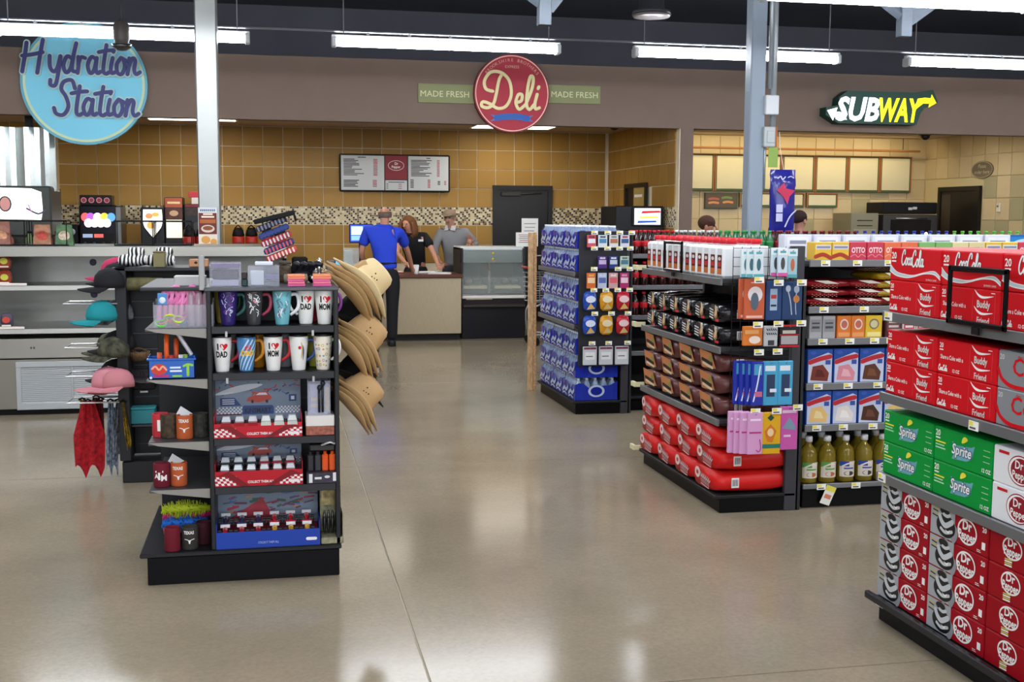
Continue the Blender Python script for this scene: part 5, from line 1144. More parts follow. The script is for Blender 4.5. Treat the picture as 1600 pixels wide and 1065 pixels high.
# products of the end cap
def jug(g, w_, h): g.rect(-w_*.33, h*.12, w_*.33, h*.72, -.001, 0); g.rect(-w_*.33, h*.12, w_*.33, h*.3, -.0014, 2); g.disc(0, h*.6, w_*.22, h*.06, -.0016, 1, 12); g.rect(-w_*.22, h*.36, w_*.22, h*.5, -.0016, 3)
def mk_jug():
    t = thing('fluid_bottle', 'x', 'bottle'); w_, d, h = .092, .13, .175
    G().rbox(-w_/2, 0, 0, w_/2, d, h, .014).lathe([(.02, h-.002), (.02, h+.012)], 12, 0, (0, d/2, 0)).build('bottle', mat('#E6EAEC', .35), t)
    G().lathe([(.03, h+.01), (.03, h+.038), (.0001, h+.04)], 14, 0, (0, d/2, 0)).build('cap', mat('#D0202E', .35), t, True)
    g = G(); jug(g, w_, h); g.build('label', [mat('#5A1418', .4), mat('#E8D8D0', .4), mat('#C8702E', .4), mat('#D02A30', .4)], t); return t
PJ = Proto(mk_jug)
for r in range(2):
    for k in range(13):
        PJ.put(FE(-WE/2+.07+.1*k, .015+.145*r, 1.286), FE.rz, 'white lighter fluid bottle with red cap, %s row, %s' % (('front', 'second')[r], lr(k, 13)), 'lighter fluid bottles on the end cap')
frame_sign(FE, -.045, 1.26, .32, .215, 'empty black sign frame clipped in front of the fluid bottles')
def sack(nm, w_, d, h, body, fn, mats, cat='bag', puff=.35, barcode=True, seed=1, sidew=True, ep=.35):
    def f():
        t = thing(nm, 'x', cat); G().bag(w_, d, h, 0, seed, ns=16, nl=8, puff=puff, rough=.006, endpinch=ep).build('sack', body, t, True)
        g = G(); g.M = Matrix.Translation((0, -.012, 0)); fn(g, w_, h); g.build('print', mats, t)
        if barcode:
            g = G(); g.M = Matrix.Translation((w_/2+.005, .1, h*.3)) @ Matrix.Rotation(PI/2, 4, 'Z'); g.rbox(-.022, -.001, 0, .022, .004, h*.42, .001, 0)
            for k in range(7): g.rect(-.017+.005*k, h*.08, -.0145+.005*k, h*.36, -.0016, 1)
            g.build('barcode_label', [mat('#E8E4E4', .5), mat('#2A2A2A', .5)], t)
        return t
    return Proto(f)
def pr_blk(g, w_, h): g.ribbon([(w_*.02, h*.35), (w_*.12, h*.6), (w_*.05, h*.9)], .03, -.001, 0, taper=True); g.disc(w_*.08, h*.45, w_*.14, h*.2, -.0006, 1, 12); [g.ribbon([(-w_*.35, h*(.3+.13*k)), (-w_*.08, h*(.24+.13*k))], .007, -.0014, 2) for k in range(4)]; g.rect(w_*.08, h*.12, w_*.34, h*.24, -.0014, 3)
PB = sack('charcoal_bag', .205, .4, .115, mat('#17171A', .25, coat=.3), pr_blk, [mat('#D8C098', .4), mat('#A87848', .4), mat('#D8D8D8', .4), mat('#C82A32', .4)], ep=.8)
def pr_brn(g, w_, h):
    g.add([(-w_*.44, -.001, h*.95), (w_*.1, -.001, h*.88), (w_*.3, -.001, h*.25), (-w_*.3, -.001, h*.15)], [(0, 1, 2, 3)], 0); g.ribbon([(-w_*.3, h*.52), (0, h*.44), (w_*.14, h*.4)], .02, -.0016, 1); g.ribbon([(-w_*.25, h*.36), (.0, h*.28), (w_*.18, h*.24)], .014, -.0018, 2)
    g.disc(w_*.08, h*.62, w_*.09, h*.14, -.0018, 3, 10)
PBR = sack('charcoal_bag', .33, .44, .125, mat('#5E3230', .3, coat=.2), pr_brn, [mat('#C07A4A', .4), mat('#20181A', .4), mat('#D8C8A8', .4), mat('#8A8A48', .4)], seed=4, ep=.86)
def pr_rd(g, w_, h): g.disc(-w_*.26, h*.62, w_*.11, h*.24, -.0012, 0, 16); [g.ribbon([(-w_*.12+.022*k, h*(.68-.02*k)), (-w_*.11+.022*k, h*(.5-.02*k)), (-w_*.06+.022*k, h*(.6-.02*k))], .008, -.0014, 1) for k in range(6)]; [g.ribbon([(-w_*.1+.02*k, h*(.42-.015*k)), (-w_*.08+.02*k, h*(.3-.015*k))], .007, -.0016, 1) for k in range(6)]; g.ribbon([(-w_*.1, h*.22), (w_*.22, h*.14)], .005, -.0016, 2); g.disc(-w_*.26, h*.62, w_*.05, h*.1, -.0018, 3, 12)
PRD = sack('charcoal_bag', .335, .45, .13, mat('#D0201E', .35, spec=.25), pr_rd, [mat('#E8D4D0', .4), mat('#C8B8B8', .4), mat('#E8D4D0', .4), mat('#C83A3A', .4)], seed=7, ep=.86)
lay2 = ('lower', 'upper')
for L_ in range(2):
    for k in range(6): PB.put(FE(-WE/2+.13+.215*k, .03+.0*L_, .916+.118*L_), FE.rz+random.uniform(-.05, .05), 'black charcoal bag on the upper end cap shelf, %s layer, %s' % (lay2[L_], lr(k, 6)), 'black charcoal bags')
lay3 = ('bottom', 'middle', 'top')
for L_ in range(3):
    for k in range(4):
        PBR.put(FE(-WE/2+.17+.332*k, .02, .521+.119*L_), FE.rz+random.uniform(-.04, .04), 'brown charcoal bag, %s layer, %s of four' % (lay3[L_], lr(k, 4)), 'brown charcoal bags')
        PRD.put(FE(-WE/2+.17+.336*k, .0+.01*(L_ % 2), .101+.121*L_), FE.rz+random.uniform(-.04, .04), 'red charcoal bag on the base, %s layer, %s of four' % (lay3[L_], lr(k, 4)), 'red charcoal bags')

# ---------------------------------------------------------------- baking side of the gondola (faces the camera)
FK = Frame(4.37, 5.87, 0); WK = 3.0; ux = lambda x: x-4.37
tg = [(ux(a), z) for z, l in ((1.382, (2.96, 3.15, 3.34)), (1.127, (2.96, 3.2, 3.4)), (.951, (2.96, 3.12, 3.27, 3.37)), (.702, (2.94, 3.12, 3.3)), (.47, (2.94, 3.1, 3.28)), (.137, (2.98, 3.19))) for a in l]
k1 = unit('grocery_shelving', 'black grocery shelving of baking goods right of the charcoal end cap', 'shelving', FK, WK, .62, 1.42, [1.382, 1.127, .951, .702, .47], base_h=.137, tags=tg, uprights=(-1.48, 0, 1.48))
G().rbox(-WK/2, -.012, .112, WK/2, .0, .14, .003).build('price_rail', RAIL, k1)
g = G(); g.M = Matrix.Translation((ux(3.04), -.02, .125)) @ Matrix.Rotation(.35, 4, 'Y') @ Matrix.Rotation(.1, 4, 'X'); g.rbox(-.03, 0, -.11, .03, .002, 0, .0008).rect(-.03, -.03, .03, 0, -.0006, 1).rect(-.02, -.075, .02, -.05, -.0006, 2); g.build('hanging_tag', [TAGW, TAGY, mat('#E08A6A', .6)], k1)
def smallbox(nm, w_, d, h, c1, fn, mats, cat='box'):
    def f():
        t = thing(nm, 'x', cat); G().rbox(-w_/2, 0, 0, w_/2, d, h, .003).build('box', mat(c1, .4), t)
        g = G(); fn(g, w_, h); g.build('print', mats, t); return t
    return Proto(f)
def pr_otto(g, w_, h): g.text('OTTO', 0, h*.42, h*.3, -.0012, 0, bold=.03, wid=w_*.8); g.ribbon([(-w_*.45, h*.2), (-w_*.2, h*.32), (0, h*.18), (w_*.2, h*.32), (w_*.45, h*.2)], .004, -.001, 1)
def pr_yl(g, w_, h): g.rect(-w_*.45, h*.6, w_*.45, h*.85, -.001, 0); g.ribbon([(-w_*.45, h*.2), (0, h*.32), (w_*.45, h*.12)], .022, -.001, 1); g.rect(-w_*.4, h*.66, w_*.4, h*.78, -.0014, 2)
pY = smallbox('rice_box', .1, .1, .1, '#E2B83A', pr_yl, [mat('#D8D8D8', .4), mat('#A83A1E', .4), mat('#8A8AA0', .4)]); pR1 = smallbox('gelatin_box', .1, .1, .1, '#C83A50', pr_otto, [mat('#F0DCDC', .4), mat('#E88A98', .4)]); pR2 = smallbox('gelatin_box', .1, .1, .1, '#E0704A', pr_otto, [mat('#F4E0D4', .4), mat('#F0A888', .4)])
pR3 = smallbox('gelatin_box', .1, .1, .1, '#7FB06A', pr_otto, [mat('#F0F0E0', .4), mat('#B8D8A0', .4)]); pR4 = smallbox('gelatin_box', .1, .1, .1, '#D8CC9A', pr_otto, [mat('#8A7A50', .4), mat('#C8A85A', .4)])
seq = [pY, pY, pR1, pR1, pR2, pR2, pR3, pR3, pR4, pR4, pY, pY, pR1, pR1, pR3, pR3]; nms = {id(pY): 'yellow and white', id(pR1): 'pink red', id(pR2): 'orange', id(pR3): 'green', id(pR4): 'cream'}
for k, pr in enumerate(seq): pr.put(FK(ux(2.955+.104*k), .01, 1.383), 0, '%s dessert box on the top baking shelf, %s' % (nms[id(pr)], lr(k, 16)), 'dessert boxes on the baking shelf')
def mk_tall(c1, c2):
    return smallbox('pasta_box', .17, .08, .135, c1, lambda g, w_, h: (g.rect(-w_*.4, h*.5, w_*.4, h*.9, -.001, 0), g.rect(-w_*.3, h*.6, w_*.3, h*.75, -.0014, 1)), [mat('#E8EAF0', .4), mat(c2, .4)])
pT = mk_tall('#D8DCE8', '#8A90A8')
for k in range(8): pT.put(FK(ux(2.99+.185*k), .4, 1.383), 0, 'white carton at the back of the top baking shelf, %s' % lr(k, 8), 'white back row cartons')
def pr_bag(g, w_, h): g.add([(-w_*.35, -.002, h*.95), (-w_*.05, -.002, h*.95), (w_*.2, -.002, h*.6), (-w_*.1, -.002, h*.6)], [(0, 1, 2, 3)], 0); [g.rect(-w_*.4+.012*i, h*(.14+.13*j), -w_*.4+.02+.012*i-.012, h*(.2+.13*j), -.001, 1) for i in range(0, 13) for j in range(3) if (i+j) % 2 == 0]
pRB = sack('marshmallow_bag', .27, .32, .05, mat('#8E1A22', .22, coat=.4), pr_bag, [mat('#D8CCC0', .4), mat('#C87A6A', .4)], barcode=False, seed=9, cat='bag')
pYB = sack('candy_bag', .13, .32, .05, mat('#B8981E', .22, coat=.4), pr_bag, [mat('#E8E0C0', .4), mat('#6A3A1E', .4)], barcode=False, seed=11)
pBB = sack('candy_bag', .24, .32, .045, mat('#2E1E16', .22, coat=.4), pr_bag, [mat('#8A7A30', .4), mat('#6A4A2A', .4)], barcode=False, seed=12)
for s_ in range(3):
    for k in range(2): pRB.put(FK(ux(3.0+.26*k+.006*s_), .02+.01*s_, 1.128+.048*s_), random.uniform(-.06, .06), 'red baking chip bag, %s layer, %s stack' % (lay3[s_], ('left', 'right')[k]), 'red baking bags')
for s_ in range(4): pYB.put(FK(ux(3.36+.004*s_), .02, 1.128+.046*s_), random.uniform(-.08, .08), 'yellow baking bag, %s in its stack' % tb(s_, 4), 'yellow baking bags')
pBB.put(FK(ux(3.3), .03, 1.128+.19), .1, 'dark brown candy bag on top of the yellow stack', 'brown baking bags'); 
for k in range(4): pRB.put(FK(ux(3.6+.28*k), .02, 1.128), 0, 'red baking bag behind the soda cartons, %s' % lr(k, 4), 'hidden red bags')
def pr_can(g, w_, h): g.rect(-w_*.4, h*.3, w_*.4, h*.85, -.001, 0); g.rect(-w_*.3, h*.45, w_*.3, h*.55, -.0014, 1); g.rect(-w_*.3, h*.65, w_*.3, h*.72, -.0014, 1)
def pr_ah(g, w_, h): g.disc(0, h*.62, w_*.3, h*.24, -.001, 0, 18); g.disc(0, h*.62, w_*.22, h*.17, -.0014, 1, 18); g.rect(-w_*.4, h*.06, w_*.4, h*.26, -.001, 2)
pS = smallbox('salt_carton', .075, .1, .125, '#A8A8AA', pr_can, [mat('#8E9094', .4), mat('#4A4A50', .4)]); pOr = smallbox('baking_soda_box', .083, .1, .125, '#DE7A2E', pr_ah, [mat('#E8D8C8', .4), mat('#C86A5A', .4), mat('#E89A5A', .4)])
pYw = smallbox('baking_powder_box', .1, .1, .125, '#E8C030', pr_ah, [mat('#8A8060', .4), mat('#D8D0A0', .4), mat('#F0E090', .4)]); pMa = smallbox('cocoa_box', .1, .1, .125, '#4A2024', pr_can, [mat('#6A4A4C', .4), mat('#D8C8C0', .4)]); pWh = smallbox('cream_box', .08, .1, .12, '#E0DCD8', pr_can, [mat('#C83A44', .4), mat('#F0E0E0', .4)])
for pr, x, lab in ((pS, 2.925, 'left silver grey salt carton'), (pS, 3.005, 'right silver grey salt carton'), (pOr, 3.095, 'left orange baking soda box'), (pOr, 3.18, 'right orange baking soda box'), (pYw, 3.275, 'yellow baking powder box beside orange boxes'), (pMa, 3.395, 'dark maroon cocoa box beside the yellow box'), (pWh, 3.49, 'first white and red box behind the cartons'), (pWh, 3.575, 'second white and red box behind the cartons')):
    pr.put(FK(ux(x), .01, .952), 0, lab+' on the baking shelf', 'baking boxes')
def pr_mix(top, c):
    def f(g, w_, h): g.add([(-w_*.46, -.001, h*.68), (w_*.3, -.001, h*.9), (w_*.46, -.001, h*.84), (w_*.46, -.001, h*.02), (-w_*.46, -.001, h*.02)], [(0, 1, 2, 3, 4)], 0); g.ribbon([(-w_*.4, h*.62), (0, h*.72), (w_*.38, h*.78)], .026, -.0016, 1); g.disc(-w_*.28, h*.9, w_*.12, h*.055, -.0018, 2, 14); g.poly([(-w_*.38, h*.1), (-w_*.3, h*.5), (w_*.1, h*.55), (w_*.35, h*.3), (w_*.3, h*.06)], -.0022, 3); g.poly([(-w_*.2, h*.2), (-w_*.12, h*.42), (w_*.08, h*.38), (w_*.2, h*.18)], -.0026, 4); g.rect(w_*.2, h*.55, w_*.4, h*.68, -.002, 5)
    return f
def mix(c3, c4): return smallbox('cake_mix_box', .152, .05, .19, '#234FA0', pr_mix(0, 0), [mat('#C8D0E4', .4), mat('#C02A38', .4), mat('#3A5AB8', .4), mat(c3, .45), mat(c4, .45), mat('#3A56A8', .4)])
mx = [mix('#7A3226', '#5A2018'), mix('#D88A98', '#E8B0B8'), mix('#5A3422', '#7A4A30'), mix('#E8C078', '#F0D8A0'), mix('#E8E0DC', '#F4F0EC'), mix('#4A2A1E', '#6A4030')]
nmx = ['red velvet', 'pink strawberry', 'chocolate', 'yellow', 'white', 'dark fudge']
for row, z in ((0, .703), (1, .471)):
    for k in range(6):
        j = (k % 3)+3*row
        mx[j].put(FK(ux(2.96+.157*k), .012+.0*row, z), 0, '%s cake mix box on the %s cake mix shelf, %s' % (nmx[j], ('upper', 'lower')[row], lr(k, 6)), 'cake mix boxes')
def mk_oil(c1, c2, grn):
    def f():
        t = thing('oil_bottle', 'x', 'bottle'); h = .2
        G().lathe([(.046, 0), (.05, .008), (.05, .09), (.045, .1), (.05, .11), (.05, .16), (.04, .19), (.018, .215), (.016, .235)], 18, 0, (0, .05, 0)).build('bottle', mat('#B09A2E', .06, trans=.55), t, True)
        G().lathe([(.021, .23), (.021, .258), (.018, .262), (.0001, .262)], 14, 0, (0, .05, 0)).build('cap', mat('#E0E2E4', .35), t, True)
        g = G(); g.bend = lambda p: (.0512*math.sin(p.x/.051), .05-(.0512-p.y*1.0)*math.cos(p.x/.051), p.z)
        g.rect(-.055, .03, .055, .118, 0, 0); g.rect(-.055, .09, .0, .118, -.0008, 1); g.ribbon([(-.04, .09), (.0, .108), (.04, .1)], .008, -.0016, 3); g.disc(.0, .05, .03, .013, -.0012, 2, 14); g.rect(-.03, .075, .03, .083, -.0014, 1)
        g.build('label', [mat('#DCD4C4', .4), mat(c1, .4), mat(c2, .4), mat('#E8E0D0', .4)], t); return t
    return Proto(f)
o1 = mk_oil('#5A9A4A', '#C06A4A', 1); o2 = mk_oil('#2A4AA0', '#3A3030', 0)
for r in range(2):
    for k in range(8):
        pr = o1 if k < 2 else o2
        pr.put(FK(ux(2.93+.113*k+.02*r), .01+.115*r, .138), 0, 'cooking oil bottle with %s label, %s row, %s' % (('green', 'blue')[k > 1], ('front', 'back')[r], lr(k, 8)), 'cooking oil bottles')
# side of the baking gondola facing the deli: only the tall goods show above the top
def pr_blue(g, w_, h): g.rect(-w_*.48, h*.1, w_*.48, h*.9, -.001, 0); g.ribbon([(-w_*.45, h*.3), (0, h*.7), (w_*.45, h*.4)], .03, -.0014, 1); g.disc(w_*.1, h*.45, w_*.13, h*.3, -.0018, 2, 14)
pBlue = smallbox('drink_carton', .4, .25, .13, '#2A78B8', pr_blue, [mat('#3A98D0', .35), mat('#A8D0E8', .35), mat('#C8705A', .4)])
pBl2 = smallbox('drink_carton', .42, .1, .165, '#2460A8', pr_blue, [mat('#2A86CC', .35), mat('#B8DCF0', .35), mat('#C8605A', .4)])

# ---------------------------------------------------------------- bottled water end cap further back
FW = Frame(2.40, 9.73, -PI/2); WW = 1.28
e2 = unit('endcap_shelving', 'black end cap shelving stacked with shrink-wrapped bottled water', 'shelving', FW, WW, .46, 1.5, [1.168, .74], spine=False, base_h=.11)
G().rbox(-WW/2, .46, 0, WW/2, .49, 1.5, .003).build('back_panel', mat('#2A2A2D', .5), e2)
G().rbox(WW/2-.03, .4, 0, WW/2, .475, 1.5, .003).build('upright', mat('#3B3B40', .4), e2)
def mk_water():
    t = thing('water_pack', 'x', 'water pack'); w_, d, h = .405, .36, .185
    g = G()
    for i in range(6):
        for j in range(5):
            if 0 < i < 5 and 0 < j < 4 : pass
            x = -w_/2+.036+.0665*i; y = .036+.072*j
            g.lathe([(.031, .004), (.033, .02), (.033, .11), (.028, .14), (.014, .165), (.013, .172)], 8, 0, (x, y, 0)); g.lathe([(.0145, .17), (.0145, .186), (.0001, .187)], 8, 1, (x, y, 0))
    o = g.build('bottles', [mat('#7E92B4', .08, coat=.5), mat('#E4EAF2', .4)], t, True); o['kind'] = 'stuff'
    g = G(); P = [(-w_/2, 0), (w_/2, 0), (w_/2, d), (-w_/2, d)]
    def wave(s_): return .122+.026*math.sin(s_*19)+.014*math.sin(s_*41+1)
    vs = []; fs = []; S = 0; pts = []
    for a in range(4):
        x0_, y0_ = P[a]; x1_, y1_ = P[(a+1) % 4]; n = 10; L_ = math.hypot(x1_-x0_, y1_-y0_)
        for k in range(n): tt = k/n; pts.append((x0_+(x1_-x0_)*tt, y0_+(y1_-y0_)*tt, S+L_*tt))
        S += L_
    m = len(pts)
    for k, (x, y, s_) in enumerate(pts):
        n_ = .003*math.sin(s_*94); cx = 0; cy = d/2; l_ = math.hypot(x, y-cy)
        x += x/l_*n_; y += (y-cy)/l_*n_
        vs += [(x, y, .004), (x, y, wave(s_))]
    g.add(vs, [(2*k, 2*((k+1) % m), 2*((k+1) % m)+1, 2*k+1) for k in range(m)], 0)
    for u in (-.1, .1): g.ribbon([(u-.08, .045), (u-.02, .075), (u+.03, .06), (u+.085, .09)], .028, -.006, 1); g.ribbon([(u-.08, .02), (u-.02, .035), (u+.06, .022)], .012, -.0065, 1)
    g.M = Matrix.Translation((w_/2, d/2, 0)) @ Matrix.Rotation(PI/2, 4, 'Z'); g.disc(0, .08, .07, .05, -.006, 1, 20); g.disc(0, .08, .05, .035, -.0066, 2, 20)
    g.build('blue_wrap', [mat('#1B2FA0', .15, coat=.4), mat('#B4C2DC', .25), mat('#16258A', .25)], t)
    G().rbox(-w_/2+.004, .004, .1, w_/2-.004, d-.004, .168, .01).build('shrink_film', clear('#E8F0FF', .035, .05), t); return t
PW = Proto(mk_water)
for zi, (z, n) in enumerate(((.111, 3), (.741, 2), (1.169, 2))):
    for L_ in range(n):
        for k in range(3):
            PW.put(FW(-WW/2+.215+.425*k, .015, z+.189*L_), FW.rz, 'blue bottled water pack, %s shelf, %s layer, %s' % (('base', 'middle', 'top')[zi], tb(L_, n), ('far', 'middle', 'near')[k]), 'bottled water packs')
# peg goods on the camera side
G().rbox(WW/2+.0, .03, .4, WW/2+.012, .44, 1.5, .002).build('pegboard', mat('#26262A', .5), e2)
YP = 9.02
def small(nm, c, c2, c3, w_=.075, h=.085): return hangcard(nm, 'hang pack', w_, h, mat(c, .35), lambda g, a, b: (g.rect(-a*.4, b*.35, a*.4, b*.7, -.001, 0), g.rect(-a*.3, b*.78, a*.3, b*.92, -.001, 1)), [mat(c2, .4), mat(c3, .4)], d=.012)
rows_ = [(1.385, [('#C84A5A', '#E0E0E4', '#7A2A38'), ('#D8E0E4', '#4A86B0', '#3A5A78'), ('#D8DAD8', '#B06A50', '#8A8A88'), ('#D8DCE4', '#3A5A8A', '#B03A48')], 'top'),
         (1.215, [('#4A2A78', '#C8B0D8', '#D8D0E0'), ('#2A3A78', '#C0C8D8', '#D8DCE8'), ('#B8C8B8', '#4A7A8A', '#5A6A68')], 'second'),
         (1.055, [('#D06A2E', '#E8C8A0', '#E8A060'), ('#B8C0D8', '#5A6AA8', '#C8D0E0'), ('#C8A0A0', '#D8606A', '#E8D8D0'), ('#A83068', '#E0C8D0', '#D890B0')], 'third')]
for z, lst, nm in rows_:
    n = len(lst)
    for k, c in enumerate(lst):
        x = 2.87-(n-k)*.093+.02; pr = small('sundry_card', *c, w_=.075, h=.1 if nm != 'third' else .125); pr.put((x, YP, z-.015), 0, 'small sundries card on the %s peg row, %s' % (nm, lr(k, n)), 'sundries on the water end cap')
def chip(c, c2): return hangcard('chip_bag', 'snack bag', .115, .165, mat(c, .2, coat=.4), lambda g, a, b: (g.disc(0, b*.6, a*.36, b*.17, -.006, 0, 16), g.poly([(-a*.3, b*.1), (0, b*.42), (a*.32, b*.14)], -.0055, 1)), [mat(c2, .3), mat('#C8A868', .4)], d=.03, soft=True)
ch = [chip('#1E48A8', '#D8E0F0'), chip('#D89A20', '#E8D8B0'), chip('#B8182A', '#E8C8C8')]
for r, z in enumerate((.855, .66)):
    for k in range(3): ch[k].put((2.475+.14*k+.035, YP-.02, z), 0, '%s crisp bag on the %s crisp row' % (('blue', 'golden', 'red')[k], ('upper', 'lower')[r]), 'crisp bags on the water end cap')
wp = hangcard('snack_pack', 'hang pack', .115, .15, mat('#C4C8CC', .3), lambda g, a, b: (g.rect(-a*.45, b*.85, a*.45, b*.97, -.001, 0), g.rect(-a*.35, b*.3, a*.35, b*.7, -.001, 1), g.rect(-a*.3, b*.45, a*.2, b*.5, -.0014, 2)), [mat('#7A3A48', .4), mat('#E0E0E0', .4), mat('#5A5A64', .4)])
for k in range(3): wp.put((2.51+.135*k, YP-.02, .42), 0, 'pale snack pack under the crisp bags, %s of three' % lr(k, 3), 'pale snack packs')
for z, lst in ((1.365, (2.53, 2.64, 2.74, 2.83)), (1.2, (2.53, 2.73, 2.83)), (1.03, (2.53, 2.63, 2.73, 2.83)), (.84, (2.54, 2.68, 2.82)), (.6, (2.52, 2.66, 2.82)), (1.49, (2.53, 2.64, 2.74, 2.84))):
    for x in lst:
        o = bpy.data.objects.new('price_tag', tag_mesh()); COL.objects.link(o); o.parent = e2
        q = Matrix.Translation((FW.x, FW.y, 0)) @ Matrix.Rotation(FW.rz, 4, 'Z'); o.matrix_local = q.inverted() @ Matrix.Translation((x, YP-.04, z))
# strand board strip beyond the water
t = thing('strand_board', 'tall narrow strand board panel standing beside the bottled water', 'board', (2.36, 10.45, 0))
G().rbox(-.045, 0, 0, .005, .02, 1.47, .003).build('board', mat('#A87A4E', .6, noise_amt=.5, nscale=40, stretch=(1, 1, .35), c2='#D8B88A'), t); G().rbox(.007, .0, 0, .035, .03, 1.47, .003).build('edge_post', mat('#C09468', .6, noise_amt=.4, nscale=50), t)

# second gondola behind: faces the camera at Y 9.2, drinks; tops show over everything
F2 = Frame(6.0, 9.2, 0); W2 = 6.2; u2 = lambda x: x-6.0
k2 = unit('grocery_shelving', 'long black shelving of bottled drinks behind the baking shelves', 'shelving', F2, W2, .6, 1.3, [1.31, 1.05, .8, .5], base_h=.12, uprights=(-3.08, -1.2, 0, 1.2, 3.08))
def mk_bot(c, cap, lab):
    def f():
        t = thing('drink_bottle', 'x', 'bottle'); G().lathe([(.032, 0), (.034, .01), (.034, .06), (.03, .075), (.034, .09), (.034, .12), (.014, .165), (.013, .18)], 12).build('bottle', mat(c, .12, coat=.4), t, True)
        G().lathe([(.016, .178), (.016, .196), (.0001, .197)], 10).build('cap', mat(cap, .4), t, True); G().lathe([(.0348, .065), (.0305, .076), (.0348, .09), (.0348, .11)], 12).build('label', mat(lab, .4), t, True); return t
    return Proto(f)
bt = [(mk_bot('#2A0E0C', '#C8202A', '#C8202A'), 'red cola'), (mk_bot('#2A1210', '#E4E4E4', '#C8CCD0'), 'silver diet cola'), (mk_bot('#1E6A3A', '#3A9A50', '#2A8A4A'), 'green lemon-lime'), (mk_bot('#3A0E14', '#7A1E2A', '#8A1A2A'), 'maroon soda'), (mk_bot('#6A7AB0', '#2A3A98', '#3A4AA8'), 'blue drink'), (mk_bot('#7AB04A', '#68B848', '#D8E8C0'), 'lime green drink'), (mk_bot('#D0D4D8', '#E8ECF0', '#D8DCE0'), 'clear white drink')]
def seqk(x): return 0 if x < 3.35 else 1 if x < 3.75 else 2 if x < 4.2 else 3 if x < 5.0 else 4 if x < 5.9 else 5 if x < 6.7 else 6
for r in range(2):
    n = 78
    for k in range(n):
        x = 2.96+.079*k; j = seqk(x)
        if r == 0 and x > 5.0: continue
        bt[j][0].put(F2(u2(x), .04+.12*r, 1.311), 0, '%s bottle on top drinks shelf, %s row, %s from left' % (bt[j][1], ('front', 'back')[r], NUM[min(k, len(NUM)-1)]), 'bottles on the top drinks shelf')
for z, zz in ((1.051, 'upper'), (.801, 'lower')):
    for k in range(22):
        x = 2.96+.079*k; j = 0 if k < 7 else (1 if k % 5 else 4)
        bt[j][0].put(F2(u2(x), .05, z), 0, '%s bottle on the %s inner drinks shelf, %s from left' % (bt[j][1], zz, NUM[k]), 'bottles glimpsed between the shelves')
for k in range(9): pBl2.put((5.24+.44*k, 9.22, 1.311), 0, 'blue drink carton on the top drinks shelf, %s' % lr(k, 9), 'blue cartons on the top drinks shelf')
# high blue cartons on the far side of that gondola
F3 = Frame(6.0, 10.52, PI)
k3 = unit('grocery_shelving', 'rear side of the long drinks shelving topped with blue cartons', 'shelving', F3, W2, .58, 1.36, [1.33], base_h=.12, uprights=(-3.08, 0, 3.08), spine=False)
for k in range(9): pBlue.put((6.4+.43*k, 10.1, 1.331), 0, 'bright blue drink carton on the far shelf top, %s' % lr(k, 9), 'blue cartons on the far shelf')
# ================================================================ gift fixtures on the left
FM = Frame(0, 5.14, 0); BZ = .14
m1 = thing('gift_shelving', 'black four-way gift fixture with mugs, toy cars and straw hats', 'shelving', (0, 5.14, 0))
G().rbox(-.555, 0, 0, .275, .86, .125, .004).build('kick_base', mat('#0C0C0F', .35, spec=.12), m1)
G().rbox(-.585, -.012, .125, .285, .87, .145, .004).build('deck', mat('#1C1C20', .35), m1)
for x in (-.282, .262): G().rbox(x, .0, .145, x+.02, .86, 1.3, .003).build('side_panel', mat('#1D1D20', .4), m1)
G().rbox(-.262, .32, .145, .262, .345, 1.3, .003).build('centre_panel', mat('#232327', .45), m1)
for k in range(12): G().rbox(-.26, .314, .22+.09*k, .26, .32, .226+.09*k, .001).build('slat_groove', mat('#3A3A40', .5), m1)
G().rbox(-.56, .78, .145, -.284, .8, 1.3, .003).build('rear_panel', mat('#1A1A1E', .45), m1)
for z, d in ((1.131, .27), (.927, .28), (.638, .28), (.422, .28)):
    s_ = G().rbox(-.262, .012, z-.016, .262, d+.04, z, .002).build('shelf', mat('#202024', .4), m1)
    G().rbox(-.262, .0, z-.03, .262, .012, z+.002, .002).build('shelf_lip', mat('#2A2A2E', .35), s_)
    if z > .9:
        for x in (-.2, .17): G().rbox(x-.006, -.002, z-.045, x+.006, .004, z-.018, .002).build('shelf_clip', mat('#A8A8AA', .3, .6), s_)
G().rbox(-.29, -.005, 1.285, .285, .34, 1.302, .004).build('top_deck', mat('#55555A', .35, .3), m1)
G().rbox(-.56, .05, 1.285, -.282, .8, 1.302, .004).build('top_deck', mat('#2E2E32', .4), m1)
for z in (1.126, .905, .63, .42):
    s_ = G().rbox(-.54, .02, z-.014, -.284, .74, z, .002).build('side_shelf', mat('#4E4E50', .35, .3), m1)
    G().add([(-.54, .018, z-.002), (-.284, .018, z-.002), (-.284, .018, z-.045), (-.5, .018, z-.016)], [(0, 1, 2, 3)]).build('shelf_bracket', mat('#8E8B84', .4, .3), s_)
G().rbox(-.31, .0, 1.29, -.285, .02, 1.44, .003).build('post', mat('#9A9A98', .4, .3), m1)
for z in (1.38, 1.1, .86):
    for y in (.28,): G().tube([(.282, y, z-.1), (.44, y, z-.06)], .006, 6).build('hat_peg', STEEL, m1)

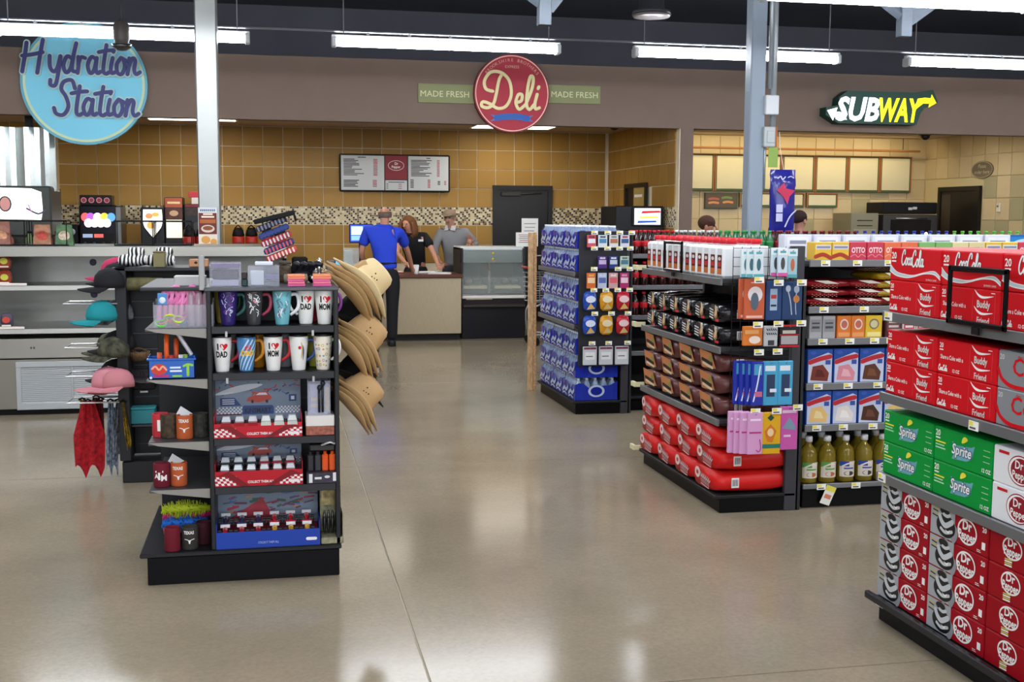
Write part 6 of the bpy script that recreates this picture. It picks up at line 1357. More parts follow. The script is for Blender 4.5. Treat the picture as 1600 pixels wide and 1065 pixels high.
# ---- mugs
def heart(g, u, v, s, y, mi):
    P_ = []
    for k in range(20):
        a = 2*PI*k/20; P_.append((u+s*.062*16*math.sin(a)**3/1.0*.5, v+s*.5*.062*(13*math.cos(a)-5*math.cos(2*a)-2*math.cos(3*a)-math.cos(4*a))))
    g.poly(P_, y, mi)
def mug(label, px, z, body, prt, mats, hside, hcol, lid='#1A1A1C', Y=5.215, hand2=None, rot=0, s=1.0, h=.152):
    p = at(px, 500, Y); t = thing('travel_mug', label, 'mug', (p.x, Y, z+.001), rot, 'travel mugs')
    pr = lambda q: (.0295+.0125*min(1, q/.13))*s
    G().lathe([(.0275*s, 0), (.0295*s, .004), (.031*s, .02), (.036*s, .07), (.0415*s, .12), (.042*s, h-.008), (.043*s, h), (.039*s, h), (.036*s, h-.02), (.0001, h-.022)], 24).build('cup', mat(body, .15, coat=.4) if not str(body).startswith('C:') else clear(body[2:], .5), t, True)
    G().lathe([(.0395*s, h-.004), (.041*s, h+.006), (.036*s, h+.012), (.0001, h+.01)], 20).build('lid', mat(lid, .25), t, True)
    sx = hside
    G().tube([(sx*.034*s, -.0, h*.86), (sx*.062, -.003, h*.88), (sx*.073, -.004, h*.7), (sx*.066, -.004, h*.45), (sx*.036*s, 0, h*.28)], [.0075, .008, .008, .008, .007], 8, sm=4).build('handle', mat(hcol, .25), t, True)
    if prt:
        g = G(); g.bend = lambda q: ((pr(q.z)+.0006-q.y)*math.sin(q.x/.042), -(pr(q.z)+.0006-q.y)*math.cos(q.x/.042), q.z)
        prt(g, h); g.build('print', mats, t)
    return t
INKM = mat('#1A1A1C', .4); HRT = mat('#C81E2A', .35)
def ilove(w_):
    def f(g, h): g.text('I', -.017, h*.66, .027, -.0002, 0, bold=.04); heart(g, .01, h*.745, .036, -.0002, 1); g.text(w_, 0, h*.44, .026, -.0002, 0, bold=.045, wid=.056)
    return f
def scrib(n, sd, cs):
    def f(g, h):
        r = random.Random(sd)
        for k in range(n): u, v = r.uniform(-.025, .025), h*r.uniform(.2, .85); g.ribbon([(u, v), (u+r.uniform(-.01, .01), v+.01), (u+r.uniform(-.012, .012), v+.018)], r.uniform(.002, .005), -.0002*(k % 3+1), r.choice(cs), n=3)
    return f
def dots(g, h):
    r = random.Random(5)
    for k in range(26):
        u, v = -.04+.02*(k % 5)+r.uniform(-.004, .004), .02+.024*(k//5)+r.uniform(-.005, .005)
        if k % 3 == 0: heart(g, u, v, .011, -.0002, k % 4)
        elif k % 3 == 1: g.ring(u, v, .007, .007, .003, -.0002, k % 4, 12)
        else: g.disc(u, v, .005, .005, -.0002, k % 4, 8)
def swirl(g, h):
    for k in range(5): g.ribbon([(-.045+.02*k-.02, .01), (-.03+.02*k-.01, .06), (-.02+.02*k+.012, .11), (.0+.02*k+.01, .14)], .007, -.0002, 0)
    g.text('#1', .008, .098, .02, -.0006, 1, bold=.05); g.text('DAD', .008, .072, .022, -.0006, 2, bold=.06)
W4 = mat('#E4E8EC', .35)
Z1, Z2 = 1.131, .927
mug('purple travel mug with white print and green blue handle, top mug shelf', 357, Z1, '#2E2468', scrib(22, 2, (0, 1)), [mat('#B8BCD8', .4), mat('#6A3A8A', .4)], 1, '#2A5A54')
mug('charcoal glass travel mug with white lettering and pink handle', 397, Z1, '#3C3C40', lambda g, h: (g.text('I', -.008, h*.72, .018, -.0002, 0), heart(g, .008, h*.7, .022, -.0002, 1), scrib(16, 9, (0,))(g, h)), [W4, mat('#D88A98', .4)], 1, '#9A3A52', lid='#8A9094')
mug('pale teal travel mug with silver script and white handle', 441, Z1, '#6FB6C2', scrib(24, 4, (0, 1)), [W4, mat('#5A6A7A', .4)], 1, '#E4E6E8', lid='#9AA4A8')
mug('white I love DAD mug on the top mug shelf', 478, Z1, '#E6E6E2', ilove('DAD'), [INKM, HRT], -1, '#E8E8E6', Y=5.24)
mug('white I love MOM mug at the right end of top mug shelf', 507, Z1, '#E8E8E4', ilove('MOM'), [INKM, HRT], 1, '#7A3A8A')
mug('white I love DAD mug at the left end of lower mug shelf', 346, Z2, '#E6E6E2', ilove('DAD'), [INKM, HRT], 1, '#8A1E2A')
mug('blue swirl dad mug with yellow lettering on lower mug shelf', 384, Z2, '#4A82B4', swirl, [mat('#B8D4E8', .3), mat('#C8302A', .3), mat('#E8B82A', .3)], 1, '#B87A1E')
mug('white I love MOM mug in the middle of lower mug shelf', 426, Z2, '#E6E6E2', ilove('MOM'), [INKM, HRT], 1, '#B02A34')
mug('plain white mug with coloured flourish on lower mug shelf', 466, Z2, '#E6E6E2', lambda g, h: (g.ribbon([(.012, h*.35), (.018, h*.6), (.01, h*.85)], .008, -.0002, 0, taper=True), g.ribbon([(.022, h*.3), (.024, h*.55), (.02, h*.75)], .007, -.0004, 1, taper=True), g.disc(.004, h*.68, .007, .008, -.0004, 2, 10)), [mat('#C8A23A', .4), mat('#3A4A8A', .4), HRT], 1, '#2E4478')
mug('cream mug covered in pastel hearts at the right end of lower shelf', 504, Z2, '#E8E2D0', dots, [mat('#6A9AB8', .4), mat('#D88A6A', .4), mat('#C8B84A', .4), mat('#C87A8A', .4)], 1, '#E8E8E4', lid='#1E1E20')
for px, z, c, hc, lab in ((349, Z1, '#B8A24A', '#3A6A4A', 'behind the purple mug'), (487, Z1, '#B83A4A', '#A82A3A', 'between the DAD and MOM mugs'), (402, Z2, '#B87A1E', '#5A3A1E', 'behind the blue swirl mug'), (444, Z2, '#8A8A8E', '#8A2A34', 'behind the lower MOM mug'), (353, Z2, '#C8C8C4', '#A83A3A', 'behind the lower DAD mug'), (492, Z2, '#B8B84A', '#4A9AA8', 'behind the pastel hearts mug')):
    mug('rear travel mug half hidden %s' % lab, px, z, c, None, [], 1, hc, Y=5.345)

# ---- toy cars and their display boxes
def mk_car(body, roof='#D8DCE0', f1=False):
    def f():
        t = thing('toy_car', 'x', 'toy'); BM_ = mat(body, .2, coat=.5); K = mat('#15151A', .4)
        if not f1:
            G().add([(-.017, -.02, .004), (.017, -.02, .004), (.018, .05, .004), (-.018, .05, .004), (-.016, -.022, .014), (.016, -.022, .014), (.017, .05, .018), (-.017, .05, .018)], [(0, 3, 2, 1), (4, 5, 6, 7), (0, 1, 5, 4), (1, 2, 6, 5), (2, 3, 7, 6), (3, 0, 4, 7)]).build('car_body', BM_, t)
            G().add([(-.015, -.004, .0145), (.015, -.004, .0145), (.016, .045, .0165), (-.016, .045, .0165), (-.011, .008, .027), (.011, .008, .027), (.012, .034, .027), (-.012, .034, .027)], [(4, 5, 6, 7), (0, 1, 5, 4), (1, 2, 6, 5), (2, 3, 7, 6), (3, 0, 4, 7)]).build('cabin', mat(roof, .15), t)
            g = G()
            for x in (-.018, .018):
                for y in (-.008, .038): g.tube([(x-.003, y, .007), (x+.003, y, .007)], .007, 10)
            g.build('wheels', K, t)['kind'] = 'stuff'
        else:
            G().tube([(0, -.03, .008), (0, 0, .012), (0, .03, .014)], [.004, .009, .01], 8).rbox(-.02, -.032, .004, .02, -.022, .008, .001).build('car_body', BM_, t)
            G().rbox(-.016, .03, .02, .016, .036, .032, .001).build('wing', mat('#E0E0E4', .3), t)
            g = G()
            for x in (-.019, .019):
                for y in (-.014, .024): g.tube([(x-.006, y, .008), (x+.006, y, .008)], .008, 10)
            g.build('wheels', K, t)['kind'] = 'stuff'
        return t
    return Proto(f)
def checker(g, u0, v0, w_, h, n, m, y, a=0, skew=0):
    for i in range(n):
        for j in range(m):
            if (i+j) % 2 == 0:
                x0, x1 = u0+w_*i/n, u0+w_*(i+1)/n; z0, z1 = v0+h*j/m, v0+h*(j+1)/m
                g.poly([(x0+skew*(z0-v0), z0), (x1+skew*(z0-v0), z0), (x1+skew*(z1-v0), z1), (x0+skew*(z1-v0), z1)], y, a)
def display(label, x0, x1, z, th, ch, front, redc, prf, mats, cardf, cmats, Y=5.15, dep=.2):
    t = thing('toy_display_box', label, 'display box', (x0, Y, z)); w_ = x1-x0
    M_ = mat(redc, .35)
    G().box(0, 0, 0, w_, .003, th).box(0, .003, 0, .003, dep, th+.035).box(w_-.003, .003, 0, w_, dep, th+.035).box(.003, .003, 0, w_-.003, dep, .003).build('tray', M_, t)
    G().add([(0, dep, 0), (w_, dep, 0), (w_, dep+.02, ch), (0, dep+.02, ch), (0, dep+.003, 0), (w_, dep+.003, 0), (w_, dep+.023, ch), (0, dep+.023, ch)], [(0, 1, 2, 3), (7, 6, 5, 4), (3, 2, 6, 7), (0, 3, 7, 4), (1, 5, 6, 2)]).build('header_card', mat('#7A8A9E', .4), t)
    G().box(.006, .01, th*.68, w_-.006, dep-.005, th*.7).build('platform', mat('#8A1420', .4), t)
    g = G(); prf(g, w_, th); g.build('front_print', mats, t)
    g = G(); g.M = Matrix.Translation((0, dep-.001, 0)); sh = .02/ch; g.M = g.M @ Matrix(((1, 0, 0, 0), (0, 1, sh, 0), (0, 0, 1, 0), (0, 0, 0, 1))); cardf(g, w_, ch); g.build('card_print', cmats, t)
    return t
def redfront(g, w_, h): checker(g, .004, .005, .1, h*.6, 8, 4, -.0008, 0, -.3); checker(g, w_-.1, .005, .1, h*.6, 8, 4, -.0008, 0, .0); g.poly([(0.0, h*.65), (.05, h*.65), (.11, .0), (.15, .0), (.06, h)], -.0012, 1); g.poly([(w_, h*.65), (w_-.04, h*.65), (w_-.13, .0), (w_-.16, .0), (w_-.05, h)], -.0012, 1); g.text('COLLECT THEM ALL', w_*.52, h*.2, .011, -.0012, 0, bold=.03, wid=w_*.3); g.ribbon([(w_-.055, h*.25), (w_-.02, h*.25)], .012, -.0016, 0, n=2)
def kcard(g, w_, h):
    r = random.Random(1)
    for k in range(60): u, v = r.uniform(.01, w_-.02), h*r.uniform(.62, .97); g.ribbon([(u, v), (u+r.uniform(-.02, .03), v+r.uniform(-.012, .012))], r.uniform(.003, .008), -.0002*(k % 4+1), r.choice((0, 1, 2, 0)), n=2)
    g.ribbon([(.0, h*.62), (w_*.3, h*.72), (w_*.55, h*.78)], .03, -.001, 3, taper=True)
    g.poly([(.36*w_, h*.5), (.38*w_, h*.56), (.46*w_, h*.6), (.5*w_, h*.66), (.6*w_, h*.66), (.63*w_, h*.6), (.66*w_, h*.56), (.64*w_, h*.51), (.5*w_, h*.47)], -.0016, 0); g.poly([(.47*w_, h*.6), (.51*w_, h*.64), (.59*w_, h*.64), (.61*w_, h*.6)], -.002, 3); 
    for u in (.43, .6): g.disc(u*w_, h*.49, .006, .008, -.0022, 5, 12)
    g.poly([(.02, h*.42), (.02, h*.56), (.17*w_+.02, h*.56), (.3*w_, h*.42)], -.0012, 1); [g.rect(.03, h*(.45+.035*k), .22*w_, h*(.465+.035*k), -.0016, 3) for k in range(3)]
    g.rect(w_*.86, h*.48, w_*.95, h*.6, -.0014, 1); g.rect(w_*.885, h*.51, w_*.925, h*.57, -.0018, 3)
    checker(g, .005, h*.28, w_*.3, h*.12, 14, 4, -.0012, 3); checker(g, w_*.7, h*.28, w_*.29, h*.12, 14, 4, -.0012, 3); g.rect(.005, h*.26, w_*.3, h*.28, -.0012, 4)
    g.poly([(w_*.31, h*.27), (w_*.31, h*.39), (w_*.33, h*.42), (w_*.66, h*.42), (w_*.68, h*.39), (w_*.68, h*.27)], -.002, 1); g.text('KiNSMART', w_*.495, h*.295, h*.085, -.0026, 5, bold=.03, wid=w_*.31)
cm_ = [mat('#B8402E', .4), mat('#28417E', .4), mat('#5A6A9A', .4), mat('#D8DCE4', .4), mat('#5A1A20', .4), mat('#14161C', .4)]
RF = [mat('#E8E0E0', .4), mat('#7A0E1A', .4)]
xa, xb = -.262, .118
display('red toy car display box with checkered corners and grey header card', xa, xb, .640, .064, .262, 0, '#B81626', redfront, RF, kcard, cm_)
display('lower red toy car display box with shaded header card', xa, xb, .424, .068, .2, 0, '#B01424', redfront, RF, kcard, cm_)
def bfront(g, w_, h): g.text('COLLECT THEM ALL', w_*.5, h*.25, .01, -.0008, 0, wid=w_*.2); g.ribbon([(w_-.055, h*.4), (w_-.02, h*.4)], .014, -.0008, 1, n=2)
def bcard(g, w_, h):
    r = random.Random(8)
    for k in range(70): u, v = r.uniform(.01, w_-.04), h*r.uniform(.3, .97); g.ribbon([(u, v), (u+r.uniform(.01, .05), v+r.uniform(-.006, .012))], r.uniform(.004, .012), -.0002*(k % 5+1), r.choice((0, 1, 2, 3, 4)), n=2)
    g.poly([(.02, h*.3), (.2, h*.85), (.26, h*.3)], -.0014, 0)
display('blue racing car display box on the base deck', xa, .19, .146, .075, .2, 0, '#1E3FA0', bfront, [mat('#B8C8F0', .4), mat('#E8E8F0', .4)], bcard, [mat('#A8243A', .4), mat('#4A6AA8', .4), mat('#6A3A5A', .4), mat('#B88A5A', .4), mat('#3A5A4A', .4)], Y=5.14, dep=.22)
cw, cr, ck = mk_car('#C8CAC4', '#E0E4E0'), mk_car('#9A1E2A', '#D0D4D8'), mk_car('#1E2430', '#E4E8EC')
for k in range(6): (cr if k < 3 else cw).put((-.21+.052*k*1.1, 5.175, .640+.046), 0, '%s toy car in the upper red display box, %s' % (('dark red', 'pale')[k > 2], lr(k, 6)), 'toy cars in the upper red box', scale=(1.3, 1.3, 1.6))
for r_ in range(2):
    for k in range(6): (ck if (k < 3) else cr).put((-.22+.057*k, 5.175+.07*r_, .424+.049+.022*r_), 0, '%s toy car in the lower red display box, %s row, %s' % (('dark', 'red')[k > 2], ('front', 'rear')[r_], lr(k, 6)), 'toy cars in the lower red box', scale=(1.25, 1.0, 1.4))
ra, rb_, rc = mk_car('#B01E28', f1=True), mk_car('#D8A020', f1=True), mk_car('#2A3050', f1=True)
for r_ in range(2):
    for k in range(6):
        c_, nm = ((ra, 'red') if k < 3 else (rb_, 'yellow')) if r_ == 0 else ((rc, 'dark blue') if k < 3 else (ra, 'red'))
        c_.put((-.225+.072*k, 5.175+.085*r_, .146+.054+.03*r_), 0, '%s open-wheel race car in blue display box, %s row, %s' % (nm, ('front', 'rear')[r_], lr(k, 6)), 'race cars in the blue box', scale=(1.3, 1, 1.25))
# right-hand little displays on the same shelves
t = thing('pen_display', 'clear display of carded pens on a white box', 'display box', (.2, 5.15, .64))
G().rbox(-.065, 0, 0, .06, .13, .04, .003).build('plinth', mat('#9A5A4A', .5, noise_amt=.5, nscale=60), t); G().rbox(-.066, -.001, .041, .061, .132, .09, .003).build('plinth_top', mat('#D8D4D0', .5), t)
G().box(-.055, .03, .09, .045, .033, .24).add([(-.055, .11, .09), (.045, .11, .09), (.04, .12, .28), (-.05, .12, .28)], [(0, 1, 2, 3)]).box(-.055, .033, .09, -.053, .11, .25).box(.043, .033, .09, .045, .11, .25).build('clear_case', clear('#C8CCE0', .35), t)
G().rbox(-.045, .04, .09, .035, .1, .23, .003).build('card_stack', mat('#9A9CB8', .4), t); G().rbox(.022, .036, .1, .04, .039, .21, .001).rbox(-.042, .036, .15, -.01, .039, .165, .001).rbox(-.042, .036, .12, -.01, .039, .135, .001).build('yellow_strip', mat('#D8B02A', .4), t)
for k, (x, hh) in enumerate(((-.005, .11), (.01, .13))): G().tube([(x, .028, .1), (x, .028, .1+hh)], .006, 8).ell(x+.002, .028, .1+hh, .011, .008, .014, 10, 6).build('pen', mat('#1E2228', .2), t, True)
t = thing('lighter_display', 'dark display tray of black and orange lighters', 'display box', (.2, 5.14, .424))
G().rbox(-.065, 0, 0, .07, .11, .05, .003).build('tray', mat('#3A3440', .4, noise_amt=.4, nscale=40), t)
g = G(); g.rect(-.055, .005, -.04, .045, -.0008, 0); g.rect(.05, .01, .064, .048, -.0008, 0); g.rect(-.03, .02, .0, .03, -.0008, 0); g.disc(.025, .03, .012, .006, -.0008, 0); g.build('print', mat('#D8D8DC', .4), t)
for k, c_ in enumerate(('#26262A', '#303034', '#D8501E', '#E05A20')): G().rbox(-.06+.032*k, .03, .05, -.032+.032*k, .05, .125, .004).tube([(-.046+.032*k, .04, .12), (-.046+.032*k, .038, .14)], .008, 8).build('lighter', mat(c_, .3), t)
t = thing('gadget_tray', 'small tray of grey clip gadgets on the shelf above the lighters', 'display box', (.2, 5.15, .59)); G().rbox(-.05, .0, -.0, .06, .1, .03, .004).build('tray', mat('#2A2A2A', .4), t); G().tube([(.0, -.01, .03), (.04, -.01, .045), (.06, -.01, .035)], .006, 8).build('clip', mat('#C8C8C8', .25, .6), t, True)
t.location.z = .57; bpy.data.objects['gadget_tray'].scale = (1, 1, .9)
t = thing('keyring_display', 'tray of shiny dark keyrings with a golden header at base right', 'display box', (.2, 5.14, .146))
G().rbox(-.005, 0, 0, .095, .12, .03, .003).rbox(-.005, .12, 0, .09, .125, .26, .002).rbox(.09, .0, 0, .094, .12, .14, .001).build('tray', mat('#8E8A70', .4, noise_amt=.4, nscale=50), t)
G().add([(0, .118, .15), (.085, .118, .15), (.08, .1, .25), (.005, .1, .25)], [(0, 1, 2, 3)]).build('header', mat('#B8A878', .35, noise_amt=.5, nscale=30), t)
for k in range(5): G().ell(.012+.018*k, .05, .09, .009, .012, .055, 10, 8).build('keyring', mat('#1A1C18', .08, coat=1), t, True)

# ---- left side goods
def cooz(px, Y, z, c, fn, mats, lab, r_=.036, h=.105):
    p = at(px, 600, Y); t = thing('can_cooler', lab, 'can cooler', (p.x, Y, z), 0, 'foam can coolers')
    G().lathe([(r_*.95, 0), (r_, .004), (r_, h-.004), (r_*.97, h), (r_*.8, h), (r_*.78, h-.03), (.0001, h-.032)], 22).build('sleeve', c if not isinstance(c, str) else mat(c, .8), t, True)
    if fn:
        g = G(); g.bend = lambda q: ((r_+.0008-q.y)*math.sin(q.x/r_), -(r_+.0008-q.y)*math.cos(q.x/r_), q.z); fn(g, h); g.build('print', mats, t)
    return t
CAMO = mat('#5A4A38', .8, noise_amt=.6, nscale=45, c2='#2A241C'); CAMG = mat('#4A4840', .8, nscale=45, noise_amt=.5, c2='#1E1E1A')
def steer(g, v, s, y=-.0006, mi=0): g.ribbon([(-s, v+s*.45), (-s*.5, v+s*.35), (0, v+s*.15), (s*.5, v+s*.35), (s, v+s*.45)], s*.16, y, mi, taper=False); g.poly([(-s*.3, v+s*.25), (s*.3, v+s*.25), (s*.18, v-s*.2), (s*.12, v-s*.55), (-s*.12, v-s*.55), (-s*.18, v-s*.2)], y-.0002, mi)
def tex(g, h): g.text('TEXAS', -.003, h*.72, .014, -.0008, 0, bold=.04, wid=.045); steer(g, h*.4, .02)
WT = [mat('#E8E4E0', .5)]
cooz(262, 5.27, .631, CAMO, None, None, 'brown camouflage can cooler on the upper cooler shelf')
cooz(287, 5.24, .631, '#B85A2E', tex, WT, 'burnt orange can cooler with steer head, upper cooler shelf')
cooz(312, 5.27, .631, CAMG, None, None, 'dark camouflage can cooler near the upright, upper cooler shelf')
cooz(249, 5.3, .631, '#B8303A', lambda g, h: g.rect(-.01, .03, .01, .08, -.0006, 0), WT, 'red can cooler half hidden at the shelf tip')
cooz(249, 5.23, .421, '#6A1628', lambda g, h: (g.text('T', -.008, h*.35, .04, -.0008, 0, bold=.03), g.text('A', -.02, h*.4, .02, -.001, 0, bold=.03), g.text('M', .012, h*.3, .026, -.001, 0, bold=.03)), WT, 'maroon can cooler with white monogram, lower cooler shelf')
cooz(276, 5.24, .421, '#B8582E', tex, WT, 'burnt orange can cooler with steer head, lower cooler shelf')
cooz(263, 5.17, .146, '#6A1424', None, None, 'plain maroon can cooler on the base deck', .034, .105)
cooz(291, 5.19, .146, '#34322E', tex, WT, 'black can cooler reading TEXAS with steer head on the base deck', .036, .1)
cooz(313, 5.26, .146, '#3A1018', None, None, 'dark red can cooler tucked beside the upright', .034, .1)
for px, z, Y in ((270, .526, 5.25), (285, .736, 5.26)):
    p = at(px, 600, Y); t = thing('hang_tag', 'white paper tag standing in a can cooler, %s shelf' % ('lower' if z < .6 else 'upper'), 'tag', (p.x, Y, z-.02)); G().add([(-.03, 0, .02), (.0, 0, 0), (.04, .0, .02), (-.01, .002, .055), (-.03, .003, .02), (.0, .003, 0), (.04, .003, .02), (-.01, .005, .055)], [(0, 1, 2, 3), (7, 6, 5, 4)]).build('tag', mat('#D8DADC', .5), t)
# furry toys
p = at(290, 800, 5.35)
cc = ['#B8C82A', '#D82A7A', '#1E6AC8', '#E8742A']
for k, c_ in enumerate(cc):
    t = thing('furry_toy', '%s furry bristle toy in the heap on the base deck' % ('lime green', 'hot pink', 'bright blue', 'orange')[k], 'toy', (p.x+.0, 5.33+.04*(k % 2), .17+(3-k)*.033+.02))
    g = G(); r = random.Random(k)
    for i in range(240):
        a = r.uniform(0, 2*PI); x = r.uniform(-.1, .1); L_ = .045*math.sqrt(max(.1, 1-(x/.11)**2)); d = Vector((r.uniform(-.5, .2), math.cos(a), math.sin(a))).normalized()
        q = Vector((x, 0, 0)); g.tube([q+d*.01, q+d*L_], [.003, .0008], 3)
    g.build('bristles', mat(c_, .6), t)['kind'] = 'stuff'; G().tube([(-.1, 0, 0), (0, 0, .005), (.11, 0, 0)], [.015, .022, .015], 8).build('core', mat(c_, .6), t, True)
G().rbox(-.07, -.02, .0, .1, .2, .02, .004).build('tray', BLK, None, False, (p.x, 5.27, .146)).name = 'toy_tray'; tag(bpy.data.objects['toy_tray'], 'low black tray under the heap of furry toys', 'tray')
# blue caddy with candy sticks
a = at(232, 588, 5.17)
t = thing('candy_caddy', 'blue plastic caddy with candy logo and orange sticks', 'display box', (a.x, 5.17, .906)); w_ = .195
G().box(0, 0, 0, w_, .004, .085).box(0, .1, 0, w_, .104, .085).box(0, 0, 0, .004, .104, .1).box(w_-.004, 0, 0, w_, .104, .1).box(0, 0, 0, w_, .104, .004).tube([(-.003, -.003, .085), (w_+.003, -.003, .085), (w_+.003, .107, .085), (-.003, .107, .085)], .005, 6, closed=True).build('bin', mat('#2A62B8', .25, coat=.4), t)
g = G(); g.disc(.045, .042, .034, .024, -.001, 0, 16); g.ribbon([(.015, .045), (.03, .055), (.045, .04), (.06, .055), (.075, .04)], .008, -.0016, 1); g.rect(.09, .045, .135, .053, -.001, 2); g.rect(.09, .03, .14, .038, -.001, 2); g.rect(.02, .008, .085, .018, -.001, 3); g.rect(.1, .008, .14, .016, -.001, 4); g.ribbon([(.165, .015), (.165, .06)], .012, -.001, 4); g.ribbon([(.148, .055), (.165, .062), (.184, .058)], .01, -.0014, 4); g.disc(.01, .006, .006, .006, -.001, 2, 10)
g.build('print', [mat('#C83A2A', .4), mat('#E8A888', .4), mat('#D8E4F4', .4), mat('#B82A6A', .4), mat('#8AC83A', .4)], t)
for k, (x, y, hh, c_) in enumerate(((.07, .06, .19, '#D8581E'), (.11, .07, .17, '#B8481E'), (.04, .05, .11, '#C85A3A'), (.15, .05, .1, '#8AB04A'), (.13, .04, .1, '#C8C8D0'), (.09, .03, .1, '#B83A3A'))):
    G().tube([(x, y, .01), (x+.004, y, hh)], .011, 8).build('stick', mat(c_, .35), t, True)
G().tube([(.12, .03, .2), (.18, .03, .1)], .009, 6).build('clear_stick', clear('#D8D8E0', .5), t)
# pink toys in a clear bin + bottles
a = at(240, 512, 5.17)
t = thing('clear_bin', 'clear two-part bin of pink toys and bright bands', 'bin', (a.x, 5.17, 1.127)); w_ = .25
G().box(0, 0, 0, w_, .003, .1).box(0, .12, 0, w_, .123, .12).box(0, 0, 0, .003, .12, .11).box(w_-.003, 0, 0, w_, .12, .11).box(.135, 0, 0, .138, .12, .1).box(0, 0, 0, w_, .12, .003).build('bin_shell', clear('#D8DCE8', .22), t)
r = random.Random(4)
for k in range(9):
    c_ = ('#5AC82A', '#E87A2A', '#2AB85A', '#D8D82A', '#D83A4A', '#3A8AD8', '#C8E83A', '#E85A8A', '#3A4AA8')[k]; x, y, z = .03+.012*k, .02+.02*(k % 3), .012+.009*(k % 4)
    G().tube([(x+.022*math.cos(q), y+.02*math.sin(q), z+.012*math.sin(q+k)+.006) for q in [2*PI*i/12 for i in range(12)]], .0045, 6, closed=True).build('rubber_band', mat(c_, .4), t, True)
for k in range(6):
    x = .02+.023*k; c_ = '#E07AB0' if k % 2 else '#E88ABE'
    G().tube([(x, .05+.02*(k % 2), .02), (x+.004, .05, .1), (x+.02, .05, .15+.012*(k % 3)), (x+.045, .05, .16), (x+.055, .05, .13), (x+.03, .05, .1)], .0095, 8, sm=4).build('bubble_wand', mat(c_, .35), t, True)
for k in range(3): G().lathe([(.016, 0), (.018, .02), (.018, .13), (.012, .15), (.0001, .152)], 12, 0, (.155+.033*k, .05, .004)).build('sparkle_tube', mat('#A88A98', .2, coat=.5), t, True)
t = thing('blue_ornament', 'blue and white card among the pink toys', 'card', (a.x+.02, 5.165, 1.235)); G().rbox(0, -.004, 0, .04, 0, .05, .002).ell(.02, -.006, .02, .014, .004, .014, 10, 6, 1).build('card', [mat('#4A8AC8', .4), mat('#D8E8F0', .4)], t)
t.location.z = 1.228

# ---- goods on top of the first fixture
def clearcase(x0, x1, y0, z, h, lab, inner, split=False):
    t = thing('acrylic_case', lab, 'case', (x0, y0, z)); w_ = x1-x0; d = .14
    G().box(0, 0, 0, w_, .004, h).box(0, d, 0, w_, d+.004, h).box(0, 0, 0, .004, d, h).box(w_-.004, 0, 0, w_, d, h).box(0, 0, h, w_, d+.004, h+.004).box(0, 0, 0, w_, d, .003).build('case_shell', clear('#D4D8E8', .14), t)
    inner(t, w_, h, d); return t
clearcase(-.268, -.135, 5.2, 1.303, .1, 'clear acrylic case with purple lid on the fixture top', lambda t, w_, h, d: (G().rbox(.005, .01, h-.02, w_-.005, d-.01, h-.002, .002).build('purple_lid', mat('#5A3A78', .4), t), G().rbox(.01, .03, .03, w_-.01, d-.02, h-.03, .003).build('dark_insert', mat('#2E2030', .5), t), G().rbox(.01, .005, .003, w_-.01, .03, .028, .002).build('base_strip', mat('#A8A8C0', .4), t)))
clearcase(-.105, .03, 5.2, 1.303, .085, 'clear two-bay acrylic case right of the purple-lidded one', lambda t, w_, h, d: (G().rbox(.01, .03, .003, w_*.5, d-.02, h-.02, .003).build('white_insert', mat('#C8D0D8', .4), t), G().rbox(w_*.53, .03, .03, w_-.01, .06, .05, .002).build('blue_insert', mat('#5A5A88', .4), t), G().rbox(.03, .04, h+.005, w_*.8, .1, h+.02, .003).build('label_block', mat('#D8DCE4', .4), t)))
t = thing('tin', 'dark green and black tin between the two acrylic cases', 'tin', (-.133, 5.21, 1.303)); G().rbox(0, 0, 0, .025, .1, .03, .003).build('base', mat('#1E3A3A', .4), t); G().rbox(0, 0, .031, .025, .1, .06, .003, 0).build('lid', mat('#2A1A1E', .4), t)
def pk(x0, x1, lab):
    t = thing('gum_stack', lab, 'stack', (x0, 5.17, 1.303)); w_ = x1-x0
    for k in range(5): G().rbox(.0+.002*(k % 2), .0, .0105*k, w_-.003*(k % 3), .07, .0105*k+.0098, .002).build('packet', mat(('#D85A98', '#E87A8A', '#E0609A', '#F08A6A', '#F0946A')[k], .35), t)
pk(.065, .142, 'left stack of pink and orange packets on the fixture top'); pk(.175, .255, 'right stack of pink and orange packets on the fixture top')
t = thing('white_box', 'long plain white box on the fixture top left', 'box', (-.42, 5.25, 1.303)); G().rbox(0, 0, 0, .132, .08, .042, .003).build('box', mat('#B8B8B8', .6), t); G().rbox(-.001, -.001, .034, .133, .081, .044, .002).build('lid', mat('#C0C0BE', .6), t)
# rack with striped headbands
t = thing('headband_rack', 'tilted stack of star and stripe headbands on a black rack', 'display', (-.02, 5.72, 1.303))
G().rbox(.0, 0, 0, .16, .14, .02, .004).tube([(.08, .12, .0), (.08, .12, .1)], .01, 8).build('stand', BLK, t)
for k, (c_, c2) in enumerate((('#C8483E', '#E8D8D4'), ('#2A3A78', '#D05A58'), ('#B03A40', '#D8D4DC'), ('#3A4A8A', '#3A4A8A'), ('#2E3350', '#8A8A94'))):
    g = G(); g.M = Matrix.Translation((.0-.012*k, .02, .08+.036*k)) @ Matrix.Rotation(math.radians(-22), 4, 'Y')
    g.rbox(-.0, 0, 0, .155, .1, .03, .008, 0)
    for i in range(8): g.rect(.008+.018*i, .003, .016+.018*i, .027, -.001, 1)
    g.build('headband', [mat(c_, .6), mat(c2, .6)], t)
g = G(); g.M = Matrix.Translation((-.06, .0, .265)) @ Matrix.Rotation(math.radians(-14), 4, 'Y'); g.rbox(0, 0, 0, .2, .12, .024, .004).rbox(.19, .0, -.03, .2, .1, 0, .002); g.build('black_cover', BLK, t)
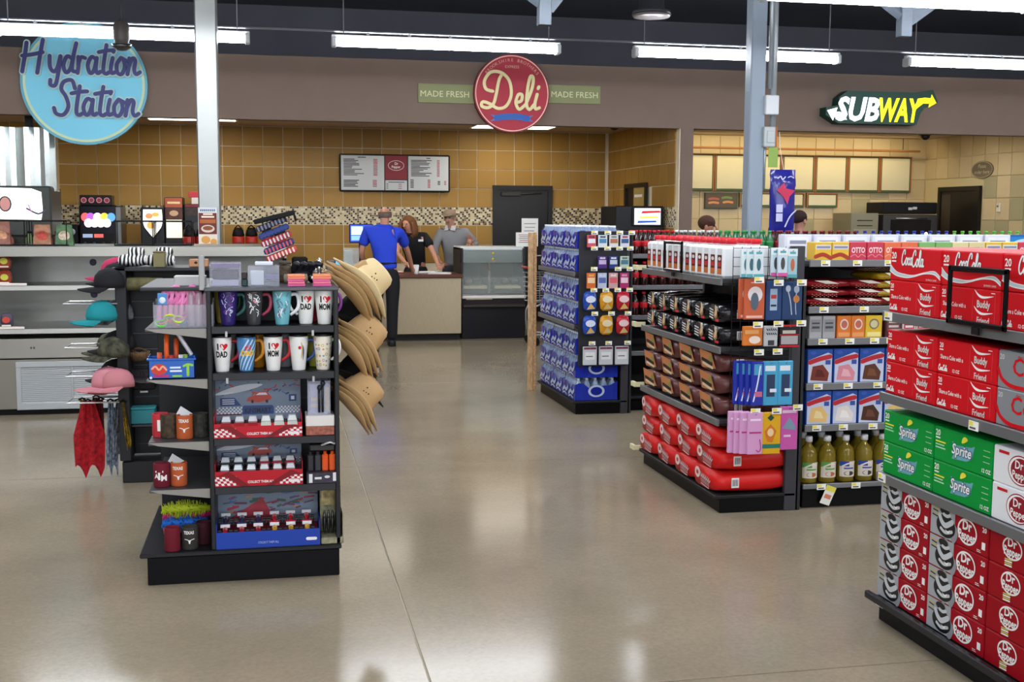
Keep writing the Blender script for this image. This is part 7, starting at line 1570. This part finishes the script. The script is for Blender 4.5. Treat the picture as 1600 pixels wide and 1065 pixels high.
# small clutter behind: black gloves, camo jar, silver figure, red white cap
def cl(nm, lab, cat, px, py, Y, fn): p = at(px, py, Y); t = thing(nm, lab, cat, (p.x, Y, 1.303)); fn(t); return t
cl('camo_jar', 'brown camouflage jar on the fixture top behind the packets', 'jar', 446, 425, 5.5, lambda t: G().lathe([(.028, 0), (.03, .005), (.03, .07), (.024, .08), (.0001, .082)], 16).build('jar', CAMO, t, True) and G().lathe([(.028, .083), (.028, .1), (.0001, .101)], 16).build('lid', mat('#4A4238', .6), t, True))
cl('black_cap', 'black folded cap on the fixture top beside camo jar', 'cap', 424, 425, 5.56, lambda t: G().ell(0, 0, .04, .045, .05, .045, 14, 8).build('crown', mat('#18181C', .8), t, True) and G().rbox(-.05, -.09, .0, .04, -.03, .008, .003).build('visor', BLK, t))
def glv(t):
    G().ell(0, .02, .035, .055, .05, .036, 14, 8).build('palm', mat('#16161A', .35), t, True)
    for k in range(4): G().tube([(-.04+.026*k, 0, .05), (-.03+.03*k, -.02, .085), (-.01+.035*k, -.03, .08)], [.015, .014, .01], 8, sm=3).build('finger', mat('#1A1A20', .3), t, True)
cl('glove', 'shiny black padded glove on the fixture top', 'glove', 472, 420, 5.5, glv)
def fig(t):
    G().lathe([(.03, 0), (.03, .008), (.012, .02), (.01, .05), (.018, .07), (.008, .09), (.012, .105), (.0001, .115)], 14).build('figure', mat('#B8BCC4', .15, .8), t, True)
    G().tube([(-.02, 0, .03), (-.03, -.01, .05), (0, -.01, .07)], .005, 6).tube([(.0, 0, .07), (.03, -.01, .05), (.035, 0, .025)], .005, 6).build('arm', mat('#C8CCD4', .15, .8), t, True)
cl('figurine', 'small silver figurine at the right of the fixture top', 'figurine', 499, 422, 5.5, fig)
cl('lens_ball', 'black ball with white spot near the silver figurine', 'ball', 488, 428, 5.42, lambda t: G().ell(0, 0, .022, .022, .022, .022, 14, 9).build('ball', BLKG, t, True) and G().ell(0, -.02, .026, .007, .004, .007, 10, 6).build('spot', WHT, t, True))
cl('red_cap', 'red and white striped toy hat behind the gloves', 'hat', 463, 405, 5.68, lambda t: G().lathe([(.045, .03), (.045, .034), (.025, .036), (.024, .075), (.0001, .078)], 16).tube([(0, 0, 0), (0, 0, .03)], .012).build('hat', mat('#C84A38', .6), t, True) and G().lathe([(.0255, .04), (.0255, .052)], 16).build('band', WHT, t, True))
cl('fleece_roll', 'cream fleece roll lying behind the packets', 'roll', 462, 428, 5.4, lambda t: G().tube([(-.05, 0, .022), (0, -.01, .024), (.05, 0, .022)], .021, 12).build('roll', mat('#8A7A6A', .8), t, True))

# ---- straw hats on pegs
def hatmesh(c_, band='#3A2A1E', a=.2, b=.15, hc=.15):
    def f():
        t = thing('straw_hat', 'x', 'hat'); g = G(); n = 36; rings = []
        def ring(fr, z0, curl, droop, ea=1):
            r = []
            for i in range(n):
                q = 2*PI*i/n; c, s = math.cos(q), math.sin(q); r.append((a*fr*c*ea, b*fr*s, z0+curl*s*s*(abs(s))-droop*c*c))
            return r
        rings = [ring(.02, hc*.86, 0, 0), ring(.2, hc*.84, .0, -.01), ring(.36, hc*.99, 0, .008), ring(.43, hc*.9, 0, .015), ring(.47, hc*.5, 0, .0), ring(.5, .008, 0, 0), ring(.6, .002, .005, .001), ring(.8, .004, .022, .006), ring(.94, .006, .042, .014), ring(1.0, .009, .048, .018), ring(1.0, .003, .048, .018), ring(.8, -.003, .022, .006), ring(.52, -.002, .003, .001)]
        vs = [p for r in rings for p in r]; m = len(rings)
        g.add(vs, [(i*n+k, i*n+(k+1) % n, (i+1)*n+(k+1) % n, (i+1)*n+k) for i in range(m-1) for k in range(n)] + [tuple(range(n))])
        g.build('straw', mat(c_, .7, bump=.15, nscale=30, noise_amt=.07, wave=60), t, True)
        G().lathe([(.5*a+.001, .006), (.492*a+.001, .03)], 30, 0, (0, 0, 0), 1, b/a).build('hatband', mat(band, .6), t, True)
        for k in range(4): G().ell(-.012+.014*(k % 3), -b*.485+.004, .07+.012*(k // 3)+.004*k, .004, .003, .004, 8, 5).build('eyelet', mat('#2E2016', .6), t, True)
        return t
    return Proto(f)
HA, HB, HC_ = hatmesh('#DCC596', '#C8AA74'), hatmesh('#B08E5E', '#8A6A42'), hatmesh('#C4A070', '#9A7A50')
HK = hatmesh('#1C1B1A', '#0E0E0E')
th = math.radians(50)
def hats(px, py, Y, seq, stack):
    p = at(px, py, Y); ax = Vector((math.sin(th), 0, math.cos(th)))
    for k, (H_, nm) in enumerate(seq):
        q = p-ax*(.026*k)+Vector((random.uniform(-.006, .006), .012*k, random.uniform(-.006, .006)))
        HH = H_.put(q, 0, '%s in the %s hat stack, %s from the top' % (nm, stack, NUM[k]), 'straw hats on the fixture side', ry=th+random.uniform(-.04, .04), rx=random.uniform(-.04, .04)); HH.scale = (.93, .93, .93)
hats(564, 447, 5.42, [(HA, 'pale cream straw hat'), (HB, 'tan straw hat'), (HB, 'tan straw hat'), (HB, 'tan straw hat')], 'upper')
hats(559, 533, 5.42, [(HC_, 'honey straw hat'), (HB, 'tan straw hat'), (HB, 'tan straw hat'), (HC_, 'honey straw hat')], 'middle')
hats(553, 622, 5.42, [(HC_, 'brown straw hat'), (HB, 'tan straw hat'), (HC_, 'honey straw hat')], 'lower')
p = at(548, 597, 5.62); HK.put(p, 0, 'black felt hat tucked behind the lower straw hats', 'felt hats', ry=math.radians(35))
p = at(541, 510, 5.62); HK.put(p, 0, 'dark felt hat behind the middle straw hats', 'felt hats', ry=math.radians(35))
for px, py in ((590, 557), (587, 577), (586, 560)):
    pass
p = at(589, 571, 5.4); t = thing('hang_tag', 'two small white tags dangling by a cord from middle hat stack', 'tag', p); G().rbox(-.012, 0, 0, .012, .002, .024, .001).rbox(-.016, .0, -.034, .01, .002, -.01, .001).build('tag', mat('#D8DADC', .5), t); G().tube([(-.002, 0, -.03), (-.004, 0, -.08), (-.02, 0, -.12)], .0015, 4).tube([(0, 0, .02), (-.02, .0, .06)], .0015, 4).build('cord', mat('#4A4A4A', .6), t)

# ---- second fixture behind
m2 = thing('gift_shelving', 'black slat-panel fixture with caps and scarves behind the mug fixture', 'shelving', (0, 7.2, 0))
xl, xr = -.905, -.26
G().rbox(xl+.0, 0.0, 0, xr, .5, .13, .004).build('kick_base', mat('#131316', .35), m2)
G().rbox(xl, .2, .14, xr, .225, 1.28, .003).build('slat_panel', mat('#1B1B1F', .45), m2)
for k in range(11): G().rbox(xl+.06, .192, .2+.098*k, xr, .2, .206+.098*k, .001).build('slat', mat('#4A4A50', .5), m2)
G().rbox(xl-.01, -.02, .14, xl+.055, .23, 1.3, .004).build('side_post', mat('#1E1E22', .4), m2)
G().rbox(xl-.03, -.02, 1.28, xr, .4, 1.3, .004).build('top_deck', mat('#2A2A2E', .4), m2)
for z in (1.09, .83, .66, .5):
    G().tube([(xl-.3, -.02, z), (xl, -.02, z), (xl, .2, z), (xl-.3, .2, z)], .005, 6, closed=True).build('wire_arm', STEEL, m2)
for z in (.62, .35): G().rbox(xl+.06, .02, z-.012, xr-.2, .19, z, .002).build('side_shelf', mat('#3A3A3E', .4), m2)
def cap(px, py, Y, c_, lab, rz=0, tilt=0, c2=None, s=1.0):
    p = at(px, py, Y); t = thing('baseball_cap', lab, 'cap', p, rz, 'caps on the wire arms'); M_ = mat(c_, .85, noise_amt=.5 if c2 else 0, nscale=30, c2=c2, bump=.1)
    G().lathe([(.082, 0), (.085, .03), (.078, .07), (.055, .1), (.02, .115), (.0001, .117)], 20, 0, (0, 0, 0), 1.1, .95).build('crown', M_, t, True)
    g = G(); n = 12; vs = []
    for i in range(n+1):
        q = PI/2+PI*i/n; vs += [(.085*math.cos(q), .078*math.sin(q), .006), (-.05+.135*math.cos(q), .075*math.sin(q), -.006-.018*abs(math.sin(q))**2)]
    m = len(vs); vs += [(x, y, z-.006) for x, y, z in vs]
    f_ = []
    for i in range(n): f_ += [(2*i, 2*i+2, 2*i+3, 2*i+1), (m+2*i, m+2*i+1, m+2*i+3, m+2*i+2), (2*i+1, 2*i+3, m+2*i+3, m+2*i+1)]
    g.add(vs, f_); g.build('visor', M_, t, True); G().ell(0, 0, .117, .007, .007, .004, 8, 5).build('button', M_, t, True)
    t.rotation_euler = (tilt, 0, rz); t.scale = (s, s, s); return t
cap(172, 449, 7.2, '#1C1C20', 'black cap on the highest wire arm'); cap(184, 440, 7.34, '#18181C', 'black cap behind the front black cap'); cap(182, 432, 7.45, '#B8305A', 'dark cap with pink rim at the back of highest arm')
cap(160, 500, 7.2, '#1E8A92', 'teal cap on the second wire arm', .1); cap(184, 498, 7.32, '#8A8E94', 'grey patterned cap right of the teal cap', 0, 0, '#2A2A30')
cap(178, 556, 7.2, '#5A5A48', 'green camouflage cap on the third wire arm', 0, 0, '#20221C'); cap(186, 545, 7.34, '#26262A', 'dark cap behind the camouflage cap'); cap(176, 548, 7.46, '#6A6A58', 'olive mottled cap at the back of third arm', 0, 0, '#3A3A30')
cap(170, 604, 7.2, '#D08A94', 'pink cap on the lowest wire arm', .15, 0, None, 1.05); cap(186, 606, 7.1, '#C88088', 'dusty pink cap in front of the post', .5, -.2); cap(182, 590, 7.42, '#2E2E30', 'black cap behind the pink caps')
def scarf(px, Y, w_, L_, c1, c2, lab, seed, flare=1.6):
    p = at(px, 612, Y); t = thing('bandana', lab, 'bandana', (p.x, Y, .5)); g = G(); n, m = 12, 16
    for layer in (0, .004):
        for j in range(m+1):
            for i in range(n+1):
                u, v = i/n, j/m; ww = w_*(.35+.65*min(1, v*flare)) ; tail = .25*abs(math.sin(u*6.2+seed))*(v**2)
                x = (u-.5)*ww*(1-.15*v)-.03*v*(seed % 3-1); y = .018*math.sin(u*14+seed+v*2)*(1-.3*v)+layer
                g.v.append((x, y, -L_*(v*(1-tail*.8))))
    k = (n+1)*(m+1)
    for s_ in (0, k):
        for j in range(m):
            for i in range(n): g.f.append((s_+j*(n+1)+i, s_+j*(n+1)+i+1, s_+(j+1)*(n+1)+i+1, s_+(j+1)*(n+1)+i)); g.m.append(0)
    g.build('cloth', mat(c1, .85, nscale=45, noise_amt=.3, c2=c2), t, True)
    G().tube([(-.02, 0, 0), (0, 0, .012), (.02, 0, 0)], .006, 6).build('clip', BLK, t, True)
scarf(137, 7.24, .2, .48, '#C01C26', '#7A1018', 'large red patterned bandana on the lowest wire arm', 1, 2.2)
scarf(128, 7.3, .08, .3, '#A8A82A', '#4A5A2A', 'yellow green bandana behind the red bandana', 3)
scarf(157, 7.3, .07, .42, '#8A1E28', '#3A1A1E', 'dark red bandana beside the large red one', 5)
scarf(172, 7.22, .08, .48, '#2A3A58', '#9AA8B8', 'navy paisley bandana in the middle', 7)
scarf(184, 7.22, .07, .4, '#1E2026', '#8A8A90', 'black paisley bandana near the post', 2)
scarf(192, 7.16, .035, .3, '#B89A1E', '#3A2A1E', 'narrow yellow bandana against the post', 9)
scarf(150, 7.4, .1, .35, '#3A2A26', '#7A3A3A', 'brown bandana at the rear of the arm', 11)
# zebra bags and pale green boxes on top of the second fixture
ZB = mat('#ECECEA', .6, wave=14, c2='#101012', nscale=4, stretch=(1, .4, .35))
for k, (px, lab) in enumerate(((228, 'left'), (272, 'right'))):
    p = at(px, 418, 7.3); t = thing('zebra_bag', 'zebra striped bag on the rear fixture top, %s one' % lab, 'bag', (p.x-.08, 7.28, 1.302))
    G().bag(.17, .14, .075, 0, k, ns=14, nl=6).build('pouch', ZB, t, True); g = G(); g.M = Matrix.Translation((.02, .04, .055)); g.bag(.1, .08, .06, 0, k+3, ns=12, nl=5); g.build('flap', ZB, t, True)
p = at(243, 430, 7.0); t = thing('wood_box', 'olive brown card box between the zebra bags', 'box', (p.x-.03, 7.2, 1.302)); G().rbox(0, 0, 0, .065, .1, .085, .003).build('box', mat('#7A7450', .6), t); G().rbox(-.002, -.002, .0855, .067, .102, .094, .003).build('lid', mat('#6E5E44', .6), t)
p = at(218, 440, 7.15); t = thing('rolled_cloth', 'olive rolled cloth at the top left of slat panel', 'roll', (p.x, 7.24, 1.2)); G().tube([(-.1, 0, .0), (0, -.01, .005), (.12, 0, 0)], .04, 12, sm=3).build('roll', mat('#5E5A3C', .8, noise_amt=.4, nscale=20), t, True); G().tube([(.1, -.02, .0), (.13, -.03, -.08), (.12, -.03, -.2), (.15, -.03, -.3)], [.03, .028, .022, .006], 8, sm=4).build('tail', mat('#5A5044', .85, noise_amt=.5, nscale=30), t, True)
p = at(300, 420, 7.2); t = thing('tan_box', 'tan box with dark knots right of the zebra bags', 'box', (p.x-.02, 7.25, 1.302)); G().rbox(0, 0, 0, .11, .1, .045, .003).build('box', mat('#B8845E', .5), t); G().disc(.04, .025, .01, .008, -.001, 0, 10).disc(.08, .02, .008, .006, -.001, 0, 10).build('spots', mat('#2A1E18', .5), t)
# goods on the slat panel
p = at(217, 562, 7.35); t = thing('woven_basket', 'small woven basket on the rear fixture panel', 'basket', (p.x, 7.34, .73)); G().lathe([(.05, 0), (.065, .03), (.07, .055), (.066, .055), (.045, .006), (.0001, .005)], 20).build('basket', mat('#7A5E42', .8, bump=.5, nscale=60, wave=30), t, True); G().tube([(-.06, 0, .05), (0, 0, .075), (.06, 0, .05)], .005, 6, sm=4).build('handle', mat('#6A4E36', .8), t, True)
p = at(222, 614, 7.38); t = thing('jewellery_case', 'dark embossed jewellery case with silver clasp', 'case', (p.x-.07, 7.36, .545)); G().rbox(0, 0, 0, .15, .03, .13, .006).build('case', mat('#2A2226', .4, bump=.4, nscale=60), t); G().rbox(.05, -.006, .04, .1, 0, .065, .004).rbox(.06, -.006, -.02, .11, 0, -.005, .002).build('clasp', mat('#8A8A8E', .2, .7), t)
p = at(224, 702, 7.3); t = thing('teal_box', 'teal gift box on the low shelf of rear fixture', 'box', (p.x-.07, 7.24, .352)); G().rbox(0, 0, 0, .15, .12, .085, .004).build('box', mat('#2E7E86', .5), t); G().rbox(-.002, -.002, .086, .152, .122, .1, .004).build('lid', mat('#36888E', .5), t)
